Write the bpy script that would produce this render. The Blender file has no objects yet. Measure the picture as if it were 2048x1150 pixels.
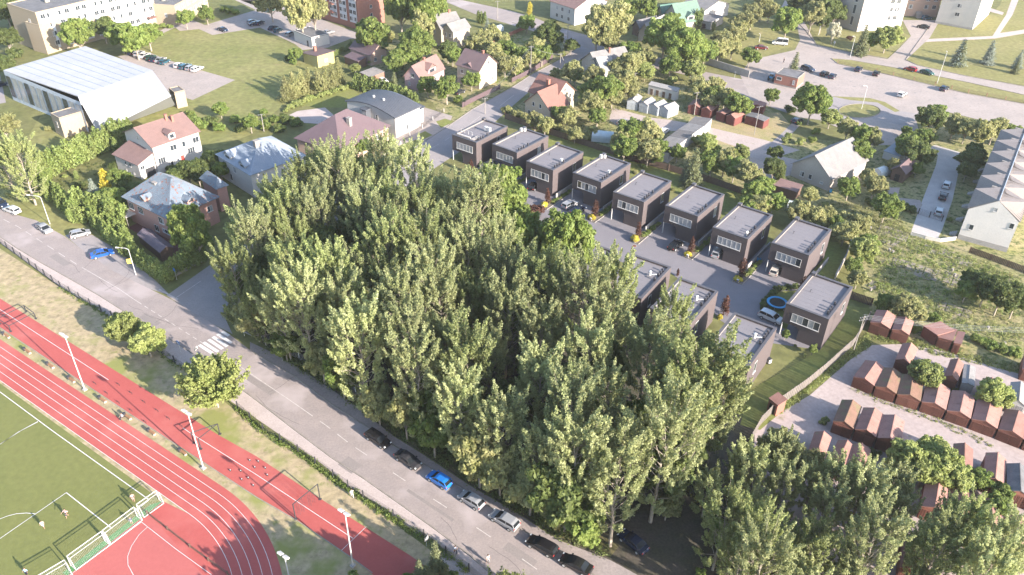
import bpy, bmesh, math, random
import numpy as np
from mathutils import Vector, Matrix, Euler
random.seed(7); rng = np.random.default_rng(7)
C = bpy.context.scene.collection
R = math.radians
# ------------------------------------------------------------------ camera
F_PX, PITCH, ROLL, CAM_H = 1631.04, 0.60310274, 0.01898155, 93.0
_fw = np.array([0, math.cos(PITCH), -math.sin(PITCH)])
_rt = np.array([1.0, 0, 0]); _up = np.cross(_rt, _fw)
_R = math.cos(ROLL) * _rt + math.sin(ROLL) * _up
_U = -math.sin(ROLL) * _rt + math.cos(ROLL) * _up
cam_d = bpy.data.cameras.new('camera'); cam = bpy.data.objects.new('camera', cam_d); C.objects.link(cam)
cam_d.sensor_width = 36; cam_d.lens = 36 * F_PX / 2048; cam_d.clip_start = 1; cam_d.clip_end = 3000
m = Matrix.Identity(4)
for i, ax in enumerate((_R, _U, -_fw)):
    for j in range(3): m[j][i] = ax[j]
m[2][3] = CAM_H; cam.matrix_world = m
bpy.context.scene.camera = cam
# ------------------------------------------------------------------ light
SUN_EL, SHADOW_AZ = R(20.5), R(139.85)          # direction the shadows fall, from +x towards +y
world = bpy.data.worlds.new('World'); bpy.context.scene.world = world; world.use_nodes = True
nt = world.node_tree; bg = nt.nodes['Background']; sky = nt.nodes.new('ShaderNodeTexSky')
sky.sky_type = 'NISHITA'; sky.sun_disc = False; sky.sun_elevation = SUN_EL
sky.sun_rotation = math.pi / 2 - (SHADOW_AZ + math.pi)
sky.air_density = 1.0; sky.dust_density = 1.0; sky.ozone_density = 1.5
nt.links.new(sky.outputs[0], bg.inputs[0]); bg.inputs[1].default_value = 0.14
sd = bpy.data.lights.new('sun', 'SUN'); sd.energy = 5.0; sd.angle = R(0.5); sd.color = (1, 0.90, 0.79)
sun = bpy.data.objects.new('sun', sd); C.objects.link(sun)
ld = Vector((math.cos(SHADOW_AZ) * math.cos(SUN_EL), math.sin(SHADOW_AZ) * math.cos(SUN_EL), -math.sin(SUN_EL)))
sun.rotation_euler = ld.to_track_quat('-Z', 'Y').to_euler(); sun.location = (0, 0, 150)
vs = bpy.context.scene.view_settings
vs.view_transform = 'Standard'; vs.look = 'None'; vs.gamma = 1.0; vs.use_curve_mapping = False; vs.exposure = 1.85
# ------------------------------------------------------------------ surveying: photo pixel -> place on the level z
def P(px, py, z=0.0):
    d = _fw * F_PX + _R * (px - 1024) + _U * (575 - py); t = (z - CAM_H) / d[2]
    return Vector((t * d[0], t * d[1], z))
def hs(top, ground):                              # height of a point standing above a known ground point
    G = P(*ground).to_2d()
    return min(np.arange(0.3, 30, .05), key=lambda z: (P(*top, z).to_2d() - G).length)
def Q(X):
    d = np.array(X, float) - [0, 0, CAM_H]; zc = d @ _fw
    return 1024 + F_PX * (d @ _R) / zc, 575 - F_PX * (d @ _U) / zc
def scale_at(px, py, z=0):                        # metres per photo pixel there
    v = P(px, py, z) - Vector((0, 0, CAM_H)); return float(np.dot(np.array(v), _fw)) / F_PX
# ------------------------------------------------------------------ materials
MATS = {}
def mat(name, col, rough=.8, col2=None, scale=1.0, amt=.5, bump=0.0, bscale=None, metal=0.0, spec=.3, world_co=False, detail=4.0,
        extra=None, rand=0.0, alpha=1.0, thresh=None):
    if name in MATS: return MATS[name]
    M = bpy.data.materials.new(name); M.use_nodes = True; t = M.node_tree; N = t.nodes; L = t.links
    b = N['Principled BSDF']; b.inputs['Roughness'].default_value = rough; b.inputs['Metallic'].default_value = metal
    b.inputs['Specular IOR Level'].default_value = spec; b.inputs['Alpha'].default_value = alpha
    if world_co: co = N.new('ShaderNodeNewGeometry').outputs['Position']
    else: co = N.new('ShaderNodeTexCoord').outputs['Object']
    c2 = col2 or tuple(x * .75 for x in col)
    def noise(s, dt=detail, w=0):
        n = N.new('ShaderNodeTexNoise'); n.inputs['Scale'].default_value = s; n.inputs['Detail'].default_value = dt
        n.inputs['Roughness'].default_value = .62; L.new(co, n.inputs['Vector']); return n.outputs['Fac']
    def ramp(fac, lo, hi):
        r = N.new('ShaderNodeMapRange'); r.inputs[1].default_value = lo; r.inputs[2].default_value = hi; L.new(fac, r.inputs[0]); return r.outputs[0]
    def mix(f, a, bb, mode='MIX'):
        x = N.new('ShaderNodeMix'); x.data_type = 'RGBA'; x.blend_type = mode
        for s, v in ((0, f), (6, a), (7, bb)):
            if hasattr(v, 'is_output'): L.new(v, x.inputs[s])
            elif s == 0: x.inputs[0].default_value = v
            else: x.inputs[s].default_value = (*v, 1)
        return x.outputs[2]
    lo, hi = thresh or (.3, .7)
    f = ramp(noise(scale), lo, hi)
    f2 = ramp(noise(scale * 9.3), .25, .75)
    out = mix(f, col, c2)
    mm = N.new('ShaderNodeMapRange'); L.new(f2, mm.inputs[0]); mm.inputs[3].default_value = 1 - .5 * amt; mm.inputs[4].default_value = 1 + .3 * amt
    out = mix(1.0, out, mm.outputs[0], 'MULTIPLY')
    if extra:                                     # (colour, scale, lo, hi)
        for ec, es, elo, ehi in extra:
            out = mix(ramp(noise(es), elo, ehi), out, ec)
    if rand:
        oi = N.new('ShaderNodeObjectInfo'); rr = N.new('ShaderNodeMapRange'); L.new(oi.outputs['Random'], rr.inputs[0])
        rr.inputs[3].default_value = 1 - rand; rr.inputs[4].default_value = 1 + rand
        out = mix(1.0, out, rr.outputs[0], 'MULTIPLY')
    L.new(out, b.inputs['Base Color'])
    if bump:
        bn = N.new('ShaderNodeBump'); bn.inputs['Strength'].default_value = bump; bn.inputs['Distance'].default_value = .05
        L.new(noise(bscale or scale * 12), bn.inputs['Height']); L.new(bn.outputs[0], b.inputs['Normal'])
    MATS[name] = M; M['base'] = 1
    return M
def leafmat(name, col, col2, transl=.5, rand=.18):
    if name in MATS: return MATS[name]
    M = bpy.data.materials.new(name); M.use_nodes = True; t = M.node_tree; N = t.nodes; L = t.links
    b = N['Principled BSDF']; b.inputs['Roughness'].default_value = .55; b.inputs['Specular IOR Level'].default_value = .25
    g = N.new('ShaderNodeNewGeometry'); n = N.new('ShaderNodeTexNoise'); n.inputs['Scale'].default_value = .45; n.inputs['Detail'].default_value = 3
    L.new(g.outputs['Position'], n.inputs['Vector'])
    oi = N.new('ShaderNodeObjectInfo')
    mr = N.new('ShaderNodeMapRange'); mr.inputs[1].default_value = .35; mr.inputs[2].default_value = .65; L.new(n.outputs['Fac'], mr.inputs[0])
    x = N.new('ShaderNodeMix'); x.data_type = 'RGBA'; x.inputs[6].default_value = (*col, 1); x.inputs[7].default_value = (*col2, 1); L.new(mr.outputs[0], x.inputs[0])
    ad = N.new('ShaderNodeMath'); ad.operation = 'ADD'; L.new(oi.outputs['Random'], ad.inputs[0]); L.new(g.outputs['Random Per Island'], ad.inputs[1])
    rr = N.new('ShaderNodeMapRange'); rr.inputs[2].default_value = 2; rr.inputs[3].default_value = 1 - rand * 2; rr.inputs[4].default_value = 1 + rand * 2; L.new(ad.outputs[0], rr.inputs[0])
    y = N.new('ShaderNodeMix'); y.data_type = 'RGBA'; y.blend_type = 'MULTIPLY'; y.inputs[0].default_value = 1
    L.new(x.outputs[2], y.inputs[6]); L.new(rr.outputs[0], y.inputs[7]); L.new(y.outputs[2], b.inputs['Base Color'])
    tr = N.new('ShaderNodeBsdfTranslucent'); L.new(y.outputs[2], tr.inputs['Color'])
    mx = N.new('ShaderNodeMixShader'); mx.inputs[0].default_value = transl; L.new(b.outputs[0], mx.inputs[1]); L.new(tr.outputs[0], mx.inputs[2])
    L.new(mx.outputs[0], N['Material Output'].inputs[0]); MATS[name] = M
    return M
# ------------------------------------------------------------------ mesh building
class MB:
    def __init__(s): s.v = []; s.f = []; s.m = []
    def face(s, pts, mi=0):
        n = len(s.v); s.v += [tuple(p) for p in pts]; s.f.append(tuple(range(n, n + len(pts)))); s.m.append(mi); return s
    def box(s, x0, x1, y0, y1, z0, z1, mi=0, M=None):
        n = len(s.v); p = [Vector((x, y, z)) for z in (z0, z1) for y in (y0, y1) for x in (x0, x1)]
        if M is not None: p = [M @ q for q in p]
        s.v += [tuple(q) for q in p]
        for q in ((0, 2, 3, 1), (4, 5, 7, 6), (0, 1, 5, 4), (2, 6, 7, 3), (0, 4, 6, 2), (1, 3, 7, 5)): s.f.append(tuple(n + i for i in q)); s.m.append(mi)
        return s
    def prism(s, poly, z0, z1, mi=0, cap=True):
        n = len(s.v); k = len(poly)
        a = sum(poly[i][0] * poly[(i + 1) % k][1] - poly[(i + 1) % k][0] * poly[i][1] for i in range(k))
        if a < 0: poly = poly[::-1]
        s.v += [(p[0], p[1], z0) for p in poly] + [(p[0], p[1], z1) for p in poly]
        for i in range(k): j = (i + 1) % k; s.f.append((n + i, n + j, n + k + j, n + k + i)); s.m.append(mi)
        if cap: s.f.append(tuple(n + k + i for i in range(k))); s.m.append(mi); s.f.append(tuple(n + i for i in range(k - 1, -1, -1))); s.m.append(mi)
        return s
    def tube(s, p0, p1, r0, r1=None, n=6, mi=0, cap=True):
        r1 = r0 if r1 is None else r1; p0 = Vector(p0); p1 = Vector(p1); d = p1 - p0
        if d.length < 1e-6: return s
        d.normalize(); a = d.orthogonal().normalized(); b = d.cross(a); k = len(s.v)
        for p, r in ((p0, r0), (p1, r1)):
            for i in range(n): t = 2 * math.pi * i / n; s.v.append(tuple(p + a * (r * math.cos(t)) + b * (r * math.sin(t))))
        for i in range(n): j = (i + 1) % n; s.f.append((k + i, k + j, k + n + j, k + n + i)); s.m.append(mi)
        if cap: s.f.append(tuple(k + n + i for i in range(n))); s.m.append(mi); s.f.append(tuple(k + i for i in range(n - 1, -1, -1))); s.m.append(mi)
        return s
    def slab(s, quad, th, mi=0):                  # sheet of 3+ points with thickness downwards
        k = len(quad); n = len(s.v); q = [Vector(p) for p in quad]
        nn = (q[1] - q[0]).cross(q[2] - q[0]); 
        if nn.z < 0: q = q[::-1]
        s.v += [tuple(p) for p in q] + [tuple(p - Vector((0, 0, th))) for p in q]
        s.f.append(tuple(n + i for i in range(k))); s.m.append(mi); s.f.append(tuple(n + k + i for i in range(k - 1, -1, -1))); s.m.append(mi)
        for i in range(k): j = (i + 1) % k; s.f.append((n + j, n + i, n + k + i, n + k + j)); s.m.append(mi)
        return s
    def mesh(s, name, mats):
        me = bpy.data.meshes.new(name); me.from_pydata(s.v, [], s.f)
        mats = mats if isinstance(mats, (list, tuple)) else [mats]
        for x in mats: me.materials.append(x)
        if len(mats) > 1: me.polygons.foreach_set('material_index', s.m)
        me.update(); return me
    def build(s, name, mats, parent=None, kind=None, smooth=False):
        me = s.mesh(name, mats)
        if smooth: me.polygons.foreach_set('use_smooth', [True] * len(me.polygons))
        return link(name, me, parent, kind)
def link(name, me, parent=None, kind=None):
    o = bpy.data.objects.new(name, me); C.objects.link(o)
    if parent is not None: o.parent = parent; CH.setdefault(parent.name, []).append(o)
    if kind: o['kind'] = kind
    return o
CH = {}
def tag(o, label, cat, group=None, kind=None):
    o['label'] = label; o['category'] = cat
    if group: o['group'] = group
    if kind: o['kind'] = kind
    return o
def thing(name, label, cat, loc=(0, 0, 0), rz=0.0, group=None):
    o = bpy.data.objects.new(name, None); C.objects.link(o); o.empty_display_size = .3
    o.location = loc; o.rotation_euler = (0, 0, rz); return tag(o, label, cat, group)
def copy_tree(o, parent=None):
    c = o.copy(); C.objects.link(c)
    if parent is not None: c.parent = parent; CH.setdefault(parent.name, []).append(c)
    for k in CH.get(o.name, []): copy_tree(k, c)
    return c
def struct(name, pts, z, m, kind='structure'):    # level sheet from photo pixels or world points
    w = [P(*p, z) if not isinstance(p, Vector) else Vector((p.x, p.y, z)) for p in pts]
    a = sum(w[i].x * w[(i + 1) % len(w)].y - w[(i + 1) % len(w)].x * w[i].y for i in range(len(w)))
    if a < 0: w = w[::-1]
    me = bpy.data.meshes.new(name); me.from_pydata([tuple(x) for x in w], [], [tuple(range(len(w)))]); me.materials.append(m); me.update()
    return link(name, me, None, kind)
def strip_mb(mb, pts, width, z0, z1=None, mi=0, side=0.0):  # ribbon along a polyline of world points; raised when z1 given
    pts = [Vector((p[0], p[1])) for p in pts]
    L_, R_ = [], []
    for i, p in enumerate(pts):
        d = (pts[min(i + 1, len(pts) - 1)] - pts[max(i - 1, 0)]).normalized(); n = Vector((-d.y, d.x))
        L_.append(p + n * (width / 2 + side)); R_.append(p - n * (width / 2 - side))
    for i in range(len(pts) - 1):
        q = [R_[i], R_[i + 1], L_[i + 1], L_[i]]
        if z1 is None: mb.face([(a.x, a.y, z0) for a in q], mi)
        else: mb.prism([(a.x, a.y) for a in q], z0, z1, mi)
    return mb
def PX(pts, z=0): return [P(*p, z) for p in pts]
def dense(pts, step):
    out = []
    for a, b in zip(pts[:-1], pts[1:]):
        n = max(1, int((b - a).length / step))
        out += [a.lerp(b, i / n) for i in range(n)]
    return out + [pts[-1]]
# ================================================================== palette
asph = mat('asphalt_grey', (.275, .232, .215), .9, (.228, .195, .185), .35, .35, .25, 6, world_co=True, extra=[((.32, .275, .265), .06, .52, .62), ((.2, .18, .18), 1.1, .72, .8)])
asph2 = mat('asphalt_street', (.275, .245, .24), .9, (.235, .212, .21), .3, .35, .25, 6, world_co=True, extra=[((.24, .21, .20), .08, .55, .65)])
pave_pale = mat('footpath_pale', (.41, .345, .32), .95, (.34, .285, .265), .4, .4, .3, 5, world_co=True, extra=[((.2, .19, .13), .9, .66, .74)])
dirtm = mat('packed_dirt', (.38, .315, .285), .95, (.32, .265, .24), .22, .4, .4, 4, world_co=True, extra=[((.17, .17, .10), .5, .62, .72)])
conc_lot = mat('old_concrete', (.325, .275, .25), .9, (.265, .228, .21), .15, .35, .3, 5, world_co=True, extra=[((.2, .18, .175), .45, .62, .68)])
paver = mat('block_paving', (.18, .166, .178), .85, (.16, .15, .16), .5, .3, .2, 9, world_co=True)
grass_mid = mat('grass_mixed', (.115, .125, .035), .95, (.17, .155, .06), .12, .9, .8, 5, world_co=True, extra=[((.07, .085, .022), .35, .5, .7)])
grass_dry = mat('grass_dry', (.29, .235, .13), .95, (.385, .30, .205), .09, .9, .8, 5, world_co=True, extra=[((.19, .195, .06), .09, .49, .62), ((.17, .175, .06), .6, .56, .72)])
grass_field = mat('grass_meadow', (.145, .155, .045), .95, (.21, .195, .075), .06, .8, .8, 5, world_co=True, extra=[((.20, .165, .075), .25, .62, .72)])
grass_lawn = mat('grass_lawn', (.15, .17, .042), .95, (.165, .165, .05), .15, .6, .6, 6, world_co=True)
grass_pale = mat('grass_sunburnt', (.21, .19, .075), .95, (.17, .165, .055), .08, .7, .7, 5, world_co=True, extra=[((.28, .23, .12), .3, .62, .75)])
soil_dark = mat('leaf_litter', (.085, .068, .058), 1, (.05, .05, .028), .3, .8, .8, 4, world_co=True)
soil = mat('garden_soil', (.13, .095, .07), 1, (.09, .08, .045), .4, .8, .8, 4, world_co=True)
garden = mat('garden_weeds', (.185, .19, .062), 1, (.29, .245, .14), .2, .9, .9, 3, world_co=True, extra=[((.055, .075, .02), .7, .5, .62)])
redtrack = mat('tartan_red', (.345, .080, .070), .85, (.31, .069, .061), .3, .18, .2, 12, world_co=True, extra=[((.365, .105, .092), .07, .5, .65), ((.30, .085, .075), .9, .66, .78)])
redcourt = mat('tartan_court', (.35, .098, .088), .85, (.325, .088, .08), .2, .15, .2, 12, world_co=True)
turf = mat('artificial_turf', (.125, .135, .04), .9, (.14, .145, .045), .12, .3, .5, 9, world_co=True)
turf2 = mat('artificial_turf_dark', (.075, .125, .03), .9, (.085, .14, .035), .12, .3, .5, 9, world_co=True)
whitep = mat('white_paint', (.58, .56, .54), .7, (.46, .44, .43), 2.5, .15, world_co=True)
roadp = mat('road_paint_worn', (.50, .46, .43), .8, (.34, .30, .28), 1.5, .5, world_co=True)
kerbm = mat('kerb_concrete', (.27, .235, .21), .9, (.17, .155, .13), .6, .4, world_co=True)
# ================================================================== ground
bigm = mat('ground_far', (.11, .12, .035), .95, (.16, .15, .06), .05, .8, .8, 3, world_co=True)
struct('ground', [Vector((-900, -300, 0)), Vector((1100, -300, 0)), Vector((1100, 1500, 0)), Vector((-900, 1500, 0))], -.02, bigm)
LO = [(-60, 434), (0, 474), (33, 496), (83, 526), (140, 558), (198, 591), (250, 624), (376, 701), (512, 800), (592, 862), (662, 915), (727, 957), (788, 1000), (868, 1057), (938, 1110), (985, 1150), (1120, 1250)]
UP = [(-60, 386), (0, 417), (38, 431), (73, 441), (130, 473), (160, 496), (225, 541), (296, 576), (345, 600), (450, 662), (512, 709), (587, 751), (667, 811), (737, 856), (775, 885), (845, 927), (903, 962), (963, 1002), (1044, 1060), (1117, 1105), (1184, 1147), (1330, 1250)]
z = 0
def S(n, pts, zz, m): return struct(n, pts, zz, m)
# grasses and dirt
S('meadow', [(330, 60), (440, 40), (600, 95), (600, 108), (640, 150), (700, 165), (560, 215), (500, 270), (420, 300), (360, 262), (200, 285), (60, 330), (40, 300), (100, 200), (380, 180), (470, 160), (235, 112), (300, 75)], .004, grass_field)
S('meadow', [(-80, 330), (0, 340), (60, 352), (160, 440), (330, 560), (296, 576), (225, 541), (160, 496), (100, 455), (38, 431), (-80, 380)], .004, grass_field)
S('dry_grass', [(-120, 430), (0, 497), (125, 578), (225, 640), (376, 745), (520, 860), (597, 912), (667, 965), (760, 1025), (860, 1100), (960, 1190), (1000, 1260), (500, 1260), (-200, 1260), (-400, 800)], .004, grass_dry)
S('wood_floor', [(500, 668), (617, 751), (712, 814), (787, 870), (845, 905), (938, 968), (1024, 1018), (1117, 1078), (1220, 1122), (1340, 1190), (1500, 1260), (2048, 1260), (2048, 1100), (1600, 960), (1480, 830), (1350, 700), (1180, 620), (1050, 520), (960, 430), (870, 400), (800, 330), (640, 400), (470, 560)], .004, soil_dark)
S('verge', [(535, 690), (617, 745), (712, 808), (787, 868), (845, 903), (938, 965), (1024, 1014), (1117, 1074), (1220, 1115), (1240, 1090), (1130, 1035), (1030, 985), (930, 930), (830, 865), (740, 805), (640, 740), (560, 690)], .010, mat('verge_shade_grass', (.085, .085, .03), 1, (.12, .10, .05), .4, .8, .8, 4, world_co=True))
S('gardens', [(1000, 235), (1164, 286), (1262, 318), (1415, 361), (1500, 390), (1640, 455), (1700, 500), (1740, 620), (1735, 640), (1990, 760), (2200, 800), (2300, 500), (2048, 430), (2048, 300), (1900, 235), (1840, 270), (1750, 290), (1540, 270), (1560, 225), (1480, 200), (1380, 165), (1300, 130), (1180, 110), (1050, 200)], .004, garden)
S('gardens', [(870, 100), (1000, 60), (1100, 85), (1150, 100), (1060, 150), (1000, 185), (900, 255), (860, 200), (830, 195), (760, 150), (700, 90), (800, 80)], .005, garden)
S('dry_yard', [(1380, 235), (1440, 225), (1560, 225), (1590, 260), (1540, 300), (1500, 320), (1460, 290), (1400, 285), (1370, 262)], .008, mat('dry_yard_earth', (.33, .25, .15), 1, (.24, .22, .09), .25, .7, .6, 4, world_co=True))
S('dirt_track', [(1225, 215), (1300, 235), (1340, 240), (1400, 250), (1450, 262), (1530, 280), (1600, 300), (1560, 312), (1480, 296), (1420, 275), (1360, 262), (1300, 262), (1240, 256), (1218, 240)], .012, dirtm)
S('dirt_track', [(1590, 240), (1560, 270), (1525, 300), (1545, 305), (1580, 272), (1605, 245)], .014, asph2)
S('dirt_track', [(1500, 300), (1560, 312), (1640, 330), (1760, 350), (1740, 362), (1600, 345), (1536, 362), (1500, 330)], .010, dirtm)
S('lawn', [(1095, 262), (1164, 288), (1262, 320), (1337, 340), (1415, 363), (1490, 388), (1520, 470), (1500, 500), (1400, 400), (1230, 340), (1040, 270)], .012, grass_lawn)
S('lawn', [(1560, 470), (1700, 488), (1668, 560), (1600, 560)], .012, grass_lawn)
S('lawn', [(1745, 618), (1700, 700), (1640, 760), (1520, 860), (1480, 850), (1500, 780), (1640, 700), (1690, 610)], .014, grass_lawn)
S('lawn', [(600, 200), (700, 172), (720, 190), (700, 215), (640, 215), (575, 208)], .012, grass_lawn)
S('lawn', [(480, 0), (640, 0), (620, 12), (520, 15)], .012, grass_field)
S('school_lawn', [(1536, 40), (1620, 70), (1600, 95), (1570, 95), (1536, 110), (1480, 145), (1420, 120), (1480, 60), (1500, 30)], .008, grass_pale)
S('school_lawn', [(1620, 55), (1680, 60), (1730, 70), (1800, 62), (1822, 72), (1775, 116), (1700, 105), (1650, 92)], .008, grass_pale)
S('school_lawn', [(1868, 48), (1945, 60), (2000, 10), (2010, -30), (2300, -30), (2300, 190), (2048, 170), (1936, 152), (1836, 130), (1812, 118), (1850, 80)], .008, grass_pale)
S('path', [(2030, -20), (2012, 30), (1985, 72), (1855, 78), (1850, 84), (1990, 77), (2100, 58), (2100, 52), (2000, 66), (2025, 30), (2045, -20)], .014, pave_pale)
S('path', [(1968, 20), (2005, 30), (2008, 25), (1975, 14)], .015, pave_pale)
S('path', [(312, 73), (350, 55), (380, 45), (372, 40), (340, 50), (306, 70)], .010, conc_lot)
# hard surfaces
S('car_park', [(235, 112), (300, 105), (330, 118), (400, 140), (470, 160), (385, 200), (340, 185), (300, 150)], .012, conc_lot)
S('car_park', [(330, 40), (372, 35), (410, 50), (512, 20), (470, 0), (440, -30), (520, -40), (560, 5), (660, 45), (740, 75), (700, 78), (655, 95), (690, 92), (605, 100), (590, 88), (520, 55), (425, 70), (398, 58), (360, 62)], .012, conc_lot)
S('road', [(-20, 130), (0, 150), (12, 205), (-40, 215)], .012, asph2)
S('road', [(853, -25), (883, 0), (950, 28), (1024, 50), (1087, 68), (1154, 95), (1240, 125), (1300, 135), (1330, 140), (1372, 150), (1400, 160), (1445, 180), (1515, 205), (1600, 235), (1620, 210), (1536, 175), (1492, 160), (1407, 143), (1372, 135), (1240, 85), (1182, 73), (1112, 53), (1074, 37), (1024, 22), (923, 0), (900, -20)], .012, asph)
S('street', [(333, 591), (420, 530), (560, 445), (700, 365), (845, 285), (893, 255), (943, 220), (1024, 175), (1062, 150), (1119, 120), (1149, 100), (1162, 92), (1185, 100), (1165, 118), (1099, 148), (1024, 213), (940, 290), (780, 395), (640, 475), (480, 575), (455, 610), (452, 640), (465, 668), (400, 634)], .013, asph2)
S('school_yard', [(1480, 150), (1500, 120), (1545, 110), (1590, 100), (1600, 80), (1594, 50), (1560, 20), (1570, 0), (1600, 30), (1612, 50), (1634, 90), (1700, 105), (1775, 118), (1800, 95), (1822, 72), (1805, 40), (1880, 40), (1860, 75), (1812, 120), (1836, 130), (1936, 152), (2048, 172), (2300, 200), (2300, 330), (2048, 280), (1960, 240), (1860, 215), (1830, 230), (1840, 270), (1800, 290), (1740, 290), (1700, 265), (1640, 240), (1600, 235), (1536, 205), (1500, 195), (1490, 170)], .016, conc_lot)
S('verge_island', [(1662, 117), (1700, 120), (1786, 135), (1936, 165), (2048, 190), (2300, 235), (2300, 255), (2048, 208), (1936, 188), (1786, 152), (1676, 128)], .024, grass_pale)
el = [(1719 + 42 * math.cos(t), 222 + 14 * math.sin(t)) for t in np.linspace(0, 2 * math.pi, 28, endpoint=False)]
S('grass_island', el, .04, grass_pale)
S('road', [(1655, 190), (1700, 198), (1760, 205), (1800, 222), (1840, 228), (1820, 255), (1740, 235), (1670, 240), (1640, 215)], .020, asph2)
S('verge_island', [(1661, 192), (1740, 196), (1770, 204), (1800, 222), (1790, 224), (1755, 205), (1700, 200)], .030, grass_pale)
S('drive', [(1870, 290), (1922, 305), (1918, 340), (1905, 400), (1884, 460), (1875, 478), (1820, 470), (1845, 400), (1872, 330), (1876, 310), (1855, 295)], .014, mat('pale_slabs', (.42, .385, .37), .9, (.35, .325, .31), .4, .3, .3, 6, world_co=True))
S('patio', [(1758, 375), (1800, 375), (1795, 395), (1840, 400), (1845, 410), (1835, 425), (1790, 398), (1757, 390)], .018, conc_lot)
S('drive', [(930, 310), (960, 345), (1010, 400), (1060, 440), (1110, 470), (1180, 500), (1260, 530), (1340, 545), (1400, 590), (1440, 640), (1500, 680), (1640, 700), (1660, 690), (1600, 560), (1550, 500), (1440, 440), (1340, 405), (1250, 370), (1180, 345), (1090, 310), (1010, 290), (960, 300)], .010, paver)
S('drive', [(770, 235), (800, 222), (850, 215), (905, 232), (895, 255), (850, 285), (800, 292), (780, 280)], .010, conc_lot)
S('lawn', [(872, 243), (890, 237), (908, 243), (882, 256)], .016, grass_lawn)
S('lawn', [(838, 268), (850, 262), (865, 270), (845, 280)], .016, grass_lawn)
S('lawn', [(765, 318), (800, 290), (835, 278), (845, 286), (800, 308), (775, 330)], .016, grass_lawn)
S('drive', [(595, 222), (650, 215), (670, 232), (640, 248), (600, 245), (578, 230)], .012, pave_pale)
S('garage_yard', [(1510, 860), (1545, 835), (1620, 790), (1700, 720), (1745, 690), (1800, 688), (1880, 700), (1990, 735), (2200, 790), (2400, 1260), (1700, 1260), (1560, 1150), (1500, 1050)], .012, mat('garage_yard_dirt', (.37, .305, .285), .95, (.31, .255, .24), .16, .4, .4, 4, world_co=True, extra=[((.17, .165, .09), .33, .62, .72)]))
S('footpath', [(-60, 434)] + LO + [(1000, 1250), (900, 1150), (862, 1090), (762, 1012), (702, 975), (640, 925), (549, 862), (476, 812), (376, 745), (225, 636), (122, 574), (0, 486), (-60, 446)][0:], .006, pave_pale)
S('footpath', [(500, 684), (560, 712), (617, 748), (712, 812), (787, 872), (845, 908), (938, 970), (1024, 1020), (1117, 1080), (1220, 1120), (1340, 1185), (1420, 1260), (1330, 1250), (1184, 1147), (1044, 1060), (963, 1002), (845, 927), (737, 856), (667, 811), (587, 751), (500, 700)], .016, mat('footpath_asphalt', (.29, .245, .23), .9, (.23, .2, .19), .3, .5, .3, 5, world_co=True))
S('road', LO + UP[::-1], .018, asph)
S('parking_bay', [(130, 471), (160, 462), (185, 470), (230, 497), (310, 560), (340, 590), (300, 578), (225, 541), (160, 496)], .020, asph2)
# worn tyre tracks and kerbs
mb = MB()
strip_mb(mb, dense(PX(LO), 4), .16, 0.0, .12); strip_mb(mb, dense(PX([q for q in UP if q[0] > 460]), 4), .16, 0.0, .13)
strip_mb(mb, dense(PX([(845, 285), (893, 255), (943, 220), (1024, 175), (1062, 150), (1119, 120), (1149, 100)]), 4), .16, 0, .12)
strip_mb(mb, dense(PX([(1024, 45), (1087, 65), (1154, 93)]), 4), .16, 0, .12)
strip_mb(mb, dense(PX([(1595, 45), (1612, 62), (1634, 90), (1700, 105), (1775, 117)]), 4), .2, 0, .15)
strip_mb(mb, dense(PX([(1863, 48), (1811, 120), (1836, 131), (1936, 153), (2048, 173), (2300, 200)]), 4), .2, 0, .15)
strip_mb(mb, dense(PX([(1662, 117), (1700, 120), (1786, 135), (1936, 165), (2048, 190), (2300, 235)]), 4), .2, 0, .15)
strip_mb(mb, dense(PX([(1662, 117), (1676, 128), (1786, 152), (1936, 188), (2048, 208), (2300, 255)]), 4), .2, 0, .15)
strip_mb(mb, PX(el + el[:1]), .2, 0, .15)
strip_mb(mb, dense(PX([(452, 640), (455, 610), (480, 575), (640, 475), (780, 395)]), 4), .16, 0, .12)
mb.build('kerb', kerbm, None, 'structure')
# road markings
mb = MB()
def dash(a, b, w=.13, zz=.026, m=None): strip_mb(m or mb, [P(*a), P(*b)], w, zz)
CL = [(-60, 405), (37, 454), (73, 477), (113, 503), (157, 531), (235, 576), (270, 600), (400, 683), (440, 706), (585, 804), (655, 853), (700, 888), (820, 968), (905, 1023), (990, 1080), (1090, 1150), (1200, 1230)]
cp = PX(CL); cum = [0]
for a, b in zip(cp[:-1], cp[1:]): cum.append(cum[-1] + (b - a).length)
def cl_at(s):
    for i in range(len(cp) - 1):
        if s <= cum[i + 1]: return cp[i].lerp(cp[i + 1], (s - cum[i]) / (cum[i + 1] - cum[i]))
    return cp[-1]
def cl_s(px):
    t = P(*px); return min(np.arange(0, cum[-1], .25), key=lambda s: (cl_at(s) - t).length)
s1, s2, s3, s4 = cl_s((150, 528)), cl_s((270, 600)), cl_s((440, 706)), cl_s((590, 808))
s = 0
while s < cum[-1] - 3:
    if s1 < s < s2 - 1 or s3 <= s < s4: e = s + 2.2; step = 2.2
    elif s2 <= s < s3:
        if s > cl_s((405, 686)): s += 1; continue
        e = s + 1.2; step = 2.2
    elif s < s1: e = s + 2.6; step = 4.6
    else: e = s + 2.6; step = 8.2 if s > s4 + 12 else 4.4
    pts = [cl_at(x) for x in np.linspace(s, e, 3)]; strip_mb(mb, pts, .13, .026); s += step
dash((350, 597), (402, 562)); 
for i in range(6):
    t = i / 5; a = Vector((318, 579)).lerp(Vector((350, 596)), t); strip_mb(mb, [P(a.x, a.y), P(a.x + 6, a.y + 3)], .35, .026)
dash((890, 281), (899, 275)); dash((1000, 212), (1028, 190)); dash((1040, 184), (1055, 175)); dash((940, 248), (960, 233)); dash((860, 298), (878, 288))
mb.build('road_marking', roadp, None, 'structure')
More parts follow.
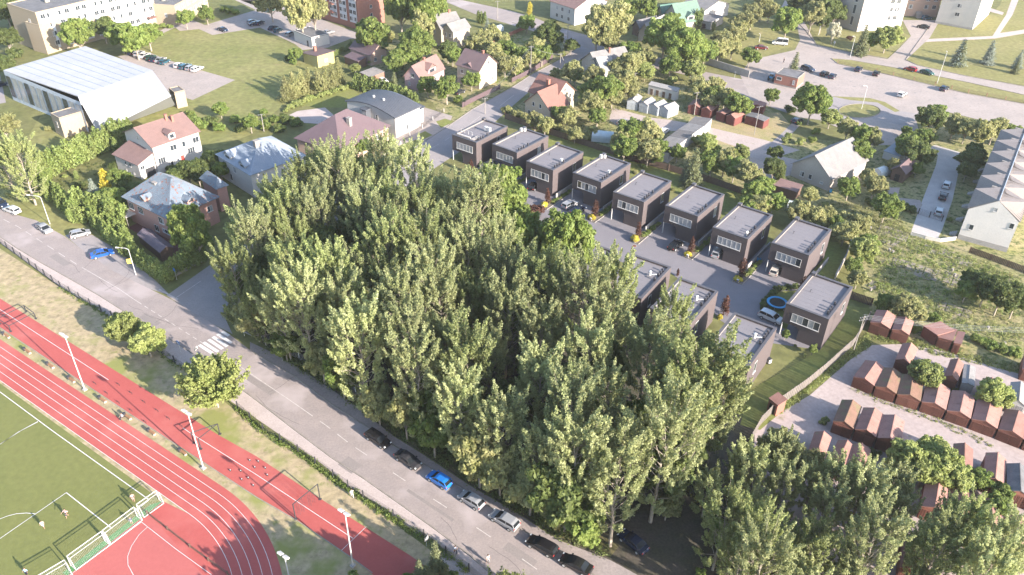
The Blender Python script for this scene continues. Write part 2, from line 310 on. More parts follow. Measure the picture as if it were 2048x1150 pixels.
zc = bpy.data.objects.new('zebra_crossing', None); C.objects.link(zc); zc['kind'] = 'structure'
for a, b in (((1590, 455), (1700, 525)), ((1625, 435), (1740, 510)), ((1665, 412), (1778, 488)), ((1700, 390), (1815, 467)), ((1737, 368), (1848, 440)), ((1772, 350), (1828, 382))):
    A, B = (a[0] / 3.992, 576 + a[1] / 3.993), (b[0] / 3.992, 576 + b[1] / 3.993)
    q = MB(); strip_mb(q, [P(*A), P(*B)], .6, .027); q.build('stripe', whitep, zc)
q = MB()
for i in range(7): dash((1655 + i * 3, 205 + i * 1.5), (1663 + i * 3, 209 + i * 1.5), .25, .03, q)
dash((1797, 238), (1824, 246), .3, .03, q); dash((1650, 198), (1660, 212), .2, .03, q)
q.build('road_marking', roadp, None, 'structure')
# repaired patches and cracks in the carriageway
q = MB(); rk = random.Random(5)
for (x, y, l_, w_) in ((300, 640, 5, 1.6), (520, 770, 7, 1.2), (700, 930, 3, 2.2), (1040, 1110, 5, 1.4), (120, 520, 6, 1.5), (860, 1010, 9, .5)):
    c_ = P(x, y); d_ = Vector((math.cos(R(-37.4)), math.sin(R(-37.4)), 0)); strip_mb(q, [c_ - d_ * l_ / 2, c_ + d_ * l_ / 2], w_, .0215)
q.build('road_patch', mat('asphalt_patch', (.225, .195, .183), .9, (.20, .175, .165), .5, .4, .3, 7, world_co=True), None, 'structure')
q = MB()
for k in range(16):
    t_ = rk.uniform(.02, .98); a_ = P(*LO[1]).lerp(P(1000, 1150), t_) + Vector((rk.uniform(.5, 3), rk.uniform(.5, 4), 0)); pts_ = [a_]; an = R(-37.4) if k % 3 else R(52)
    for j in range(rk.randint(5, 14)): an += rk.uniform(-.25, .25); pts_.append(pts_[-1] + Vector((math.cos(an), math.sin(an), 0)) * .8)
    strip_mb(q, pts_, .05, .023)
q.build('crack', mat('tar_crack', (.09, .08, .075), .9, world_co=True), None, 'structure')
# ================================================================== sports ground
TC = Vector((-60.4, 54.0)); td = Vector((math.cos(R(-33.6)), math.sin(R(-33.6)))); tn = Vector((td.y, -td.x)) * 1.0
tn = Vector((math.sin(R(-33.6)), -math.cos(R(-33.6))))     # towards the pitch
def track(r, n=60, back=110):                     # line at radius r: long straight, then the bend
    st = TC - tn * r
    pts = [st - td * back, st - td * back * .5, st]
    a0 = math.atan2(-tn.y, -tn.x)
    for i in range(1, n): a = a0 - math.pi * i / (n - 1); pts.append(TC + Vector((math.cos(a), math.sin(a))) * r)
    return [Vector((p.x, p.y, 0)) for p in pts]
R0, LN = 27.3, 1.21
struct('running_track', track(R0 + 5 * LN) + track(R0)[::-1], .020, redtrack)
struct('sports_court', [P(325, 1002), P(135, 1150), P(-250, 1450), Vector((TC.x - 60, TC.y - 80, 0))] + [p for p in track(R0)[3:]][::-1][18:], .016, redcourt)
fa, fb = P(325, 1002), P(135, 1150)
struct('football_pitch', [TC.to_3d() - (tn * R0).to_3d() - td.to_3d() * 110, fa, fa + (fb - fa) * 4, TC.to_3d() + (tn * R0 * 1.5).to_3d() - td.to_3d() * 110], .016, turf)
struct('court_margin', [p for p in track(R0)[2:40]] + [P(330, 1165), P(420, 1165)] + [P(296, 1026), fa], .018, redtrack)
lm = MB()
for k in range(0, 6):
    if k < 5: strip_mb(lm, track(R0 + k * LN + .02, 70), .07, .032)
zz = lambda x, y: (x / 3.992, 862 + y / 3.993)
def wl(pts, w=.1): strip_mb(lm, PX(pts), w, .032)
wl([(-60, 740), (0, 784), zz(420, 0), zz(1190, 550)], .13); wl([zz(1190, 550), zz(1080, 640)], .13)
wl([zz(-100, 170), zz(165, 0), (76, 844)]); wl([(0, 889), (37, 864), (76, 843)], .1)
wl([zz(-120, 940), zz(0, 860), zz(530, 493)], .1); wl([zz(530, 493), zz(885, 772)], .13)
wl([zz(x, y) for x, y in ((-60, 725), (0, 703), (60, 680), (130, 662), (210, 656), (285, 662))], .1)
wl([zz(1130, 728), zz(560, 1150), zz(300, 1340)], .07); wl([zz(1130, 728), zz(1400, 940), zz(1690, 1150)], .07)
wl([zz(x, y) for x, y in ((1180, 765), (1110, 830), (1050, 920), (1020, 1000), (1022, 1070), (1065, 1150), (1100, 1190))], .07)
S('exercise_strip', [(-120, 528), (0, 597), (310, 791), (437, 870), (512, 912), (642, 998), (822, 1112), (860, 1140), (760, 1160), (737, 1142), (705, 1115), (595, 1040), (512, 992), (316, 864), (0, 654), (-130, 580)], .018, redtrack)
wl([(-100, 560), (0, 619), (217, 760)], .09); wl([(366, 856), (379, 865), (512, 949), (706, 1077)], .09); wl([(682, 1102), (733, 1053)], .07)
lm.build('field_line', whitep, None, 'structure')
q = MB(); strip_mb(q, dense(PX([(-120, 582), (0, 656), (316, 866), (512, 994), (595, 1042), (705, 1117), (745, 1146)]), 4), .12, 0, .07); q.build('kerb', kerbm, None, 'structure')
struct('turf_border', [fa + (fa - P(296, 1026)).normalized() * 0, P(325, 1004), P(135, 1152), P(125, 1146), P(300, 1010)], .022, mat('turf_bright', (.06, .17, .06), .9, (.08, .2, .07), .3, .4, world_co=True))
# ================================================================== vegetation prototypes
bark = mat('bark_grey', (.36, .31, .26), .95, (.22, .19, .15), 3, .5, .5, 10)
bark_d = mat('bark_brown', (.12, .09, .07), .95, (.07, .055, .045), 3, .5, .5, 10)
LM = dict(
    poplar=leafmat('poplar_leaf', (.285, .315, .138), (.355, .375, .19), rand=.24),
    poplar_g=leafmat('poplar_leaf_green', (.245, .285, .105), (.32, .35, .155), rand=.24),
    green=leafmat('green_leaf', (0.157, 0.220, 0.052), (0.220, 0.267, 0.075)),
    olive=leafmat('olive_leaf', (0.255, 0.267, 0.104), (0.336, 0.325, 0.151)),
    bright=leafmat('bright_leaf', (.24, .285, .085), (.31, .34, .125)),
    pale=leafmat('pale_leaf', (0.441, 0.429, 0.313), (0.510, 0.487, 0.383)),
    dark=leafmat('dark_leaf', (.10, .135, .04), (.14, .17, .055)),
    yellow=leafmat('yellow_leaf', (0.522, 0.441, 0.058), (0.603, 0.534, 0.104)),
    purple=leafmat('purple_leaf', (.085, .045, .035), (.12, .055, .04)),
    spruce=leafmat('spruce_needle', (0.087, 0.104, 0.046), (0.128, 0.139, 0.064), .1),
    blue=leafmat('blue_needle', (0.151, 0.186, 0.151), (0.197, 0.220, 0.174), .1),
    thuja=leafmat('thuja_leaf', (.125, .17, .045), (.175, .21, .065), .15))
def leaf_mesh(name, c, nrm, s, m, asp=.62):
    c = np.asarray(c, np.float32); n = len(c); nrm = nrm / (np.linalg.norm(nrm, axis=1, keepdims=True) + 1e-9)
    a = np.cross(nrm, rng.normal(size=(n, 3))); a /= np.linalg.norm(a, axis=1, keepdims=True) + 1e-9; b = np.cross(nrm, a)
    s = np.asarray(s)[:, None]; v = np.stack([c + a * s, c + b * s * asp, c - a * s, c - b * s * asp], 1).reshape(-1, 3)
    me = bpy.data.meshes.new(name); me.vertices.add(4 * n); me.loops.add(4 * n); me.polygons.add(n)
    me.vertices.foreach_set('co', v.astype(np.float32).ravel()); me.loops.foreach_set('vertex_index', np.arange(4 * n, dtype=np.int32))
    me.polygons.foreach_set('loop_start', np.arange(0, 4 * n, 4, dtype=np.int32)); me.polygons.foreach_set('loop_total', np.full(n, 4, np.int32))
    me.materials.append(m); me.update(); return me
class Leaves:
    def __init__(s): s.c = []; s.n = []; s.s = []
    def add(s, c, n, sz): s.c.append(c); s.n.append(n); s.s.append(sz)
    def plume(s, p, ax, L, r, n, leaf):           # feathery spindle of leaves along an axis
        p = np.array(p, float); ax = np.array(ax, float); ax /= np.linalg.norm(ax)
        t = rng.random(n) ** .9; prof = np.sin(np.pi * np.clip(t * .9 + .08, 0, 1)) ** .7 * (1.05 - .6 * t)
        d = rng.normal(size=(n, 3)); d -= (d @ ax)[:, None] * ax; d /= np.linalg.norm(d, axis=1, keepdims=True) + 1e-9
        ph = rng.random() * 6.28; lob = 1 + .35 * np.sin(9 * t + ph + 2 * np.arctan2(d[:, 1], d[:, 0]))
        c = p + ax * (t * L)[:, None] + d * (r * prof * lob * rng.random(n) ** .4)[:, None] + rng.normal(size=(n, 3)) * .06
        s.add(c, d * .55 + ax * .25 + [0, 0, .1] + rng.normal(size=(n, 3)) * .6, leaf * (.65 + .7 * rng.random(n)))
    def blob(s, p, r, n, leaf, flat=.8):
        d = rng.normal(size=(n, 3)); d /= np.linalg.norm(d, axis=1, keepdims=True)
        k = rng.random(n) ** .4; c = np.array(p) + d * (r * k)[:, None] * [1, 1, flat]
        s.add(c, d * .9 + [0, 0, .3] + rng.normal(size=(n, 3)) * .5, leaf * (.7 + .6 * rng.random(n)))
    def mesh(s, name, m): return leaf_mesh(name, np.concatenate(s.c), np.concatenate(s.n), np.concatenate(s.s), m)
def trunk_mesh(mb, name='trunk', m=None): return mb.mesh(name, m or bark)
PROTO = {}
def poplar(seed, H=20, RC=4.0, lean=0, m='poplar', nb=52, low=.2):
    r = random.Random(seed); lv = Leaves(); tb = MB()
    pts = [Vector((0, 0, 0))]
    for i in range(1, 8): pts.append(Vector((r.uniform(-.25, .25) * i * .35 + lean * i * .2, r.uniform(-.25, .25) * i * .35, H * .93 * i / 7)))
    for i in range(7): tb.tube(pts[i], pts[i + 1], .30 * (1 - i / 7.4), .30 * (1 - (i + 1) / 7.4), 6, cap=False)
    def at(t): k = min(int(t * 7), 6); return pts[k].lerp(pts[k + 1], t * 7 - k)
    for i in range(nb):
        t = low + (.95 - low) * ((i + r.random()) / nb) ** .9; az = i * 2.399 + r.uniform(-.5, .5)
        rad = RC * (math.sin(math.pi * min(1, max(.06, (t - low + .12) / (1.12 - low)))) ** .65) * r.uniform(.65, 1.12)
        a = at(t); up = rad * r.uniform(1.2, 2.4) if t > .3 else rad * r.uniform(.1, .9)
        mid = a + Vector((math.cos(az) * rad * .6, math.sin(az) * rad * .6, up * .35)); e = a + Vector((math.cos(az) * rad, math.sin(az) * rad, up))
        w = .10 * (1.15 - t); tb.tube(a, mid, w, w * .6, 4, cap=False); tb.tube(mid, e, w * .6, .02, 4, cap=False)
        out = np.array([math.cos(az), math.sin(az), 0]); leaf = .165
        for (q, L_, rr, n) in ((e, 2.5, .52, 115), (mid.lerp(e, .6), 2.1, .46, 90), (mid.lerp(e, .2), 1.6, .42, 50)):
            tl = r.uniform(.25, .6)
            lv.plume(q - Vector((0, 0, .5)), out * tl + [r.uniform(-.25, .25), r.uniform(-.25, .25), 1], L_ * r.uniform(.8, 1.25), rr * r.uniform(.8, 1.25), n, leaf)
        for k in range(2):
            az2 = az + r.uniform(-.8, .8); q = mid + Vector((math.cos(az2), math.sin(az2), .5)) * rad * .35
            tb.tube(mid, q, .04, .015, 3, cap=False); lv.plume(q, out * .5 + [r.uniform(-.5, .5), r.uniform(-.5, .5), 1], 1.6 * r.uniform(.8, 1.4), .42, 72, leaf)
    for k in range(4): lv.plume(at(.9) + Vector((r.uniform(-.6, .6), r.uniform(-.6, .6), -.5)), [r.uniform(-.2, .2), r.uniform(-.2, .2), 1], 2.6, .42, 105, .165)
    return dict(trunk=trunk_mesh(tb), crown=lv.mesh('crown', LM[m]), R=RC, H=H)
def roundtree(seed, Rr, m, leaf=None, dens=1.0, fl=.85, stem=.34, nb=None):
    r = random.Random(seed); lv = Leaves(); tb = MB(); h = Rr * stem * 2 + Rr * fl; leaf = leaf or .13 + .035 * Rr
    tw = .05 + .045 * Rr; tb.tube((0, 0, 0), (0, 0, h * .6), tw, tw * .7, 6, cap=False)
    nb = nb or int(16 + 7 * Rr)
    for i in range(nb):
        zc = 1 - 2 * (i + .5) / nb * .86; az = i * 2.399 + r.uniform(-.4, .4); q = math.sqrt(max(0, 1 - zc * zc)); k = r.uniform(.5, .98)
        p = Vector((math.cos(az) * q * Rr * k, math.sin(az) * q * Rr * k, h + zc * Rr * fl * k))
        tb.tube((0, 0, h * r.uniform(.35, .6)), p, tw * .35, .015, 3, cap=False)
        br = Rr * r.uniform(.20, .38); lv.blob(p, br, int(26 * dens * (br / leaf) ** 1.5), leaf)
        for kk in range(2):
            d = Vector((r.gauss(0, 1), r.gauss(0, 1), r.gauss(.3, .7))).normalized(); lv.blob(p + d * br * .95, br * .5, int(13 * dens * (br / leaf) ** 1.2), leaf)
    lv.blob((0, 0, h), Rr * .55, int(60 * dens * (Rr / leaf) ** .9 / 3), leaf * 1.1, fl)
    return dict(trunk=trunk_mesh(tb), crown=lv.mesh('crown', LM[m]), R=Rr, H=h + Rr * fl)
def vase(seed, Rr, m, n=80):                      # fan of upright feathery shoots
    r = random.Random(seed); lv = Leaves(); tb = MB()
    tb.tube((0, 0, 0), (0, 0, Rr * .5), .1, .09, 6, cap=False)
    for i in range(n):
        az = i * 2.399; tl = r.uniform(.1, 2.1); d = Vector((math.cos(az) * tl, math.sin(az) * tl, 1.1)).normalized(); L_ = Rr * r.uniform(.95, 1.3) * (1 - .08 * tl)
        a = Vector((0, 0, Rr * .35)); e = a + d * L_; tb.tube(a, e, .05, .012, 3, cap=False)
        lv.plume(a + d * L_ * .38, d, L_ * .68, Rr * .15, 130, .15)
        for k in range(3):
            q = a + d * L_ * r.uniform(.4, .8); d2 = (d + Vector((r.uniform(-.6, .6), r.uniform(-.6, .6), .2))).normalized(); lv.plume(q, d2, Rr * .42, Rr * .08, 45, .14)
    return dict(trunk=trunk_mesh(tb), crown=lv.mesh('crown', LM[m]), R=Rr, H=Rr * 1.45)
def conifer(seed, H, Rr, m):
    r = random.Random(seed); lv = Leaves(); tb = MB(); tb.tube((0, 0, 0), (0, 0, H * .97), .04 * H ** .6, .02, 6, cap=False); nl = int(H * 1.9)
    for i in range(nl):
        t = .06 + .93 * i / nl; rad = Rr * (1 - t) ** .85 + .1; nbr = max(7, int(16 * (1 - t) + 7))
        for k in range(nbr):
            az = k * 6.283 / nbr + i * .9 + r.uniform(-.2, .2); L_ = rad * r.uniform(.55, 1.2)
            a = Vector((0, 0, t * H)); e = a + Vector((math.cos(az) * L_, math.sin(az) * L_, -L_ * .32)); tb.tube(a, e, .025, .01, 3, cap=False)
            n = max(8, int(40 * L_ / Rr * 1.3)); s = rng.random(n) ** .7
            c = np.array(a) + (np.array(e) - np.array(a)) * s[:, None] + rng.normal(size=(n, 3)) * [.06 * Rr, .06 * Rr, .035 * Rr]
            lv.add(c, np.array([math.cos(az) * .5, math.sin(az) * .5, .8]) + rng.normal(size=(n, 3)) * .4, (.055 + .03 * Rr) * (.8 + .6 * rng.random(n)))
    return dict(trunk=trunk_mesh(tb, m=bark_d), crown=lv.mesh('crown', LM[m]), R=Rr, H=H)
def spindle(seed, H, Rr, m, n=1100, leaf=.16):
    r = random.Random(seed); lv = Leaves(); tb = MB(); tb.tube((0, 0, 0), (0, 0, H * .7), .07, .03, 5, cap=False)
    for k in range(16):
        az = k * 2.399; q = r.uniform(.25, .6) * Rr; z0 = r.uniform(.0, .5) * H
        lv.plume((math.cos(az) * q, math.sin(az) * q, z0), (math.cos(az) * .04, math.sin(az) * .04, 1), H * r.uniform(.35, .5), Rr * .5, n // 16, leaf)
    lv.plume((0, 0, 0), (0, 0, 1), H, Rr * .8, n // 3, leaf)
    return dict(trunk=trunk_mesh(tb, m=bark_d), crown=lv.mesh('crown', LM[m]), R=Rr, H=H)
def bush(seed, Rr, m, leaf=.14, dens=1.0):
    r = random.Random(seed); lv = Leaves(); tb = MB()
    for i in range(12):
        az = i * 2.399; q = Rr * r.uniform(.1, .7); p = Vector((math.cos(az) * q, math.sin(az) * q, Rr * r.uniform(.3, .85))); tb.tube((0, 0, 0), p, .03, .01, 3, cap=False)
        br = Rr * r.uniform(.3, .45); lv.blob(p, br, int(24 * dens * (br / leaf) ** 1.5), leaf)
    return dict(stem=trunk_mesh(tb, 'stem', bark_d), crown=lv.mesh('foliage', LM[m]), R=Rr, H=Rr * 1.2)
KIND = {   # key: (object name, look, category, prototypes)
    'pop': ('poplar_tree', 'tall grey-green poplar', 'tree', [poplar(10 + i, H=(21, 23, 19, 22, 20, 24)[i], RC=(3.6, 4.2, 3.2, 4.7, 3.8, 4.0)[i], m='poplar', low=(.2, .1, .16, .12, .08, .2)[i]) for i in range(6)]),
    'popg': ('poplar_tree', 'tall green low-branched poplar', 'tree', [poplar(30 + i, H=(20, 21, 18)[i], RC=(4.0, 4.5, 3.8)[i], m='poplar_g', low=.07) for i in range(3)]),
    'pops': ('poplar_tree', 'slim young poplar', 'tree', [poplar(40 + i, H=13, RC=2.6, m='poplar', nb=30, low=.12) for i in range(2)]),
    'big': ('deciduous_tree', 'broad green leafy tree', 'tree', [roundtree(50 + i, 4.6, 'green') for i in range(3)]),
    'olive': ('deciduous_tree', 'olive-green leafy tree', 'tree', [roundtree(60 + i, 3.2, 'olive') for i in range(3)]),
    'brt': ('deciduous_tree', 'bright yellow-green leafy tree', 'tree', [roundtree(70 + i, 3.4, 'bright', stem=.22) for i in range(3)]),
    'mid': ('deciduous_tree', 'mid-green rounded tree', 'tree', [roundtree(80 + i, 2.6, 'green') for i in range(3)]),
    'drk': ('deciduous_tree', 'dark green dense tree', 'tree', [roundtree(90 + i, 3.2, 'dark', dens=1.2) for i in range(2)]),
    'frt': ('fruit_tree', 'small garden fruit tree', 'tree', [roundtree(100 + i, 2.0, 'olive', stem=.3) for i in range(3)]),
    'frg': ('fruit_tree', 'small green orchard tree', 'tree', [roundtree(110 + i, 2.0, 'green', stem=.3) for i in range(2)]),
    'pal': ('deciduous_tree', 'pale silvery leafy tree', 'tree', [roundtree(120, 2.6, 'pale', dens=.6)]),
    'vas': ('fan_tree', 'feathery yellow-green fan-shaped tree', 'tree', [vase(130, 4.2, 'bright')]),
    'spr': ('spruce_tree', 'dark conical spruce', 'tree', [conifer(140 + i, 8, 2.2, 'spruce') for i in range(2)]),
    'fir': ('fir_tree', 'dense olive-green pyramidal conifer', 'tree', [conifer(145 + i, 8, 2.9, 'olive') for i in range(2)]),
    'blu': ('blue_spruce', 'silver-blue conical spruce', 'tree', [conifer(150, 6.5, 2.0, 'blue')]),
    'thu': ('thuja_tree', 'upright clipped green thuja', 'tree', [spindle(160 + i, 4.2, 1.15, 'thuja') for i in range(3)]),
    'gol': ('golden_thuja', 'golden yellow conical conifer', 'tree', [spindle(165, 5.0, 1.6, 'yellow')]),
    'bsh': ('bush', 'round green bush', 'bush', [bush(170 + i, 1.4, 'green') for i in range(3)]),
    'bso': ('bush', 'loose olive bush', 'bush', [bush(175 + i, 1.4, 'olive') for i in range(2)]),
    'bsd': ('bush', 'dark green bush', 'bush', [bush(180 + i, 1.4, 'dark') for i in range(2)]),
    'bsb': ('bush', 'bright yellow-green bush', 'bush', [bush(185, 1.2, 'bright')]),
    'bsy': ('flowering_shrub', 'yellow-leaved low shrub', 'shrub', [bush(190, .9, 'yellow', .11)]),
    'bsp': ('purple_shrub', 'dark purple-leaved shrub', 'shrub', [bush(195, 1.3, 'purple', .12)]),
    'prp': ('columnar_tree', 'narrow upright red-purple tree', 'tree', [spindle(200, 4.8, 1.05, 'purple', 700, .16)]),
}
LAND = []      # landmarks used in the labels: (text, world point)
def lm_(text, px, py): LAND.append((text, P(px, py).to_2d()))
TREES = []; cnt = {}
ROOTS = {}
def plant(kind, loc, s=1.0, rz=None, sz=1.0, v=None):
    name, look, cat, protos = KIND[kind]; i = cnt.get(kind, 0); cnt[kind] = i + 1
    k = (i if v is None else v) % len(protos); pr = protos[k]
    if (kind, k) not in ROOTS:
        o = thing(name, '', cat, (0, 0, 0), 0)
        for kk in ('trunk', 'stem', 'crown'):
            if kk in pr: link('foliage' if kk == 'crown' and 'stem' in pr else kk, pr[kk], o)
        ROOTS[(kind, k)] = o
    else: o = copy_tree(ROOTS[(kind, k)])
    o.location = (loc[0], loc[1], loc[2] if len(loc) > 2 else 0); o.rotation_euler = (random.uniform(-.03, .03), random.uniform(-.03, .03), random.uniform(0, 6.28) if rz is None else rz)
    o.scale = (s, s, s * sz); TREES.append((o, kind)); return o
def T(kind, cx, cy, w, sz=1.0):                   # crown centre and crown width measured in the photo
    pr = KIND[kind][3][cnt.get(kind, 0) % len(KIND[kind][3])]
    h = 2.0
    for _ in range(4):
        s = (w / 2 * scale_at(cx, cy, h)) / (pr['R'] * .95); hc = (pr['H'] - min(pr['R'] * .9, pr['H'] / 2)) * s * sz; h = hc
    o = plant(kind, P(cx, cy, hc), s, sz=sz); q = P(cx, cy, hc); o.location = (q.x, q.y, 0); return o
ORD = ['nearest', 'second nearest', 'third nearest', 'fourth nearest', 'fifth nearest', 'sixth nearest', 'seventh nearest', 'eighth nearest', 'ninth nearest', 'tenth nearest', 'eleventh nearest', 'twelfth nearest'] + ['%dth nearest' % i for i in range(13, 90)]
def label_trees():
    byk = {}
    for o, k in TREES: byk.setdefault(KIND[k][1], []).append((o, k))
    for look, lst in byk.items():
        pos = np.array([[o.location.x, o.location.y] for o, _ in lst]); best = [(999, 0)] * len(lst)
        for li, (tx, w) in enumerate(LAND):
            order = np.argsort(np.hypot(pos[:, 0] - w.x, pos[:, 1] - w.y))
            for rk, idx in enumerate(order):
                if rk < best[idx][0]: best[idx] = (rk, li)
        for (o, k), (rk, li) in zip(lst, best):
            if len(lst) == 1: o['label'] = '%s near %s' % (look, LAND[li][0])
            else: o['label'] = '%s, %s such %s to %s' % (look, ORD[rk], KIND[k][2], LAND[li][0])
            o['group'] = {'pop': 'poplars of the wood', 'popg': 'poplars of the wood', 'pops': 'young poplars'}.get(k, look + ('es' if look.endswith('sh') else 's'))
def undergrowth(name, poly, n, hmax, leaf, m, clump=40, r=(.4, 1.2)):     # weeds and ground cover nobody could count
    w = [P(*p) if not isinstance(p, Vector) else p for p in poly]; xs = [p.x for p in w]; ys = [p.y for p in w]
    def inside(x, y):
        c = False; j = len(w) - 1
        for i in range(len(w)):
            if (w[i].y > y) != (w[j].y > y) and x < (w[j].x - w[i].x) * (y - w[i].y) / (w[j].y - w[i].y) + w[i].x: c = not c
            j = i
        return c
    lv = Leaves(); k = 0; tries = 0
    while k < n and tries < n * 30:
        tries += 1; x, y = random.uniform(min(xs), max(xs)), random.uniform(min(ys), max(ys))
        if inside(x, y):
            rr = random.uniform(*r); lv.blob((x, y, hmax * rr * .3), rr, clump, leaf, hmax / max(r)); k += 1
    if k: return link(name, lv.mesh(name, LM[m]), None, 'stuff')
# ================================================================== building materials
def rmat(name, c, c2, sc=.6, amt=.4, rough=.7, extra=None, bump=.2, **k): return mat(name, c, rough, c2, sc, amt, bump, 8, extra=extra, **k)
brick_dk = rmat('dark_brown_brick', (.092, .074, .075), (.074, .060, .062), 6, .5, .85)
cap_dk = rmat('charcoal_cap', (.085, .08, .09), (.07, .068, .075), .8, .2, .5)
membrane = rmat('roof_membrane_grey', (.175, .162, .172), (.157, .147, .156), .3, .12, .85)
white_fr = rmat('white_frame', (.48, .47, .46), (.43, .42, .41), 2, .1, .5, bump=0)
glass = mat('window_glass', (.025, .032, .04), .12, (.04, .05, .06), .4, .1, spec=.5)
glass_lt = mat('curtained_glass', (.34, .34, .34), .15, (.22, .23, .25), 1.2, .2, spec=.7)
pl_white = rmat('plaster_white', (.45, .425, .40), (.40, .38, .365), .35, .2, .9)
pl_cream = rmat('plaster_cream', (.38, .32, .25), (.34, .285, .225), .3, .2, .9)
pl_peach = rmat('plaster_peach', (.36, .255, .205), (.32, .23, .19), .3, .2, .9)
pl_pink = rmat('plaster_pink', (.38, .26, .265), (.34, .235, .24), .4, .2, .9)
pl_yellow = rmat('plaster_yellow', (.40, .34, .14), (.36, .30, .13), .4, .2, .9)
pl_grey = rmat('plaster_grey', (.42, .40, .39), (.34, .33, .33), .4, .25, .9)
pl_beige = rmat('plaster_beige', (.36, .32, .285), (.32, .285, .255), .3, .2, .9)
slit_brick = rmat('silicate_brick', (.32, .26, .19), (.28, .225, .165), 2.5, .35, .9)
red_brick = rmat('red_brick', (.29, .135, .10), (.24, .11, .085), 2.5, .35, .9)
tile_red = rmat('clay_tile_red', (.20, .10, .082), (.165, .085, .07), .7, .5, .75)
tile_mauve = rmat('tile_mauve', (.115, .08, .088), (.10, .07, .078), .5, .35, .6)
tile_brown = rmat('tile_brown', (.135, .092, .092), (.11, .076, .078), .5, .35, .6)
tile_pink = rmat('tile_faded_red', (.20, .125, .112), (.165, .105, .095), .7, .5, .8)
slate_grey = rmat('fibre_slate', (.20, .187, .182), (.15, .145, .145), .6, .5, .9, extra=[((.2, .19, .13), 1.4, .62, .75)])
slate_pale = rmat('fibre_slate_pale', (.28, .265, .255), (.22, .21, .205), .5, .5, .9)
metal_wh = rmat('white_metal_roof', (.25, .28, .325), (.205, .24, .285), .5, .3, .4)
metal_dk = rmat('dark_standing_seam', (.085, .09, .105), (.07, .076, .09), .6, .2, .45)
metal_gr = rmat('green_metal_roof', (.12, .18, .145), (.10, .155, .125), .5, .3, .5)
rust_roof = rmat('rusty_tin_roof', (.15, .18, .215), (.12, .15, .185), .8, .3, .5, extra=[((.20, .085, .055), 1.6, .585, .63), ((.22, .25, .28), .5, .6, .7)])
rust = rmat('rust_garage', (.17, .070, .050), (.12, .052, .040), .6, .55, .9, extra=[((.30, .125, .09), .25, .5, .7), ((.12, .085, .05), .9, .66, .74)], rand=.22)
rust_rf2 = rmat('rust_roof_mossy', (.20, .115, .085), (.15, .095, .065), .5, .5, .9, extra=[((.15, .13, .07), .6, .5, .66)])
rust_rf3 = rmat('rust_roof_pink', (.30, .175, .15), (.24, .135, .115), .5, .4, .85, extra=[((.17, .09, .07), 1.2, .6, .68)])
rust_rf = rmat('rust_garage_roof', (.27, .145, .12), (.21, .11, .09), .5, .4, .85, extra=[((.20, .16, .10), .8, .62, .74)], rand=.22)
felt = rmat('bitumen_felt', (.16, .155, .16), (.10, .10, .105), .5, .5, .95)
wood_br = rmat('brown_boards', (.13, .085, .065), (.10, .065, .05), 1.5, .5, .85)
steel = rmat('painted_steel', (.50, .50, .50), (.42, .42, .43), 2, .2, .45, bump=0)
steel_dk = rmat('dark_steel', (.045, .045, .05), (.035, .035, .04), 2, .2, .45, bump=0)
conc = rmat('concrete_grey', (.36, .335, .315), (.28, .265, .255), .7, .4, .95)
conc_lt = rmat('concrete_pale', (.27, .245, .225), (.21, .192, .178), .7, .3, .95)
redp = rmat('red_paint', (.50, .05, .04), (.42, .04, .035), 2, .2, .5, bump=0)
bluep = rmat('blue_plastic', (.05, .28, .50), (.04, .24, .44), 2, .2, .4, bump=0)
black_m = rmat('black_rubber', (.02, .02, .02), (.025, .025, .025), 3, .2, .8, bump=0)
poly_tn = mat('greenhouse_film', (.50, .55, .56), .25, (.42, .47, .47), .8, .3, spec=.6)
# ================================================================== building helpers
def window(parent, M, w, h, n=2, fr=None, pane=None, name='window', sill=True, many=False):    # M: wall frame; x along wall, y out of the wall, z up; centre of window
    t = .07; q = MB(); fr = fr or white_fr
    q.box(-w / 2, w / 2, 0, .07, -h / 2, -h / 2 + t); q.box(-w / 2, w / 2, 0, .07, h / 2 - t, h / 2)
    for i in range(n + 1):
        x = -w / 2 + (w - t) * i / n; q.box(x, x + t, .002, .068, -h / 2 + t, h / 2 - t)
    if sill: q.box(-w / 2 - .05, w / 2 + .05, .0, .16, -h / 2 - .07, -h / 2 - .001)
    o = q.build(name, fr, parent); o.matrix_local = M
    for i in range(n):
        x0 = -w / 2 + (w - t) * i / n + t; x1 = -w / 2 + (w - t) * (i + 1) / n
        g = MB().box(x0, x1, .01, .035, -h / 2 + t, h / 2 - t)
        g.build('pane', (pane or (glass_lt if random.random() < (.7 if many else .25) else glass)), o)
    return o
def facemat(face, x, z, w, d, out=0.0):           # wall frames of a w x d box
    if face == 'F': return Matrix.Translation((x, -out, z)) @ Matrix.Rotation(math.pi, 4, 'Z')
    if face == 'B': return Matrix.Translation((x, d + out, z))
    if face == 'R': return Matrix.Translation((w + out, x, z)) @ Matrix.Rotation(-math.pi / 2, 4, 'Z')
    return Matrix.Translation((-out, x, z)) @ Matrix.Rotation(math.pi / 2, 4, 'Z')
def frame3(A, B, Cc, z):                          # roof corners seen in the photo at height z -> origin, yaw, width, depth
    a, b, c = (P(*q, z).to_2d() for q in (A, B, Cc)); ux = (b - a); w = ux.length; ux.normalize(); uy = Vector((-ux.y, ux.x)); d = (c - b).dot(uy)
    if d < 0: raise ValueError('frame ' + str((A, B, Cc)))
    return a, math.atan2(ux.y, ux.x), w, d
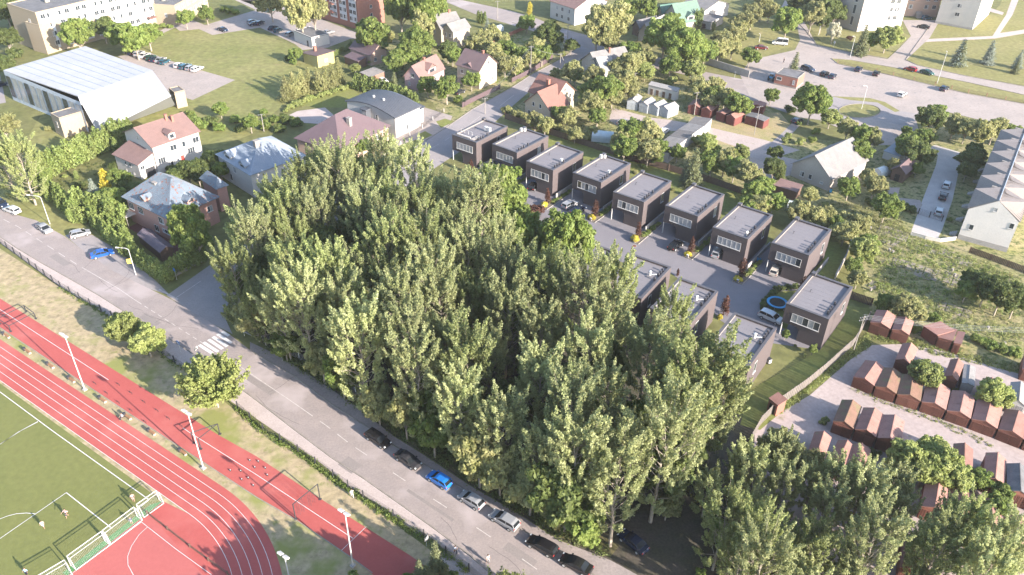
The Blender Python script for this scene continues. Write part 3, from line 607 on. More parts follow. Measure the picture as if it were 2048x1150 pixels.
def ribs(q0, q1, q2, q3, step, wdt=.05, h=.05):   # thin raised seams on a roof plane running from edge q0q1 (eave) to q3q2 (ridge)
    mb = MB(); q0, q1, q2, q3 = map(Vector, (q0, q1, q2, q3)); L_ = (q1 - q0).length; n = max(2, int(L_ / step))
    for i in range(1, n):
        a = q0.lerp(q1, i / n); b = q3.lerp(q2, i / n); e = (q1 - q0).normalized() * wdt / 2; up = Vector((0, 0, h))
        mb.face([a - e + up, a + e + up, b + e + up, b - e + up]); mb.face([a - e, a - e + up, b - e + up, b - e]); mb.face([a + e + up, a + e, b + e, b + e + up])
    return mb
def house(label, A, B, Cc, ev, rh, axis='y', kind='gable', wall=pl_white, roof=tile_red, over=.45, name='house', cat='house', rib=None, wins=(), chim=(), doors=(), group=None, g=None, base=None, dormers=(), frame=None, hipk=.5):
    a, yaw, w, d = frame or frame3(A, B, Cc, ev)
    t = thing(name, label, cat, (a.x, a.y, 0), yaw, group); o = over
    x0, x1, y0, y1 = o, w - o, o, d - o
    q = MB(); body = []
    if kind in ('flat', 'box'):
        q.box(x0, x1, y0, y1, 0, ev)
    elif kind == 'hip' : q.box(x0, x1, y0, y1, 0, ev - .02)
    elif kind == 'shed':
        k = rh * o / w if axis == 'y' else rh * o / d
        if axis == 'y': q.face([(x0, y0, 0), (x1, y0, 0), (x1, y0, ev + rh - k), (x0, y0, ev + k)]); q.face([(x1, y1, 0), (x0, y1, 0), (x0, y1, ev + k), (x1, y1, ev + rh - k)]); q.face([(x1, y0, 0), (x1, y1, 0), (x1, y1, ev + rh - k), (x1, y0, ev + rh - k)]); q.face([(x0, y1, 0), (x0, y0, 0), (x0, y0, ev + k), (x0, y1, ev + k)])
        else: q.face([(x0, y0, 0), (x1, y0, 0), (x1, y0, ev + k), (x0, y0, ev + k)]); q.face([(x1, y1, 0), (x0, y1, 0), (x0, y1, ev + rh - k), (x1, y1, ev + rh - k)]); q.face([(x1, y0, 0), (x1, y1, 0), (x1, y1, ev + rh - k), (x1, y0, ev + k)]); q.face([(x0, y1, 0), (x0, y0, 0), (x0, y0, ev + k), (x0, y1, ev + rh - k)])
    elif axis == 'y':
        xm = w / 2; e2 = ev + rh * o / (w / 2); top = ev + rh - .08
        q.face([(x0, y0, 0), (x1, y0, 0), (x1, y0, e2 - .05), (xm, y0, top), (x0, y0, e2 - .05)]); q.face([(x1, y1, 0), (x0, y1, 0), (x0, y1, e2 - .05), (xm, y1, top), (x1, y1, e2 - .05)])
        q.face([(x1, y0, 0), (x1, y1, 0), (x1, y1, e2 - .05), (x1, y0, e2 - .05)]); q.face([(x0, y1, 0), (x0, y0, 0), (x0, y0, e2 - .05), (x0, y1, e2 - .05)])
    else:
        ym = d / 2; e2 = ev + rh * o / (d / 2); top = ev + rh - .08
        q.face([(x1, y0, 0), (x1, y1, 0), (x1, y1, e2 - .05), (x1, ym, top), (x1, y0, e2 - .05)]); q.face([(x0, y1, 0), (x0, y0, 0), (x0, y0, e2 - .05), (x0, ym, top), (x0, y1, e2 - .05)])
        q.face([(x0, y0, 0), (x1, y0, 0), (x1, y0, e2 - .05), (x0, y0, e2 - .05)]); q.face([(x1, y1, 0), (x0, y1, 0), (x0, y1, e2 - .05), (x1, y1, e2 - .05)])
    q.build('wall', wall, t)
    if base: MB().box(x0 - .04, x1 + .04, y0 - .04, y1 + .04, 0, base[0]).build('plinth', base[1], t)
    planes = []
    q = MB()
    if kind == 'flat':
        q.box(0, w, 0, d, ev + .001, ev + .18); e = .25; q2 = MB()
        for bx in ((0, w, 0, e), (0, w, d - e, d), (0, e, e, d - e), (w - e, w, e, d - e)): q2.box(*bx, ev + .18, ev + .34)
        rf = q.build('roof', roof, t); q2.build('parapet', base[1] if base else wall, rf)
    else:
        if kind == 'hip':
            if w >= d: r1, r2 = (d * hipk, d / 2, ev + rh), (w - d * hipk, d / 2, ev + rh)
            else: r1, r2 = (w / 2, w * hipk, ev + rh), (w / 2, d - w * hipk, ev + rh)
            c = [(0, 0, ev), (w, 0, ev), (w, d, ev), (0, d, ev)]
            if w >= d: planes = [(c[0], c[1], r2, r1), (c[1], c[2], r2, r2), (c[2], c[3], r1, r2), (c[3], c[0], r1, r1)]
            else: planes = [(c[0], c[1], r1, r1), (c[1], c[2], r2, r1), (c[2], c[3], r2, r2), (c[3], c[0], r1, r2)]
        elif kind == 'shed':
            planes = [((0, d, ev), (0, 0, ev), (w, 0, ev + rh), (w, d, ev + rh))] if axis == 'y' else [((0, 0, ev), (w, 0, ev), (w, d, ev + rh), (0, d, ev + rh))]
        elif axis == 'y': planes = [((0, d, ev), (0, 0, ev), (w / 2, 0, ev + rh), (w / 2, d, ev + rh)), ((w, 0, ev), (w, d, ev), (w / 2, d, ev + rh), (w / 2, 0, ev + rh))]
        else: planes = [((0, 0, ev), (w, 0, ev), (w, d / 2, ev + rh), (0, d / 2, ev + rh)), ((w, d, ev), (0, d, ev), (0, d / 2, ev + rh), (w, d / 2, ev + rh))]
        for pl in planes:
            pts = [p for i, p in enumerate(pl) if i == 0 or p != pl[i - 1]]
            q.slab([Vector(p) + Vector((0, 0, .12)) for p in pts], .12)
        if kind == 'gable':
            rb = [((w / 2, 0, ev + rh + .1), (w / 2, d, ev + rh + .1))] if axis == 'y' else [((0, d / 2, ev + rh + .1), (w, d / 2, ev + rh + .1))]
            for p0, p1 in rb: q.tube(p0, p1, .1, n=5)
        rf = q.build('roof', roof, t)
        if rib:
            rq = MB()
            for pl in planes:
                r_ = ribs(*[Vector(p) + Vector((0, 0, .125)) for p in pl], rib); n0 = len(rq.v); rq.v += r_.v; rq.f += [tuple(i + n0 for i in f) for f in r_.f]; rq.m += r_.m
            rq.build('seam', roof, rf, 'stuff')
    for (f, x, zc, ww, hh, n) in wins: window(t, facemat(f, (w if f in 'FB' else d) * x, zc, w - o, d - o, 0) if 0 else facemat_in(f, x, zc, w, d, o), ww, hh, n)
    for (f, x, ww, hh, m) in doors:
        D = MB().box(-ww / 2, ww / 2, .0, .05, 0, hh).build('door', m, t); D.matrix_local = facemat_in(f, x, 0.02, w, d, o)
        hd = MB().box(ww * .3, ww * .3 + .06, .05, .1, hh * .45, hh * .5).build('handle', steel, D)
    for (x, y, zt, s) in chim:
        MB().box(w * x - s / 2, w * x + s / 2, d * y - s / 2, d * y + s / 2, ev * .8, zt).box(w * x - s / 2 - .08, w * x + s / 2 + .08, d * y - s / 2 - .08, d * y + s / 2 + .08, zt, zt + .12).build('chimney', red_brick if s < 1 else conc_lt, rf)
    for (f, x, zc, ww, hh, dep) in dormers:       # small gabled roof window on the slope
        M = facemat_in(f, x, zc, w, d, 0) @ Matrix.Translation((0, -dep * 0, 0)); q = MB()
        q.box(-ww / 2, ww / 2, -dep, -.25 * dep, 0, hh); dm = q.build('dormer', wall, rf); dm.matrix_local = M
        q = MB(); e = .2; y0_, y1_ = -dep * 1.3, -.25 * dep + .25
        q.slab([(-ww / 2 - e, y0_, hh - .1), (-ww / 2 - e, y1_, hh - .1), (0, y1_, hh + ww * .38), (0, y0_, hh + ww * .38)], .1)
        q.slab([(ww / 2 + e, y1_, hh - .1), (ww / 2 + e, y0_, hh - .1), (0, y0_, hh + ww * .38), (0, y1_, hh + ww * .38)], .1)
        q.face([(-ww / 2, -.25 * dep, hh), (ww / 2, -.25 * dep, hh), (0, -.25 * dep, hh + ww * .36)])
        k = q.build('dormer_roof', roof, rf); k.matrix_local = M
        g_ = MB().box(-ww * .28, ww * .28, -.25 * dep + .01, -.25 * dep + .05, hh * .3, hh * .85).build('pane', glass, rf); g_.matrix_local = M
    return t, w, d
def facemat_in(f, x, z, w, d, o):                 # x: fraction along the visible face
    if f == 'F': return Matrix.Translation((w * x, o, z)) @ Matrix.Rotation(math.pi, 4, 'Z')
    if f == 'B': return Matrix.Translation((w * x, d - o, z))
    if f == 'R': return Matrix.Translation((w - o, d * x, z)) @ Matrix.Rotation(-math.pi / 2, 4, 'Z')
    return Matrix.Translation((o, d * x, z)) @ Matrix.Rotation(math.pi / 2, 4, 'Z')
def W_(f, xs, zs, w=1.3, h=1.3, n=2): return [(f, x, z_, w, h, n) for x in xs for z_ in zs]
# ================================================================== the dark brick cube houses
MW, ML, MH = 7.9, 13.03, 7.05
def cube_house(label, ox, oy, yaw, flip=False, extras=()):
    t = thing('cube_house', label, 'house', (ox, oy, 0), yaw, 'dark brick cube houses'); Y = (lambda y: ML - y) if flip else (lambda y: y)
    def bx(q, x0, x1, y0, y1, z0, z1): y0, y1 = sorted((Y(y0), Y(y1))); q.box(x0, x1, y0, y1, z0, z1)
    ZR = MH - .42; e = .46
    q = MB(); bx(q, .42 * MW, MW, .05, 5.8, 0, 2.9); bx(q, 0, MW, 5.8, ML, 0, 2.9); bx(q, 0, MW, 0, ML, 2.9, ZR)
    for k in range(4):                            # rounded corner of the carport mouth
        u = .45 * (1 - math.cos(k * math.pi / 8)); bx(q, .42 * MW - .5 + .11 * k, .42 * MW, .05, 5.8, 2.9 - .11 * (k + 1), 2.9 - .11 * k)
    for b in ((0, MW, 0, e), (0, MW, ML - e, ML), (0, e, e, ML - e), (MW - e, MW, e, ML - e)): bx(q, *b, ZR, MH - .13)
    q.build('wall', brick_dk, t)
    q = MB()
    for b in ((-.03, MW + .03, -.03, e + .02), (-.03, MW + .03, ML - e - .02, ML + .03), (-.03, e + .02, e + .02, ML - e - .02), (MW - e - .02, MW + .03, e + .02, ML - e - .02)): bx(q, *b, MH - .13, MH)
    q.build('parapet', cap_dk, t)
    q = MB(); bx(q, e + .002, MW - e - .002, e + .002, ML - e - .002, ZR + .001, ZR + .03); rf = q.build('roof', membrane, t)
    q = MB()
    for i in range(1, 9): bx(q, e + .05, MW - e - .05, e + i * 1.3, e + i * 1.3 + .05, ZR + .03, ZR + .042)
    q.build('membrane_joint', membrane, rf)
    q = MB(); bx(q, e + .003, e + .04, e + .03, ML - e - .03, ZR + .03, MH - .14); q.build('sunlit_lining', conc_lt, rf)  # pale strip on the left only: sunlit inner parapet face put into colour
    q = MB(); bx(q, .15, .95, ML - 1.1, ML - .1, MH, MH + .55); q.build('chimney', cap_dk, rf)
    for k, yy in enumerate((2.0, 3.0, 3.9, 5.6)):
        q = MB(); q.box(MW - 1.05, MW - .72, Y(yy) - .14, Y(yy) + .14, ZR + .03, MH + .3); q.box(MW - 1.1, MW - .67, Y(yy) - .18, Y(yy) + .18, MH + .3, MH + .37); q.build('roof_vent', cap_dk, rf)
    q = MB(); yy = Y(6.8); q.tube((2.0, yy, ZR), (2.0, yy, MH + .2), .05); q.tube((2.0, yy, MH + .2), (2.25, yy, MH + .22), .05); q.build('vent_pipe', steel_dk, rf)
    sy = -.0 if not flip else ML; rot = Matrix.Rotation(math.pi, 4, 'Z') if not flip else Matrix.Identity(4)
    window(t, Matrix.Translation((.52 * MW, sy, 4.62)) @ rot, .66 * MW, 1.75, 5, pane=None, many=True)
    for yy, zz_, ww, hh in ((ML * .70, 4.3, 1.3, 2.3),):
        window(t, Matrix.Translation((MW, Y(yy), zz_)) @ Matrix.Rotation(-math.pi / 2, 4, 'Z'), ww, hh, 1)
    q = MB(); q.tube((.12, Y(.12), 0), (.12, Y(.12), 2.9), .11, n=8); q.build('carport_post', white_fr, t)
    D = MB().box(-.5, .5, 0, .06, 0, 2.1).build('door', steel_dk, t); D.matrix_local = Matrix.Translation((1.2, Y(5.8), .02)) @ rot
    MB().box(.3, .36, .06, .12, 1, 1.1).build('handle', steel, D)
    for kind in extras:
        if kind == 'dish':
            q = MB(); x, y = MW - .8, Y(1.2); q.tube((x, y, MH), (x, y, MH + .9), .04); q.tube((x, y - .1, MH + .9), (x + .12, y - .22, MH + .95), .30, .27, 12); q.build('satellite_dish', steel, rf)
        if kind == 'ac':
            for dx in (0, 1.1):
                q = MB(); q.box(MW - 3.2 + dx, MW - 2.5 + dx, Y(7.5) - .35, Y(7.5) + .35, MH - .05, MH + 1.0); q.build('ventilation_unit', steel, rf)
        if kind == 'box':
            q = MB(); q.box(MW - 1.7, MW - 1.1, Y(5.5) - .3, Y(5.5) + .3, MH - .07, MH + .5); q.build('ventilation_unit', steel, rf)
        if kind == 'chimney_wh':
            q = MB(); q.box(.55, 1.1, ML - 2.6, ML - 2.0, MH, MH + .9); q.box(1.2, 1.7, ML - 1.9, ML - 1.3, MH, MH + .7); q.build('white_chimney', white_fr, rf)
        if kind == 'duct':
            q = MB(); x, y = MW - 2.2, ML * .62; q.tube((x, y, MH - .07), (x, y, MH + .8), .25, n=10); q.tube((x, y, MH + .1), (x + 1.2, y + .3, MH + .35), .13, n=8); q.tube((x, y, MH + .8), (x, y, MH + .95), .33, .1, 10); q.build('metal_duct', steel, rf)
        if kind == 'terrace':
            q = MB(); 
            for i in range(9): q.box(.8 + .5 * i, 1.15 + .5 * i, 1.0, 1.25, MH - .05, MH + .25)
            for i in range(4): q.box(.8 + i * 1.2, .86 + i * 1.2, 2.6, 2.66, MH - .05, MH + 1.0)
            q.box(.8, 4.5, 2.6, 2.66, MH + .95, MH + 1.0); q.build('roof_bench', white_fr, rf)
            q = MB(); q.box(.9, 5.4, .7, .95, MH - .05, MH + .18); q.box(5.4, 6.6, .7, 3.5, MH - .05, MH - .02); q.build('deck', pl_beige, rf)
    return t
ROW = [('A', -6.20505774, 121.5554, -.629), ('B', .37068, 118.04845, -.661), ('C', 5.91622, 112.0968, -.6397), ('D', 12.91596, 108.38624, -.654), ('E', 18.538378, 102.538718, -.62657), ('F', 25.515676, 98.698072, -.64538), ('G', 31.096409, 92.839232, -.63695), ('H', 38.119728, 89.0837, -.63916), ('I', 36.40600864, 75.30825764, -.63884)]
OD = ['first', 'second', 'third', 'fourth', 'fifth', 'sixth', 'seventh', 'eighth']
HF = {}
ex = dict(A=('ac', 'terrace'), B=('chimney_wh',), C=('box',), D=('chimney_wh', 'box'), G=('dish',))
for i, (n, x, y, a) in enumerate(ROW):
    x *= 1.55; y *= 1.55; HF[n] = (x, y, a); ux = Vector((math.cos(a), math.sin(a)))
    o = Vector((x, y)) - ux * MW
    lab = ('dark brick cube house, %s of the eight in the row counting from the street' % OD[i]) if n != 'I' else 'dark brick cube house standing alone beside the round blue trampoline'
    if n == 'A': lab = 'dark brick cube house with white benches on its flat roof beside the street'
    if n == 'H': lab = 'dark brick cube house with a car in its carport, garden end of the row'
    cube_house(lab, o.x, o.y, a, extras=ex.get(n, ()))
# second row, turned to the drive: back-right roof corners seen in the photo
for k, (BRp, aa, lab, exx) in enumerate((((30.83, 132.93), -.575, 'dark brick cube house with ring-shaped roof ducts, behind the wood', ('duct',)), ((38.36, 124.94), -.590, 'dark brick cube house with a silver roof duct, partly hidden by a poplar', ('duct',)), ((46.46, 113.95), -.6, 'dark brick cube house on the wood side nearest the striped lawn', ('duct',)), ((20.6, 138.3), -.575, 'dark brick cube house mostly hidden by poplars beside the paved drive', ()), ((10.5, 144.6), -.575, 'dark brick cube house deep behind the poplars, glimpsed through gaps near the street end', ()))):
    ux = Vector((math.cos(aa), math.sin(aa))); uy = Vector((-ux.y, ux.x)); o = Vector(BRp) - ux * MW - uy * ML
    cube_house(lab, o.x, o.y, aa, True, exx)
# ================================================================== the other buildings (roof corners A left, B nearest, C right as seen in the photo)
house('white three-storey house with faded red gable roof and small roof dormer', (244, 265), (303, 297), (395, 260), 7.2, 3.2, 'y', wall=pl_white, roof=tile_pink,
      wins=W_('R', (.18, .42, .66, .88), (5.4,), 1.7, 1.5, 2) + W_('R', (.15, .75), (3.2,), 1.9, 1.5, 3) + W_('R', (.3,), (1.4,), 1.4, 1.6, 2) + W_('F', (.5,), (7.8,), .8, 1.2, 1) + W_('F', (.25, .75), (5.2,), .9, 1.2, 1),
      doors=[('R', .55, .9, 2.6, redp)], chim=[(.55, .62, 11.6, .6), (.62, .70, 11.2, .6)], dormers=[('R', .45, 7.3, 1.8, 1.7, 2.6)])
house('low white garage wing with faded red shed roof against the white three-storey house', (223, 309), (275, 332), (303, 312), 4.0, 1.8, 'x', 'shed', pl_white, tile_pink,
      wins=W_('F', (.45, .62), (2.9,), .7, .9, 1) + W_('F', (.4, .7), (.9,), .5, .5, 1) + W_('R', (.25,), (2.9,), 1.1, 1.0, 2), doors=[('R', .6, 2.6, 2.2, steel_dk)], name='garage_wing', cat='house')
H2 = house('red brick villa under a patched rusty tin hip roof beside the thuja hedge', (242, 394), (338, 441), (453, 400), 6.2, 5.4, 'x', 'hip', rmat('brick_pale_red', (.40, .235, .195), (.34, .195, .165), 3, .3, .9), rust_roof, rib=.55, over=.7, hipk=.5,
      wins=W_('F', (.12, .32, .75), (4.4,), 1.8, 1.6, 3) + W_('F', (.60,), (1.6,), 1.5, 1.6, 2) + W_('F', (.80,), (2.0,), 2.6, 1.0, 3) + W_('R', (.2, .5, .8), (4.2,), 1.4, 1.4, 2),
      chim=[(.42, .36, 10.2, 1.2), (.30, .30, 9.0, .5)], dormers=[('F', .45, 7.6, 1.6, .7, 2.0), ('R', .48, 7.6, 1.8, .7, 2.0)])
house('rusty tin roofed rear wing of the brick villa, behind its main hip roof', (398, 357), (432, 380), (454, 368), 6.0, 2.0, 'y', 'hip', rmat('brick_pale_red', (0, 0, 0), None), rust_roof, rib=.6, name='house_wing')
house('white house with pale blue-white metal roof between the villa and the wood', (430, 309), (500, 352), (575, 290), 6.0, 4.2, 'y', 'hip', pl_white, metal_wh, rib=.6,
      wins=W_('F', (.2, .5), (4.6,), 1.2, 1.5, 2) + W_('F', (.35,), (1.8,), 1.0, 1.8, 1), dormers=[('F', .3, 6.0, 3.0, 1.3, 3.0), ('F', .72, 6.0, 2.6, 1.2, 3.0)], chim=[(.6, .4, 10.8, 1.1)])
house('large house under a mauve pyramid roof with brown chimneys', (587, 277), (680, 306), (742, 240), 4.2, 5.6, 'y', 'hip', pl_peach, tile_mauve, over=.6, hipk=.5,
      wins=W_('R', (.25, .5, .75), (2.6,), 1.3, 1.3, 2), chim=[(.72, .45, 9.3, 1.0), (.38, .35, 8.3, .7)])
# modern house with a vaulted standing-seam roof
a, yaw, w, d = frame3((690, 206), (790, 239), (822, 208), 5.6)
t = thing('house', 'modern white house with curved dark standing-seam roof and tall glazed stair', 'house', (a.x, a.y, 0), yaw)
n = 12; arc = [(w * i / n, 5.2 + 2.2 * math.sin(math.pi * (.12 + .80 * i / n))) for i in range(n + 1)]
q = MB(); q.face([(.4, .4, 0), (w - .4, .4, 0)] + [(min(w - .4, max(.4, x)), .4, z_ - .1) for x, z_ in arc[::-1]]); q.face([(w - .4, d - .4, 0), (.4, d - .4, 0)] + [(min(w - .4, max(.4, x)), d - .4, z_ - .1) for x, z_ in arc])
q.face([(w - .4, .4, 0), (w - .4, d - .4, 0), (w - .4, d - .4, arc[-1][1] - .1), (w - .4, .4, arc[-1][1] - .1)]); q.face([(.4, d - .4, 0), (.4, .4, 0), (.4, .4, arc[0][1] - .1), (.4, d - .4, arc[0][1] - .1)]); q.build('wall', pl_white, t)
q = MB(); rq = MB()
for (x0, z0), (x1, z1) in zip(arc[:-1], arc[1:]):
    q.slab([(x0, 0, z0 + .25), (x1, 0, z1 + .25), (x1, d, z1 + .25), (x0, d, z0 + .25)], .3)
    for k in range(int(d / .6)): y = .3 + k * .6; rq.slab([(x0, y, z0 + .31), (x1, y, z1 + .31), (x1, y + .05, z1 + .31), (x0, y + .05, z0 + .31)], .06)
rf = q.build('roof', metal_dk, t); rq.build('seam', metal_dk, rf, 'stuff')
for x in (.35, .55): MB().box(w * x, w * x + .5, d * .4, d * .4 + .5, 7.4, 8.1).build('chimney', steel, rf)
q = MB(); q.box(w * .42, w * .42 + 1.6, -1.4, .38, 0, 6.2).box(w * .42 - .3, w * .42 + 1.9, -1.8, .39, 6.2, 6.45); q.build('stair_tower', metal_dk, t)
for k in range(4): q = MB().box(w * .42 - .02, w * .42 + 1.62, -1.43, -1.405, .3 + 1.5 * k, 1.3 + 1.5 * k); q.build('pane', glass_lt, t)
window(t, facemat_in('F', .62, 3.4, w, d, .4), .8, 3.2, 1); window(t, facemat_in('R', .5, 1.6, w, d, .4), 1.2, 1.4, 2)
house('white garage wing of the modern house with big roller door and dark roof', (800, 216), (826, 228), (850, 219), 3.6, .9, 'x', 'shed', pl_white, metal_dk, rib=.6, name='garage_wing', doors=[('F', .5, 3.2, 2.4, steel)], cat='garage')
house('peach bungalow under a long mauve gable roof behind the clipped hedge', (697, 97), (741, 113), (779, 103), 3.4, 2.8, 'x', wall=pl_peach, roof=tile_mauve, wins=W_('R', (.3, .7), (1.8,), 1.1, 1.2, 2) + W_('F', (.3, .6), (1.7,), 1.0, 1.1, 2), chim=[(.3, .7, 6.6, .6)])
house('low mauve-roofed veranda in front of the peach bungalow', (687, 113), (716, 124), (727, 116), 2.2, .7, 'x', 'shed', wood_br, tile_mauve, over=.2, name='veranda', cat='veranda')
house('small yellow hut with flat brown roof and brick chimney at the meadow edge', (602, 106), (634, 118), (661, 103), 3.2, .8, 'y', 'shed', pl_yellow, tile_brown, wins=W_('R', (.5,), (1.8,), 1.2, 1.0, 2), chim=[(.3, .5, 5.0, .8)], name='hut', cat='hut')
house('white flat-roofed garage block beside the car park', (587, 62), (623, 77), (659, 69), 3.4, 0, 'x', 'flat', pl_white, felt, over=0, name='garage_block', cat='garage', doors=[('F', .75, .9, 2.0, steel_dk)])
house('long low brick shed with corrugated roof beside the white car', (719, 145), (740, 155), (770, 147), 2.4, .5, 'x', 'shed', red_brick, slate_grey, rib=.4, over=.15, name='shed', cat='shed')
house('tall cream house with grey roof and balcony at the top centre', (852, 42), (881, 60), (930, 54), 6.4, 3.6, 'y', wall=pl_cream, roof=slate_grey, rib=None, wins=W_('F', (.5,), (7.2, 4.3), .9, 1.1, 2) + W_('R', (.3, .55, .8), (4.6, 1.8), 1.2, 1.3, 2), chim=[(.5, .7, 11, .7)])
house('cream cross gable of the tall house, over its balcony', (881, 58), (906, 66), (927, 50), 6.2, 2.4, 'y', wall=pl_cream, roof=slate_grey, wins=W_('F', (.35, .7), (4.8, 1.9), 1.0, 1.3, 2), name='house_wing')
house('pink wooden house with faded pink roof, long dormer and blue-framed window', (805, 154), (843, 163), (903, 140), 3.4, 4.0, 'y', wall=pl_pink, roof=tile_pink, wins=W_('F', (.5,), (4.4,), 1.2, 1.3, 2) + W_('F', (.3, .75), (1.6,), .9, 1.1, 2) + W_('R', (.3, .6), (1.7,), 1.0, 1.1, 2), dormers=[('R', .5, 3.8, 4.2, 1.7, 2.6)], chim=[(.5, .5, 8.2, .6)])
house('cream gabled house with brown tiled roof and brown entrance gable', (910, 130), (959, 144), (993, 126), 5.8, 4.0, 'x', wall=pl_cream, roof=tile_brown, wins=W_('R', (.5,), (7.4, 4.6), .9, 1.2, 2) + W_('R', (.25, .75), (1.8,), .9, 1.2, 2) + W_('F', (.25, .7), (4.2, 1.7), 1.1, 1.2, 2), chim=[(.75, .5, 10.6, .6)], dormers=[('F', .5, 4.4, 2.6, 2.0, 2.4)])
house('large pale house with clay-red roof beside the street', (1055, 184), (1110, 202), (1158, 184), 5.2, 4.2, 'x', wall=pl_cream, roof=tile_red, wins=W_('R', (.25, .5, .75), (4.6, 1.8), .9, 1.3, 1) + W_('R', (.5,), (7.0,), .9, 1.1, 2), chim=[(.5, .30, 9.4, .9)])
house('red-roofed front gable of the large pale house by the street', (1046, 206), (1101, 225), (1126, 203), 4.0, 4.6, 'y', wall=pl_cream, roof=tile_red, wins=W_('F', (.35, .6), (4.6,), .8, 1.2, 1) + W_('F', (.2, .5, .8), (1.7,), .8, 1.3, 1), name='house_wing')
house('right-hand cross gable of the large red-roofed pale house', (1098, 196), (1139, 205), (1158, 184), 4.6, 4.8, 'y', wall=pl_cream, roof=tile_red, wins=W_('R', (.3, .6, .85), (2.2,), .8, 1.2, 1), name='house_wing') if 0 else None
house('beige house with grey slate roof at the bend of the street', (1160, 120), (1197, 140), (1244, 115), 3.2, 4.0, 'y', wall=pl_beige, roof=slate_grey, wins=W_('F', (.3, .7), (1.7,), 1.0, 1.2, 2) + W_('R', (.4, .7), (1.7,), 1.0, 1.2, 2), chim=[(.6, .5, 8, .6)])
house('pale cross gable of the slate-roofed house at the bend', (1176, 124), (1204, 144), (1222, 131), 3.6, 3.0, 'y', wall=pl_beige, roof=slate_pale, wins=W_('F', (.5,), (2.2,), 1.2, 1.4, 2), name='house_wing')
house('white two-storey house with red roof cut by the top edge of the photo', (1098, 2), (1150, 19), (1192, -5), 6.2, 3.5, 'x', wall=pl_white, roof=tile_pink, wins=W_('F', (.3, .5, .75), (4.6, 1.8), 1.2, 1.4, 2))
house('house under a steep green metal roof at the top of the photo', (1322, 34), (1358, 49), (1382, 30), 3.2, 6.0, 'y', wall=pl_beige, roof=metal_gr, rib=.5, wins=W_('F', (.5,), (4.2,), 1.4, 1.3, 2) + W_('F', (.3, .7), (1.5,), 1.0, 1.1, 2), dormers=[('R', .5, 3.6, 3.4, 1.8, 2.6)])
house('dark green roofed rear wing beside the steep green roof', (1311, 26), (1324, 32), (1340, 18), 3.6, 3.4, 'y', wall=pl_beige, roof=mat('dark_green_metal', (.06, .14, .11), .5, (.05, .12, .1), .5, .3), rib=.5, name='house_wing')
house('pale grey gabled cottage beside the green-roofed house', (1275, 64), (1301, 50), (1301, 50), 3.0, 4.0) if 0 else None
house('small cottage with pale slate gable roof in front of the green-roofed house', (1274, 66), (1300, 72), (1325, 50), 2.8, 3.8, 'y', wall=pl_beige, roof=slate_pale, wins=W_('F', (.6,), (2.0, 4.2), .9, 1.1, 2))
house('dark-roofed outbuilding behind the pale cottage', (1262, 52), (1279, 58), (1297, 40), 3.0, 2.4, 'y', wall=wood_br, roof=felt, name='outbuilding', cat='outbuilding')
house('grey-roofed house with white side wall behind the tall thuja', (1362, 8), (1410, 22), (1426, -2), 4.4, 2.4, 'x', wall=pl_white, roof=slate_grey, wins=W_('F', (.4, .7), (2.2,), 1.0, 1.2, 2))
house('small pale flat garage at the top beside the maroon shrub', (1385, 38), (1422, 46), (1440, 32), 2.6, 0, 'x', 'flat', conc, felt, over=0, name='garage_block', cat='garage') 
house('white whitewashed outbuilding with four dark doors above the metal garages', (1296, 170), (1354, 184), (1365, 181), 2.9, .5, 'x', 'shed', pl_white, slate_pale, over=.15, name='outbuilding', cat='outbuilding', doors=[('F', .14, .9, 1.9, wood_br), ('F', .34, .9, 1.9, wood_br), ('F', .56, .9, 1.9, wood_br), ('F', .78, .9, 1.9, wood_br)])
H24 = house('grey slate gabled house above the end of the brick row, with blue barrels', (1581, 328), (1663, 361), (1699, 307), 3.2, 4.4, 'y', wall=pl_beige, roof=slate_grey, over=.4, wins=W_('F', (.3,), (1.7,), 1.2, 1.3, 2) + W_('F', (.5,), (1.8,), .9, 1.3, 1) + W_('F', (.78,), (1.5,), .9, .6, 1))
q = MB(); a_, yw = H24[0].location, H24[0].rotation_euler.z
house('brown open woodshed with pink roof below the grey slate house', (1548, 371), (1594, 385), (1604, 372), 2.3, .3, 'x', 'shed', wood_br, tile_pink, over=.2, name='woodshed', cat='shed')
house('dark brown garden hut with open front beside the paved drive', (1780, 340), (1812, 350), (1822, 325), 2.6, 1.6, 'y', wall=wood_br, roof=tile_brown, name='garden_hut', cat='hut', doors=[('F', .5, 1.2, 1.9, black_m)])
house('little white-fronted shed under a silver lid in the gardens', (1767, 302), (1800, 314), (1806, 298), 2.0, .8, 'x', 'shed', pl_white, metal_wh, over=.1, name='shed', cat='shed')
house('small brick kiosk with flat white-edged roof and a blank sign, at the yard entrance', (1551, 148), (1596, 158), (1610, 146), 3.3, 0, 'x', 'flat', red_brick, felt, over=0, name='kiosk', cat='kiosk', base=(.4, conc_lt), wins=W_('F', (.85,), (1.9,), .7, 1.4, 1) + W_('F', (.2,), (2.2,), 1.6, 1.0, 1))
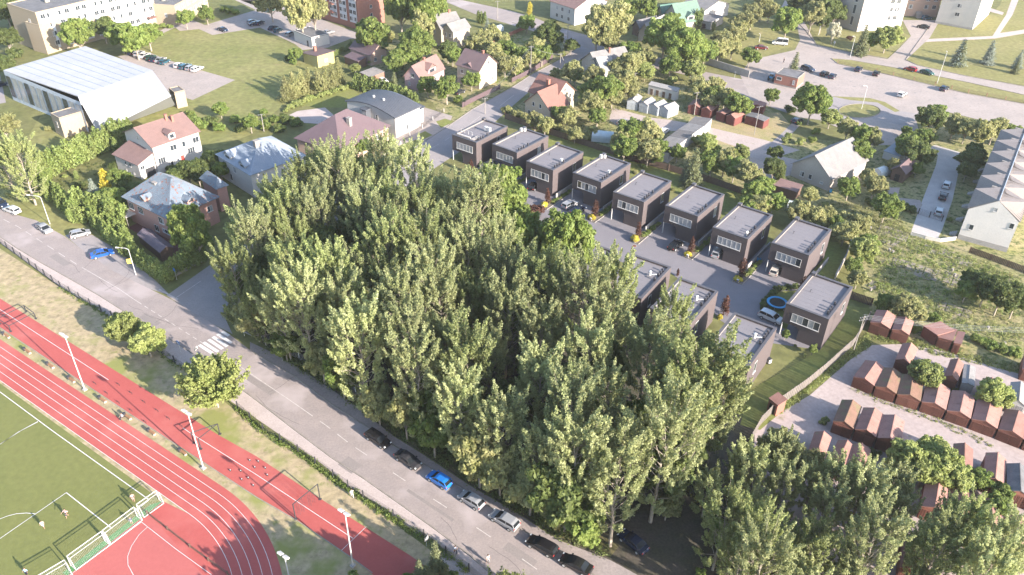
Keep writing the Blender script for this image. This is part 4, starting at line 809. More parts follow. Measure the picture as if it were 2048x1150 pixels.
# row house with a cross gable over every unit
ev = 7.6; a, yaw, w, d = frame3((1934, 417), (2041, 445), (2064, 372), ev); L_ = (P(2025, 288, 11).to_2d() - P(1990, 409, 11).to_2d()).length * 1.28
t = thing('row_house', 'long white row house with zigzag corrugated gable roofs at the right edge', 'row house', (a.x, a.y, 0), yaw)
n = 6; u = L_ / n; rh = 3.6; q = MB(); o = .3
q.face([(o, 0, 0), (w - o, 0, 0), (w - o, 0, ev), (w / 2, 0, ev + rh - .1), (o, 0, ev)]); q.face([(w - o, L_, 0), (o, L_, 0), (o, L_, ev), (w / 2, L_, ev + rh - .1), (w - o, L_, ev)])
q.face([(w - o, 0, 0), (w - o, L_, 0), (w - o, L_, ev), (w - o, 0, ev)]); q.face([(o, L_, 0), (o, 0, 0), (o, 0, ev), (o, L_, ev)])
for k in range(n):
    for x in (o, w - o): q.face([(x, u * k, ev), (x, u * (k + 1), ev), (x, u * (k + .5), ev + rh - .5)])
q.build('wall', rmat('row_house_plaster', (.60, .565, .54), (.54, .51, .49), .3, .2, .9), t); MB().box(o - .05, w - o + .05, -.05, L_ + .05, 0, 1.2).build('plinth', conc, t)
q = MB(); rq = MB(); corr = rmat('corrugated_pinkish', (.23, .20, .188), (.19, .168, .16), .5, .4, .9)
for k in range(n):
    y0, y1, ym = u * k, u * (k + 1), u * (k + .5); zr = ev + rh; zp = ev + rh - .35
    for s, e0 in ((0, -.0), (1, w)):
        m_ = w / 2; e1 = e0
        tris = [[(e1, y0, ev + .1), (e1, ym, zp), (m_, ym, zr), (m_, y0, zr)], [(m_, ym, zr), (e1, ym, zp), (e1, y1, ev + .1), (m_, y1, zr)]]
        for tr in tris:
            q.slab(tr if s == 0 else tr[::-1], .12)
            r_ = ribs(*[Vector(p) + Vector((0, 0, .01)) for p in tr], .45, .09, .07) if tr[0][0] == e1 else ribs(*[Vector(p) + Vector((0, 0, .01)) for p in (tr[1], tr[2], tr[3], tr[0])], .45, .09, .07)
            n0 = len(rq.v); rq.v += r_.v; rq.f += [tuple(i + n0 for i in f) for f in r_.f]; rq.m += r_.m
rf = q.build('roof', corr, t); rq.build('seam', corr, rf, 'stuff')
MB().tube((w / 2, 0, ev + rh + .05), (w / 2, L_, ev + rh + .05), .13, n=5).build('ridge_cap', metal_wh, rf)
for k in range(n):
    MB().box(w * .28, w * .28 + 1.1, u * (k + .92), u * (k + .92) + .6, ev + 1.2, ev + 3.3).build('chimney', conc_lt, rf)
window(t, facemat_in('F', .5, 9.0, w, L_, .0), .8, .9, 1); window(t, facemat_in('F', .2, 3.6, w, L_, .0), .9, 1.3, 1); window(t, facemat_in('F', .88, 6.3, w, L_, .0), .9, 1.3, 1)
for k in range(n):
    for zz_ in (2.4, 5.2): window(t, facemat_in('L', (k + .3) / n, zz_, w, L_, .3), 1.2, 1.3, 2); window(t, facemat_in('L', (k + .7) / n, zz_, w, L_, .3), 1.2, 1.3, 2)
    st = MB()
    for j in range(4): st.box(-1.6 + .35 * j, -1.25 + .35 * j, u * k + .8, u * k + 2.2, 0, .2 * (j + 1))
    st.build('step', conc, t)
# sports hall with folded white roof
z1 = lambda x, y: (x / 3.992, y / 3.993)
t = thing('sports_hall', 'big sports hall with folded white sheet roof and glazed end wall', 'sports hall', (0, 0, 0), 0)
hl = 9.0; c_ = [P(*z1(25, 560), hl), P(*z1(680, 368), hl), P(*z1(1330, 650), hl), P(*z1(640, 815), hl)]
q = MB(); mid1, mid2 = P(*z1(620, 765), 9.8), P(*z1(1215, 560), 9.8)
q.slab([c_[0], mid1, mid2, c_[1]], .3); q.slab([mid1, P(*z1(645, 830), 8.8), P(*z1(1365, 762), 8.8), mid2], .3)
rf = q.build('roof', rmat('hall_roof', (.36, .355, .37), (.31, .31, .33), .06, .2, .7), t)
rq = MB()
for i in range(1, 9):
    f_ = i / 9; A_, B_ = c_[0].lerp(c_[1], f_), mid1.lerp(mid2, f_); rq.slab([A_ + Vector((0, 0, .06)), B_ + Vector((0, 0, .06)), B_ + Vector((.25, .1, .06)), A_ + Vector((.25, .1, .06))], .06)
rq.build('seam', metal_wh, rf, 'stuff')
q = MB(); lo1, lo2 = P(*z1(782, 1062), .3), P(*z1(1400, 840), .3); u1, u2 = P(*z1(650, 825), 8.7), P(*z1(1362, 770), 8.7)
q.face([lo1, lo2, u2, u1]); q.build('wall', rmat('translucent_sheet', (.36, .36, .375), (.30, .31, .325), .15, .25, .5), t)
q = MB(); 
for i in range(0, 25):
    f_ = i / 25; A_, B_ = lo1.lerp(lo2, f_).lerp(u1.lerp(u2, f_), .42), lo1.lerp(lo2, f_).lerp(u1.lerp(u2, f_), .55); A2, B2 = (lo1.lerp(lo2, f_ + .034)).lerp(u1.lerp(u2, f_ + .034), .42), (lo1.lerp(lo2, f_ + .034)).lerp(u1.lerp(u2, f_ + .034), .55)
    off = Vector((.05, -.09, .03)); MB().face([A_ + off, A2 + off, B2 + off, B_ + off]).build('pane', mat('pane_grey', (.36, .39, .43), .3, (.3, .33, .37), .3, .2), t)
q = MB(); g0, g1, gb = c_[0].copy(), P(*z1(640, 815), 8.6), None; g0.z = 8.9
b0, b1 = g0.copy(), g1.copy(); b0.z = b1.z = 0
q.face([b0, b1, g1, g0]); bk = c_[1].copy(); bk.z = 0; q.face([bk, b0, g0, c_[1]]); bk2 = mid2.copy(); bk2.z = 0; q.face([bk2, bk, c_[1], mid2]); q.build('wall', rmat('hall_end', (.42, .46, .52), (.34, .38, .44), .8, .4, .5), t)
for i in range(12):
    a1, a2 = b0.lerp(b1, i / 12 + .01), b0.lerp(b1, (i + .85) / 12); off = Vector((-.05, -.09, 0)); MB().face([a1 + off + Vector((0, 0, 1.2)), a2 + off + Vector((0, 0, 1.2)), a2 + off + Vector((0, 0, 7.6)), a1 + off + Vector((0, 0, 7.6))]).build('pane', glass_lt if i % 3 else glass, t)
house('cream brick block with flat top at the corner of the sports hall', z1(400, 905), z1(465, 935), z1(700, 850), 5.2, 0, 'x', 'box', slit_brick, felt, over=0, name='annex', cat='annex', frame=None) if 0 else None
a, yaw, w, d = frame3(z1(400, 905), z1(470, 945), z1(690, 870), 5.6); t2, _, _ = house('cream brick block with flat dark top at the near corner of the sports hall', 0, 0, 0, 5.4, 0, 'x', 'flat', slit_brick, felt, over=0, name='annex', cat='annex', frame=(a, yaw, w, d), base=(.5, slit_brick), wins=W_('F', (.5,), (3.2,), .9, 1.6, 2))
a, yaw, w, d = frame3(z1(1345, 700), z1(1390, 735), z1(1450, 700), 5.0); house('small cream brick annex with dark roof at the far corner of the sports hall', 0, 0, 0, 4.6, 0, 'x', 'flat', slit_brick, felt, over=0, name='annex', cat='annex', frame=(a, yaw, w, d), base=(.5, slit_brick), wins=W_('F', (.5,), (3,), .8, 1.2, 1))
# blocks of flats
def block(label, Ag, Bg, Cg, ht, wallm, baym, bays, floors, wh=1.5, roofm=felt, side_w=0, gapw=.30, group=None):
    a = P(*Ag).to_2d(); b = P(*Bg).to_2d(); c = P(*Cg).to_2d(); ux = b - a; w = ux.length; ux.normalize(); uy = Vector((-ux.y, ux.x)); d = (c - b).dot(uy)
    t = thing('apartment_block', label, 'apartment block', (a.x, a.y, 0), math.atan2(ux.y, ux.x), group)
    MB().box(0, w, 0, d, 0, ht).build('wall', wallm, t)
    q = MB(); q.box(.25, w - .25, .25, d - .25, ht + .001, ht + .06); rf = q.build('roof', roofm, t); q = MB(); e = .25
    for bx in ((-.05, w + .05, -.05, e), (-.05, w + .05, d - e, d + .05), (-.05, e, e, d - e), (w - e, w + .05, e, d - e)): q.box(*bx, ht, ht + .35)
    q.build('parapet', wallm if wallm is not red_brick else metal_wh, rf)
    for k in range(3): MB().box(w * (.2 + .3 * k), w * (.2 + .3 * k) + 1.5, d * .5, d * .5 + .8, ht, ht + 1.4).build('chimney', conc_lt, rf)
    return t, w, d
def bayfill(t, w, ht, bays, floors, baym, f='F', d=0, gapw=.28, base=1.2, ww=1.6):
    bw = w / bays; fh = (ht - base) / floors
    for i in range(bays):
        if baym:
            q = MB(); x0, x1 = bw * (i + gapw / 2), bw * (i + 1 - gapw / 2)
            q.box(x0, x1, -.12, -.005, base, ht - .3) ; q.build('bay_panel', baym, t)
        for k in range(floors):
            for s in (.32, .68): window(t, Matrix.Translation((bw * (i + s), -.12 if baym else 0, base + fh * (k + .55))) @ Matrix.Rotation(math.pi, 4, 'Z'), ww, 1.5, 2)
a_, w_, d_ = block('long cream brick apartment block with white window bays, upper left', (96, 108), (318, 47), (300, 20), 13.4, slit_brick, pl_white, 8, 4)
bayfill(a_, w_, 13.4, 7, 4, rmat('bay_white', (.52, .53, .56), (.45, .465, .50), .4, .2, .8), gapw=.34)
for k in range(3): window(a_, Matrix.Translation((0, d_ * .3, 3.5 + 3.3 * k)) @ Matrix.Rotation(math.pi / 2, 4, 'Z'), 1.0, 1.3, 1)
q = MB(); q.box(w_ - 4.5, w_ - 1.5, -2.2, -.01, 3.0, 3.2).box(w_ - 4.3, w_ - 3.1, -.1, -.012, .1, 2.6).build('porch', tile_red, a_)
a_, w_, d_ = block('lower end wing of the cream apartment block, behind the sports hall', (68, 101), (96, 109), (88, 78), 9.4, slit_brick, None, 1, 2)
a_, w_, d_ = block('two-storey cream annex with a row of narrow windows beside the apartment block', (357, 51), (418, 15), (400, -15), 7.0, slit_brick, None, 6, 1)
bayfill(a_, w_, 7.0, 6, 2, None, gapw=.3, ww=.8)
window(a_, Matrix.Translation((0, d_ * .3, 3.5)) @ Matrix.Rotation(math.pi / 2, 4, 'Z'), 1.0, 1.3, 1)
a_, w_, d_ = block('red brick apartment block with white window bays, top centre', (642, 37), (719, 60), (790, 50), 17.0, red_brick, None, 4, 5)
bayfill(a_, w_, 17.0, 4, 6, rmat('bay_white', (0, 0, 0), None), gapw=.30, ww=1.6, base=2.2)
for k in range(4): window(a_, Matrix.Translation((w_, d_ * .5, 4.2 + 3.0 * k)) @ Matrix.Rotation(-math.pi / 2, 4, 'Z'), 1.1, 1.2, 1)
q = MB()
for k in range(4): q.box(w_ * .30, w_ * .30 + 2.4, -1.3, -.13, 4 + 3 * k, 4.15 + 3 * k).box(w_ * .30, w_ * .30 + 2.4, -1.35, -1.3, 4 + 3 * k, 5.0 + 3 * k)
q.build('balcony', red_brick, a_)
a_, w_, d_ = block('tall pinkish-white building behind the spruce at the school yard', (1664, 48), (1713, 64), (1722, 40), 16, pl_beige, None, 1, 4)
for k in range(3): window(a_, Matrix.Translation((w_ * .72, 0, 3.5 + 4.2 * k)) @ Matrix.Rotation(math.pi, 4, 'Z'), 1.2, 3.2, 1)
a_, w_, d_ = block('tall plain white building wing with pairs of windows beside the yard drive', (1714, 62), (1799, 61), (1812, 38), 16, pl_white, None, 1, 4)
for k in range(4):
    for x in (.66, .80): window(a_, Matrix.Translation((w_ * x, 0, 4.8 + 3.0 * k)) @ Matrix.Rotation(math.pi, 4, 'Z'), 1.5, 1.5, 3)
a_, w_, d_ = block('tall white end building with single windows on the sunburnt lawn', (1870, 46), (1944, 60), (1968, 28), 16, pl_white, None, 1, 4)
for k in range(4): window(a_, Matrix.Translation((w_ * .5, 0, 4.6 + 3.2 * k)) @ Matrix.Rotation(math.pi, 4, 'Z'), 1.6, 1.4, 2)
MB().box(-.06, w_ + .06, -.06, 1, 0, .8).build('plinth', conc, a_)
a_, w_, d_ = block('pinkish link building with steps and glazed door between the two white wings', (1806, 32), (1872, 34), (1880, 0), 11, pl_peach, None, 1, 3)
for k in range(3):
    for x in (.15, .62, .85): window(a_, Matrix.Translation((w_ * x, 0, 3.8 + 3.0 * k)) @ Matrix.Rotation(math.pi, 4, 'Z'), 1.5, 1.5, 3)
st = MB()
for j in range(8): st.box(w_ * .35, w_ * .35 + 2.2, -.35 * (8 - j), -.35 * (7 - j), 0, .25 * (j + 1))
st.build('step', conc_lt, a_)
# ------------------------------------------------------------------ garages
def garage(label, fl, fr, depth, ev, rh, wallm, roofm, group, dirp=None, dz=None, shed=False):
    a, b = P(*fl).to_2d(), P(*fr).to_2d(); ux = b - a; w = ux.length; ux.normalize(); uy = Vector((-ux.y, ux.x))
    t, _, _ = house(label, 0, 0, 0, ev, rh, 'y', 'shed' if shed else 'gable', wallm, roofm, over=.08, name='garage', cat='garage', frame=(a - uy * 0, math.atan2(ux.y, ux.x), w, depth), group=group)
    hw = w / 2 - .28
    for s, x in ((0, .2), (1, w / 2 + .03)):
        D = MB().box(0, hw + .02, 0, .05, 0, ev - .25); 
        for k in range(4): D.box(.1 + k * hw / 4, .14 + k * hw / 4, .05, .075, .05, ev - .3)
        D = D.build('door', wallm, t); D.matrix_local = Matrix.Translation((x + hw + .02, .08, .02)) @ Matrix.Rotation(math.pi, 4, 'Z')
    MB().box(w / 2 - .25, w / 2 - .19, 0, .06, 1.0, 1.1).build('handle', steel_dk, t)
    rq = MB(); e = .05
    for k in (1, 2): y = depth * k / 3; rq.slab([(0, y, ev + .13), (w / 2, y, ev + rh + .13), (w / 2, y + .07, ev + rh + .13), (0, y + .07, ev + .13)], .03); rq.slab([(w / 2, y, ev + rh + .13), (w, y, ev + .13), (w, y + .07, ev + .13), (w / 2, y + .07, ev + rh + .13)], .03)
    if not shed: rq.build('sheet_joint', roofm, t)
    return t
g4 = lambda x, y: (1536 + x / 3.992, 576 + y / 3.993)
front = [((655, 785), (815, 838)), ((828, 862), (985, 905)), ((1003, 925), (1170, 975)), ((1195, 985), (1375, 1058)), ((1395, 1055), (1570, 1118)), ((1590, 1125), (1775, 1190)), ((1800, 1205), (1985, 1270)), ((2010, 1290), (2200, 1355))]
for i, (l, r) in enumerate(front):
    r = (front[i + 1][0][0] - 6, front[i + 1][0][1] - 4) if i < 7 else r
    garage('rusty red-brown gabled garage, %s from the left in the middle garage row' % OD[i], g4(*l), g4(*r), 5.9, 2.05, .65, rust, (rust_rf, rust_rf3, rust_rf2)[(i * 5 + i // 2) % 3], 'rusty garages of the middle row')
back = [((985, 655), (1110, 700), rust), ((1370, 790), (1480, 830), rust), ((1510, 840), (1610, 870), conc), ((1660, 960), (1790, 1000), rust), ((1880, 990), (2020, 1035), pl_grey)]
names = ['leftmost', 'second', 'flat grey-topped', 'tree-covered', 'pale grey-white']
for i, (l, r, m_) in enumerate(back):
    garage('%s garage in the rear line behind the middle garage row' % names[i], g4(*l), g4(*r), 5.6, 2.3, .75 if i != 2 else .2, m_, rust_rf if m_ is rust else slate_pale, 'garages behind the middle row')
g8 = lambda x, y: (1536 + x / 3.992, 862 + y / 3.993)
low = [(g4(490, 1150), g4(655, 1212)), (g4(662, 1215), g4(832, 1280)), (g4(840, 1284), g4(1020, 1345))]
for i, (l, r) in enumerate(low): garage('rusty gabled garage, %s from the left in the lower garage row' % OD[i], l, r, 6.0, 2.3, .75, rust, (rust_rf2, rust_rf, rust_rf3)[i], 'rusty garages of the lower row')
low2 = [(g8(1430, 400), g8(1590, 450)), (g8(1670, 470), g8(1840, 530)), (g8(1860, 570), g8(2050, 630)), (g8(2070, 650), g8(2250, 710))]
for i, (l, r) in enumerate(low2): garage('dark red gabled garage, %s beyond the bright leafy trees in the lower row' % OD[i], l, r, 6.0, 2.4, .8, rust, rust_rf if i < 2 else felt, 'rusty garages of the lower row')
low3 = [(g8(280, 290), g8(420, 340)), (g8(440, 350), g8(580, 410)), (g8(600, 400), g8(760, 450)), (g8(1180, 690), g8(1380, 765)), (g8(1400, 780), g8(1580, 840)), (g8(1640, 850), g8(1820, 910)), (g8(1840, 1010), g8(2080, 1090)), (g8(1010, 1180), g8(1180, 1240))]
for i, (l, r) in enumerate(low3): garage('faded red garage, %s from the left of those half hidden under the trees' % OD[i], l, r, 6.0, 2.3, .75, rust, rust_rf, 'red garages under the trees')
top = [((790, 350), (950, 405)), ((960, 410), (1100, 455)), ((1210, 380), (1320, 465)), ((1325, 470), (1440, 510)), ((1450, 515), (1510, 535))]
tl = ['leftmost rusty garage under the cables by the corner pole', 'second rusty garage under the cables, overgrown at its side', 'left red garage of the low block with one long roof', 'middle red garage of the low block with one long roof', 'small lean-to at the right end of the low red garage block']
for i, (l, r) in enumerate(top):
    garage(tl[i], g4(*l), g4(*r), 4.8 if i < 2 else 4.2, 2.2, .6 if i < 2 else .25, rust, rust_rf, 'rusty garages below the allotments', shed=i >= 2)
garage('rusty garage cut by the right edge above the dirt lane', g4(1990, 730), g4(2120, 770), 5, 2.3, .6, rust, rust_rf, 'rusty garages below the allotments')
z3 = lambda x, y: (1024 + x / 3.992, y / 3.993)
for i, (l, r) in enumerate((((910, 870), (1000, 885)), ((1005, 890), (1080, 910)), ((1085, 905), (1160, 930)), ((1165, 920), (1240, 948)))):
    garage('silver-white metal garage, %s from the left of the four beside the dirt turning' % OD[i], z3(*l), z3(*r), 5.2, 2.4, .8, rmat('silver_metal', (.33, .355, .375), (.27, .29, .315), .8, .3, .5), slate_pale, 'silver garages')
for i, (l, r) in enumerate((((1395, 905), (1490, 925)), ((1500, 930), (1580, 952)), ((1620, 955), (1690, 980)), ((1700, 985), (1770, 1010)), ((1850, 985), (2000, 1032)), ((1900, 895), (2000, 915)))):
    garage('dark red garage, %s of the six along the upper dirt track' % OD[i], z3(*l), z3(*r), 5.5 if i < 4 else 3.5, 2.3, .8 if i not in (2, 4, 5) else .25, mat('maroon_paint', (.15, .05, .042), .8, (.12, .042, .038), .6, .5), rust_rf if i != 4 else felt, 'dark red garages')
# long line of sheds with patched corrugated roofs
ps = [(1405, 236), (1390, 250), (1372, 262), (1352, 277), (1332, 292), (1318, 304)]
for i in range(5):
    a, b = P(*ps[i], 2.4).to_2d(), P(*ps[i + 1], 2.4).to_2d(); ux = (b - a); L2 = ux.length; ux.normalize(); uy = Vector((-ux.y, ux.x))
    house('corrugated grey shed, %s from the top of the patched diagonal shed line' % OD[i], 0, 0, 0, 2.3, .5, 'x', 'shed', pl_grey, (slate_grey, slate_pale)[i % 2], over=.05, name='shed', cat='shed', frame=(a - uy * 2.2, math.atan2(ux.y, ux.x), L2, 5.0), rib=.4, group='patched sheds')
# greenhouses
def greenhouse(label, a, b, wd, h, m_):
    A, B = P(*a).to_2d(), P(*b).to_2d(); ux = B - A; L2 = ux.length; t = thing('greenhouse', label, 'greenhouse', (A.x, A.y, 0), math.atan2(ux.y, ux.x), 'garden greenhouses')
    q = MB(); arc = [(-wd / 2 * math.cos(math.pi * i / 8), h * .45 + h * .55 * math.sin(math.pi * i / 8)) for i in range(9)]; arc = [(-wd / 2, 0)] + arc + [(wd / 2, 0)]
    for (y0, z0), (y1, z1_) in zip(arc[:-1], arc[1:]): q.face([(0, y0, z0), (L2, y0, z0), (L2, y1, z1_), (0, y1, z1_)])
    q.face([(0, y, z_) for y, z_ in arc]); q.face([(L2, y, z_) for y, z_ in arc[::-1]]); q.build('cover', m_, t)
    for k in range(int(L2 / 1.2) + 1):
        q = MB()
        for (y0, z0), (y1, z1_) in zip(arc[:-1], arc[1:]): q.tube((k * 1.2, y0 * 1.01, z0 * 1.01), (k * 1.2, y1 * 1.01, z1_ * 1.01), .035, n=4)
        q.build('hoop', steel, t)
greenhouse('glass greenhouse with white ribs behind the brick cube row', (1184, 278), (1226, 282), 3.4, 2.6, poly_tn)
greenhouse('white film tunnel greenhouse beside the last cube house', (1574, 418), (1604, 424), 3.0, 2.2, poly_tn)
greenhouse('small film greenhouse left of the dark garden hut', (1752, 352), (1772, 345), 2.6, 2.0, poly_tn)
greenhouse('little curved greenhouse on the upper garden beyond the cream house', (985, 66), (1002, 60), 2.6, 2.0, poly_tn)
# ================================================================== cars
def paint(name, c): return mat('car_paint_' + name, c, .25, tuple(x * .95 for x in c), .5, .05, spec=.7)
PAINT = dict(black=paint('black', (.010, .010, .012)), grey=paint('dark_grey', (.03, .03, .034)), blue=paint('blue', (.012, .075, .30)), lblue=paint('light_blue', (.015, .15, .48)), silver=paint('silver', (.25, .255, .27)),
             white=paint('white', (.50, .50, .50)), red=paint('red', (.26, .015, .02)), maroon=paint('maroon', (.09, .014, .018)), green=paint('dark_green', (.015, .06, .045)), teal=paint('teal', (.015, .07, .10)), navy=paint('navy', (.012, .02, .045)), beige=paint('beige', (.45, .41, .36)))
car_glass = mat('car_glass', (.012, .015, .018), .15, (.016, .019, .022), .4, .1, spec=.35); tail_m = mat('tail_light', (.35, .02, .02), .3, (.3, .02, .02), 1, .05, spec=.7); head_m = mat('head_light', (.6, .62, .62), .2, (.5, .52, .52), 1, .05, spec=.8)
rim_m = mat('wheel_rim', (.38, .38, .39), .4, (.3, .3, .31), 1, .1, spec=.6)
# side profiles (x forward, z up): lower body and cabin, metres
CARS = dict(
    hatch=dict(L=4.1, W=1.74, body=[(-2.05, .35), (-2.05, .80), (-1.98, .98), (-1.2, 1.0), (.75, .98), (1.75, .82), (2.0, .62), (2.05, .35)], cab=[(-1.98, .97), (-1.65, 1.42), (-1.2, 1.50), (.0, 1.48), (.42, 1.36), (1.15, .92)]),
    estate=dict(L=4.6, W=1.78, body=[(-2.3, .35), (-2.3, .85), (-2.22, 1.0), (-1.2, 1.0), (.8, .97), (2.0, .80), (2.25, .62), (2.3, .35)], cab=[(-2.24, .98), (-2.0, 1.40), (-1.6, 1.50), (.0, 1.49), (.45, 1.36), (1.25, .92)]),
    sedan=dict(L=4.6, W=1.78, body=[(-2.3, .35), (-2.3, .85), (-2.2, 1.0), (-1.4, 1.02), (.8, .96), (2.0, .80), (2.25, .62), (2.3, .35)], cab=[(-1.65, 1.0), (-1.0, 1.40), (-.6, 1.45), (.1, 1.44), (.5, 1.34), (1.25, .92)]),
    suv=dict(L=4.7, W=1.88, body=[(-2.35, .42), (-2.35, .95), (-2.25, 1.12), (-1.2, 1.12), (.9, 1.1), (2.05, .98), (2.3, .75), (2.35, .42)], cab=[(-2.28, 1.1), (-2.0, 1.58), (-1.5, 1.70), (.1, 1.68), (.6, 1.52), (1.35, 1.05)]),
    van=dict(L=5.4, W=2.0, body=[(-2.7, .4), (-2.7, 1.2), (-2.68, 1.25), (0, 1.25), (1.6, 1.22), (2.3, 1.0), (2.65, .8), (2.7, .4)], cab=[(-2.69, 1.22), (-2.6, 2.2), (-2.3, 2.35), (.7, 2.35), (1.1, 2.2), (1.95, 1.18)]))
CPROTO = {}
def car_parts(kind):
    c = CARS[kind]; W = c['W'] / 2; parts = {}
    q = MB(); b = c['body']; n = len(b)
    def ring(prof, wl, wh):                       # narrower towards the top
        zs = [p[1] for p in prof]; z0, z1_ = min(zs), max(zs); out = []
        for s in (-1, 1): out.append([(x, s * (wl + (wh - wl) * (z - z0) / (z1_ - z0 + 1e-6)) * (1 - .09 * (abs(x) / (c['L'] / 2)) ** 4), z) for x, z in prof])
        return out
    l, r = ring(b, W, W * .97); q.face(l); q.face(r[::-1])
    for i in range(n): j = (i + 1) % n; q.face([l[j], l[i], r[i], r[j]])
    cb = c['cab']; l2, r2 = ring(cb, W * .93, W * .76)
    # roof panel and pillars in body colour
    k = len(cb)
    for i in range(1, k - 2): q.face([l2[i], l2[i + 1], r2[i + 1], r2[i]][::-1] if 0 else [l2[i + 1], l2[i], r2[i], r2[i + 1]])
    parts['body'] = (q, 'paint')
    def inset(p, c_, f): return tuple(c_[j] + (p[j] - c_[j]) * f for j in range(3))
    def panel(pts, f=.93):
        c_ = tuple(sum(p[j] for p in pts) / len(pts) for j in range(3)); return [inset(p, c_, f) for p in pts]
    g = MB(); g.face([l2[k - 1], l2[k - 2], r2[k - 2], r2[k - 1]]); parts['windscreen'] = (g, 'glass')
    g = MB(); g.face([l2[1], l2[0], r2[0], r2[1]]); parts['rear_window'] = (g, 'glass')
    for s, sd_ in (('a', l2), ('b', r2)):
        g = MB(); pts = [sd_[0], sd_[1]] + sd_[2:k - 2] + [sd_[k - 2], sd_[k - 1]]; g.face(pts if s == 'a' else pts[::-1]); parts['side_window' + s] = (g, 'glass')
    for s in (-1, 1):                             # pillars proud of the glass
        g = MB(); sd_ = l2 if s < 0 else r2
        def bar(p0, p1, w): g.tube((p0[0], p0[1] + s * .015, p0[2]), (p1[0], p1[1] + s * .015, p1[2]), w, n=4)
        bar(sd_[0], sd_[1], .06); bar(sd_[k - 1], sd_[k - 2], .045); m0 = inset(sd_[2], sd_[3], .45); xm = (sd_[2][0] + sd_[3][0]) / 2; bar((xm, sd_[0][1], cb[0][1]), (xm, sd_[2][1], sd_[2][2]), .035)
        for i in range(1, k - 2): bar(sd_[i], sd_[i + 1], .04)
        parts['pillar' + ('a' if s < 0 else 'b')] = (g, 'paint')
        x0 = c['L'] / 2; zb = b[1][1]
        parts['headlight' + ('a' if s < 0 else 'b')] = (MB().box(x0 - .28, x0 - .03, *sorted((s * W * .62, s * W * .90)), b[-2][1] - .03, b[-2][1] + .12), 'head')
        parts['tail_light' + ('a' if s < 0 else 'b')] = (MB().box(-x0 - .012, -x0 + .08, *sorted((s * W * .66, s * W * .93)), zb - .12, zb + .08), 'tail')
        parts['mirror' + ('a' if s < 0 else 'b')] = (MB().box(.85, 1.05, *sorted((s * W * .95, s * (W + .14))), b[3][1] - .02, b[3][1] + .14), 'paint')
    wb = c['L'] * .305
    wheels = [(x, s) for x in (-wb, wb) for s in (-1, 1)]
    return parts, wheels, W
def car(kind, col, label, rear, front, z0=0, group=None, word='car', h=.7):
    key = (kind, col); a, b = P(*rear, h), P(*front, h); cx, cy = (a.x + b.x) / 2, (a.y + b.y) / 2; rz = math.atan2(b.y - a.y, b.x - a.x)
    if key not in CPROTO:
        parts, wheels, W = car_parts(kind); t = thing('parked_' + ('van' if kind == 'van' else 'car'), label, word, (0, 0, 0), 0); mm = dict(paint=PAINT[col], glass=car_glass, head=head_m, tail=tail_m)
        for k_, (q, m_) in parts.items():
            nm = k_[:-1] if k_[-1] in 'ab' and k_ not in ('body',) else k_
            o = q.build(nm, mm[m_], t)
        for x, s in wheels:
            q = MB(); q.tube((x, s * (W - .2), .33), (x, s * (W + .015), .33), .33, n=14); o = q.build('wheel', black_m, t)
            q = MB(); q.tube((x, s * (W + .0), .33), (x, s * (W + .03), .33), .20, n=10); q.build('rim', rim_m, o)
        CPROTO[key] = t
    else: t = copy_tree(CPROTO[key]); t['label'] = label; t['category'] = word
    t.location = (cx, cy, z0 + .02); t.rotation_euler = (0, 0, rz)
    if group: t['group'] = group
    return t
gk = 'cars parked along the wood side of the road'
car('estate', 'black', 'black estate car at the head of the kerbside line, nearest the zebra crossing', (733, 862), (779, 892), group=gk)
car('sedan', 'grey', 'dark grey saloon parked second in the kerbside line before the blue hatchback', (792, 903), (840, 934), group=gk)
car('hatch', 'lblue', 'bright blue hatchback in the middle of the kerbside line', (900, 972), (857, 945), group=gk)
car('hatch', 'silver', 'silver hatchback parked right behind the bright blue hatchback', (967, 1014), (918, 984), group=gk)
car('estate', 'silver', 'silver estate car between the silver hatchback and the black estate', (1037, 1056), (980, 1022), group=gk)
car('estate', 'black', 'black estate car behind the silver estate in the kerbside line', (1113, 1106), (1055, 1075), group=gk)
car('sedan', 'black', 'black saloon at the bottom end of the kerbside line', (1180, 1142), (1124, 1114), group=gk)
car('sedan', 'navy', 'dark blue car in deep shade under the trees by the clearing', (1285, 1098), (1248, 1068))
car('sedan', 'navy', 'dark blue car cut by the left edge of the photo', (-12, 398), (12, 412))
car('estate', 'white', 'white estate car on the verge just right of the dark car at the left edge', (36, 424), (10, 414))
car('sedan', 'silver', 'silver saloon at the kerb below the first street lamp', (76, 448), (100, 464))
car('hatch', 'silver', 'silver-white hatchback in the bay beside the thuja hedge', (146, 470), (174, 463))
car('sedan', 'blue', 'shiny blue saloon parked askew in the bay by the hedge', (185, 511), (223, 502))
car('estate', 'silver', 'silver estate on the driveway in front of the fourth cube house', (1128, 414), (1152, 402))
car('sedan', 'navy', 'dark blue saloon beside the silver estate on the cube house driveway', (1147, 426), (1166, 414))
car('sedan', 'black', 'black saloon with red tail lights behind a purple columnar tree', (1341, 497), (1362, 482))
car('hatch', 'silver', 'silver hatchback inside the carport of the seventh cube house', (1430, 512), (1439, 497))
car('hatch', 'beige', 'beige hatchback inside the carport of the last cube house of the row', (1546, 548), (1556, 532))
car('suv', 'white', 'white estate with dark roof rails beside the trampoline', (1524, 626), (1560, 642))
car('hatch', 'black', 'black hatchback deep in the carport of the third cube house', (1062, 377), (1072, 366))
car('sedan', 'navy', 'dark blue saloon alone at the top path of the meadow', (437, 56), (454, 61))
car('hatch', 'silver', 'silver hatchback at the mouth of the car park, top', (497, 45), (511, 41)); car('sedan', 'navy', 'dark car next to the silver hatchback at the car park mouth', (503, 48), (516, 46))
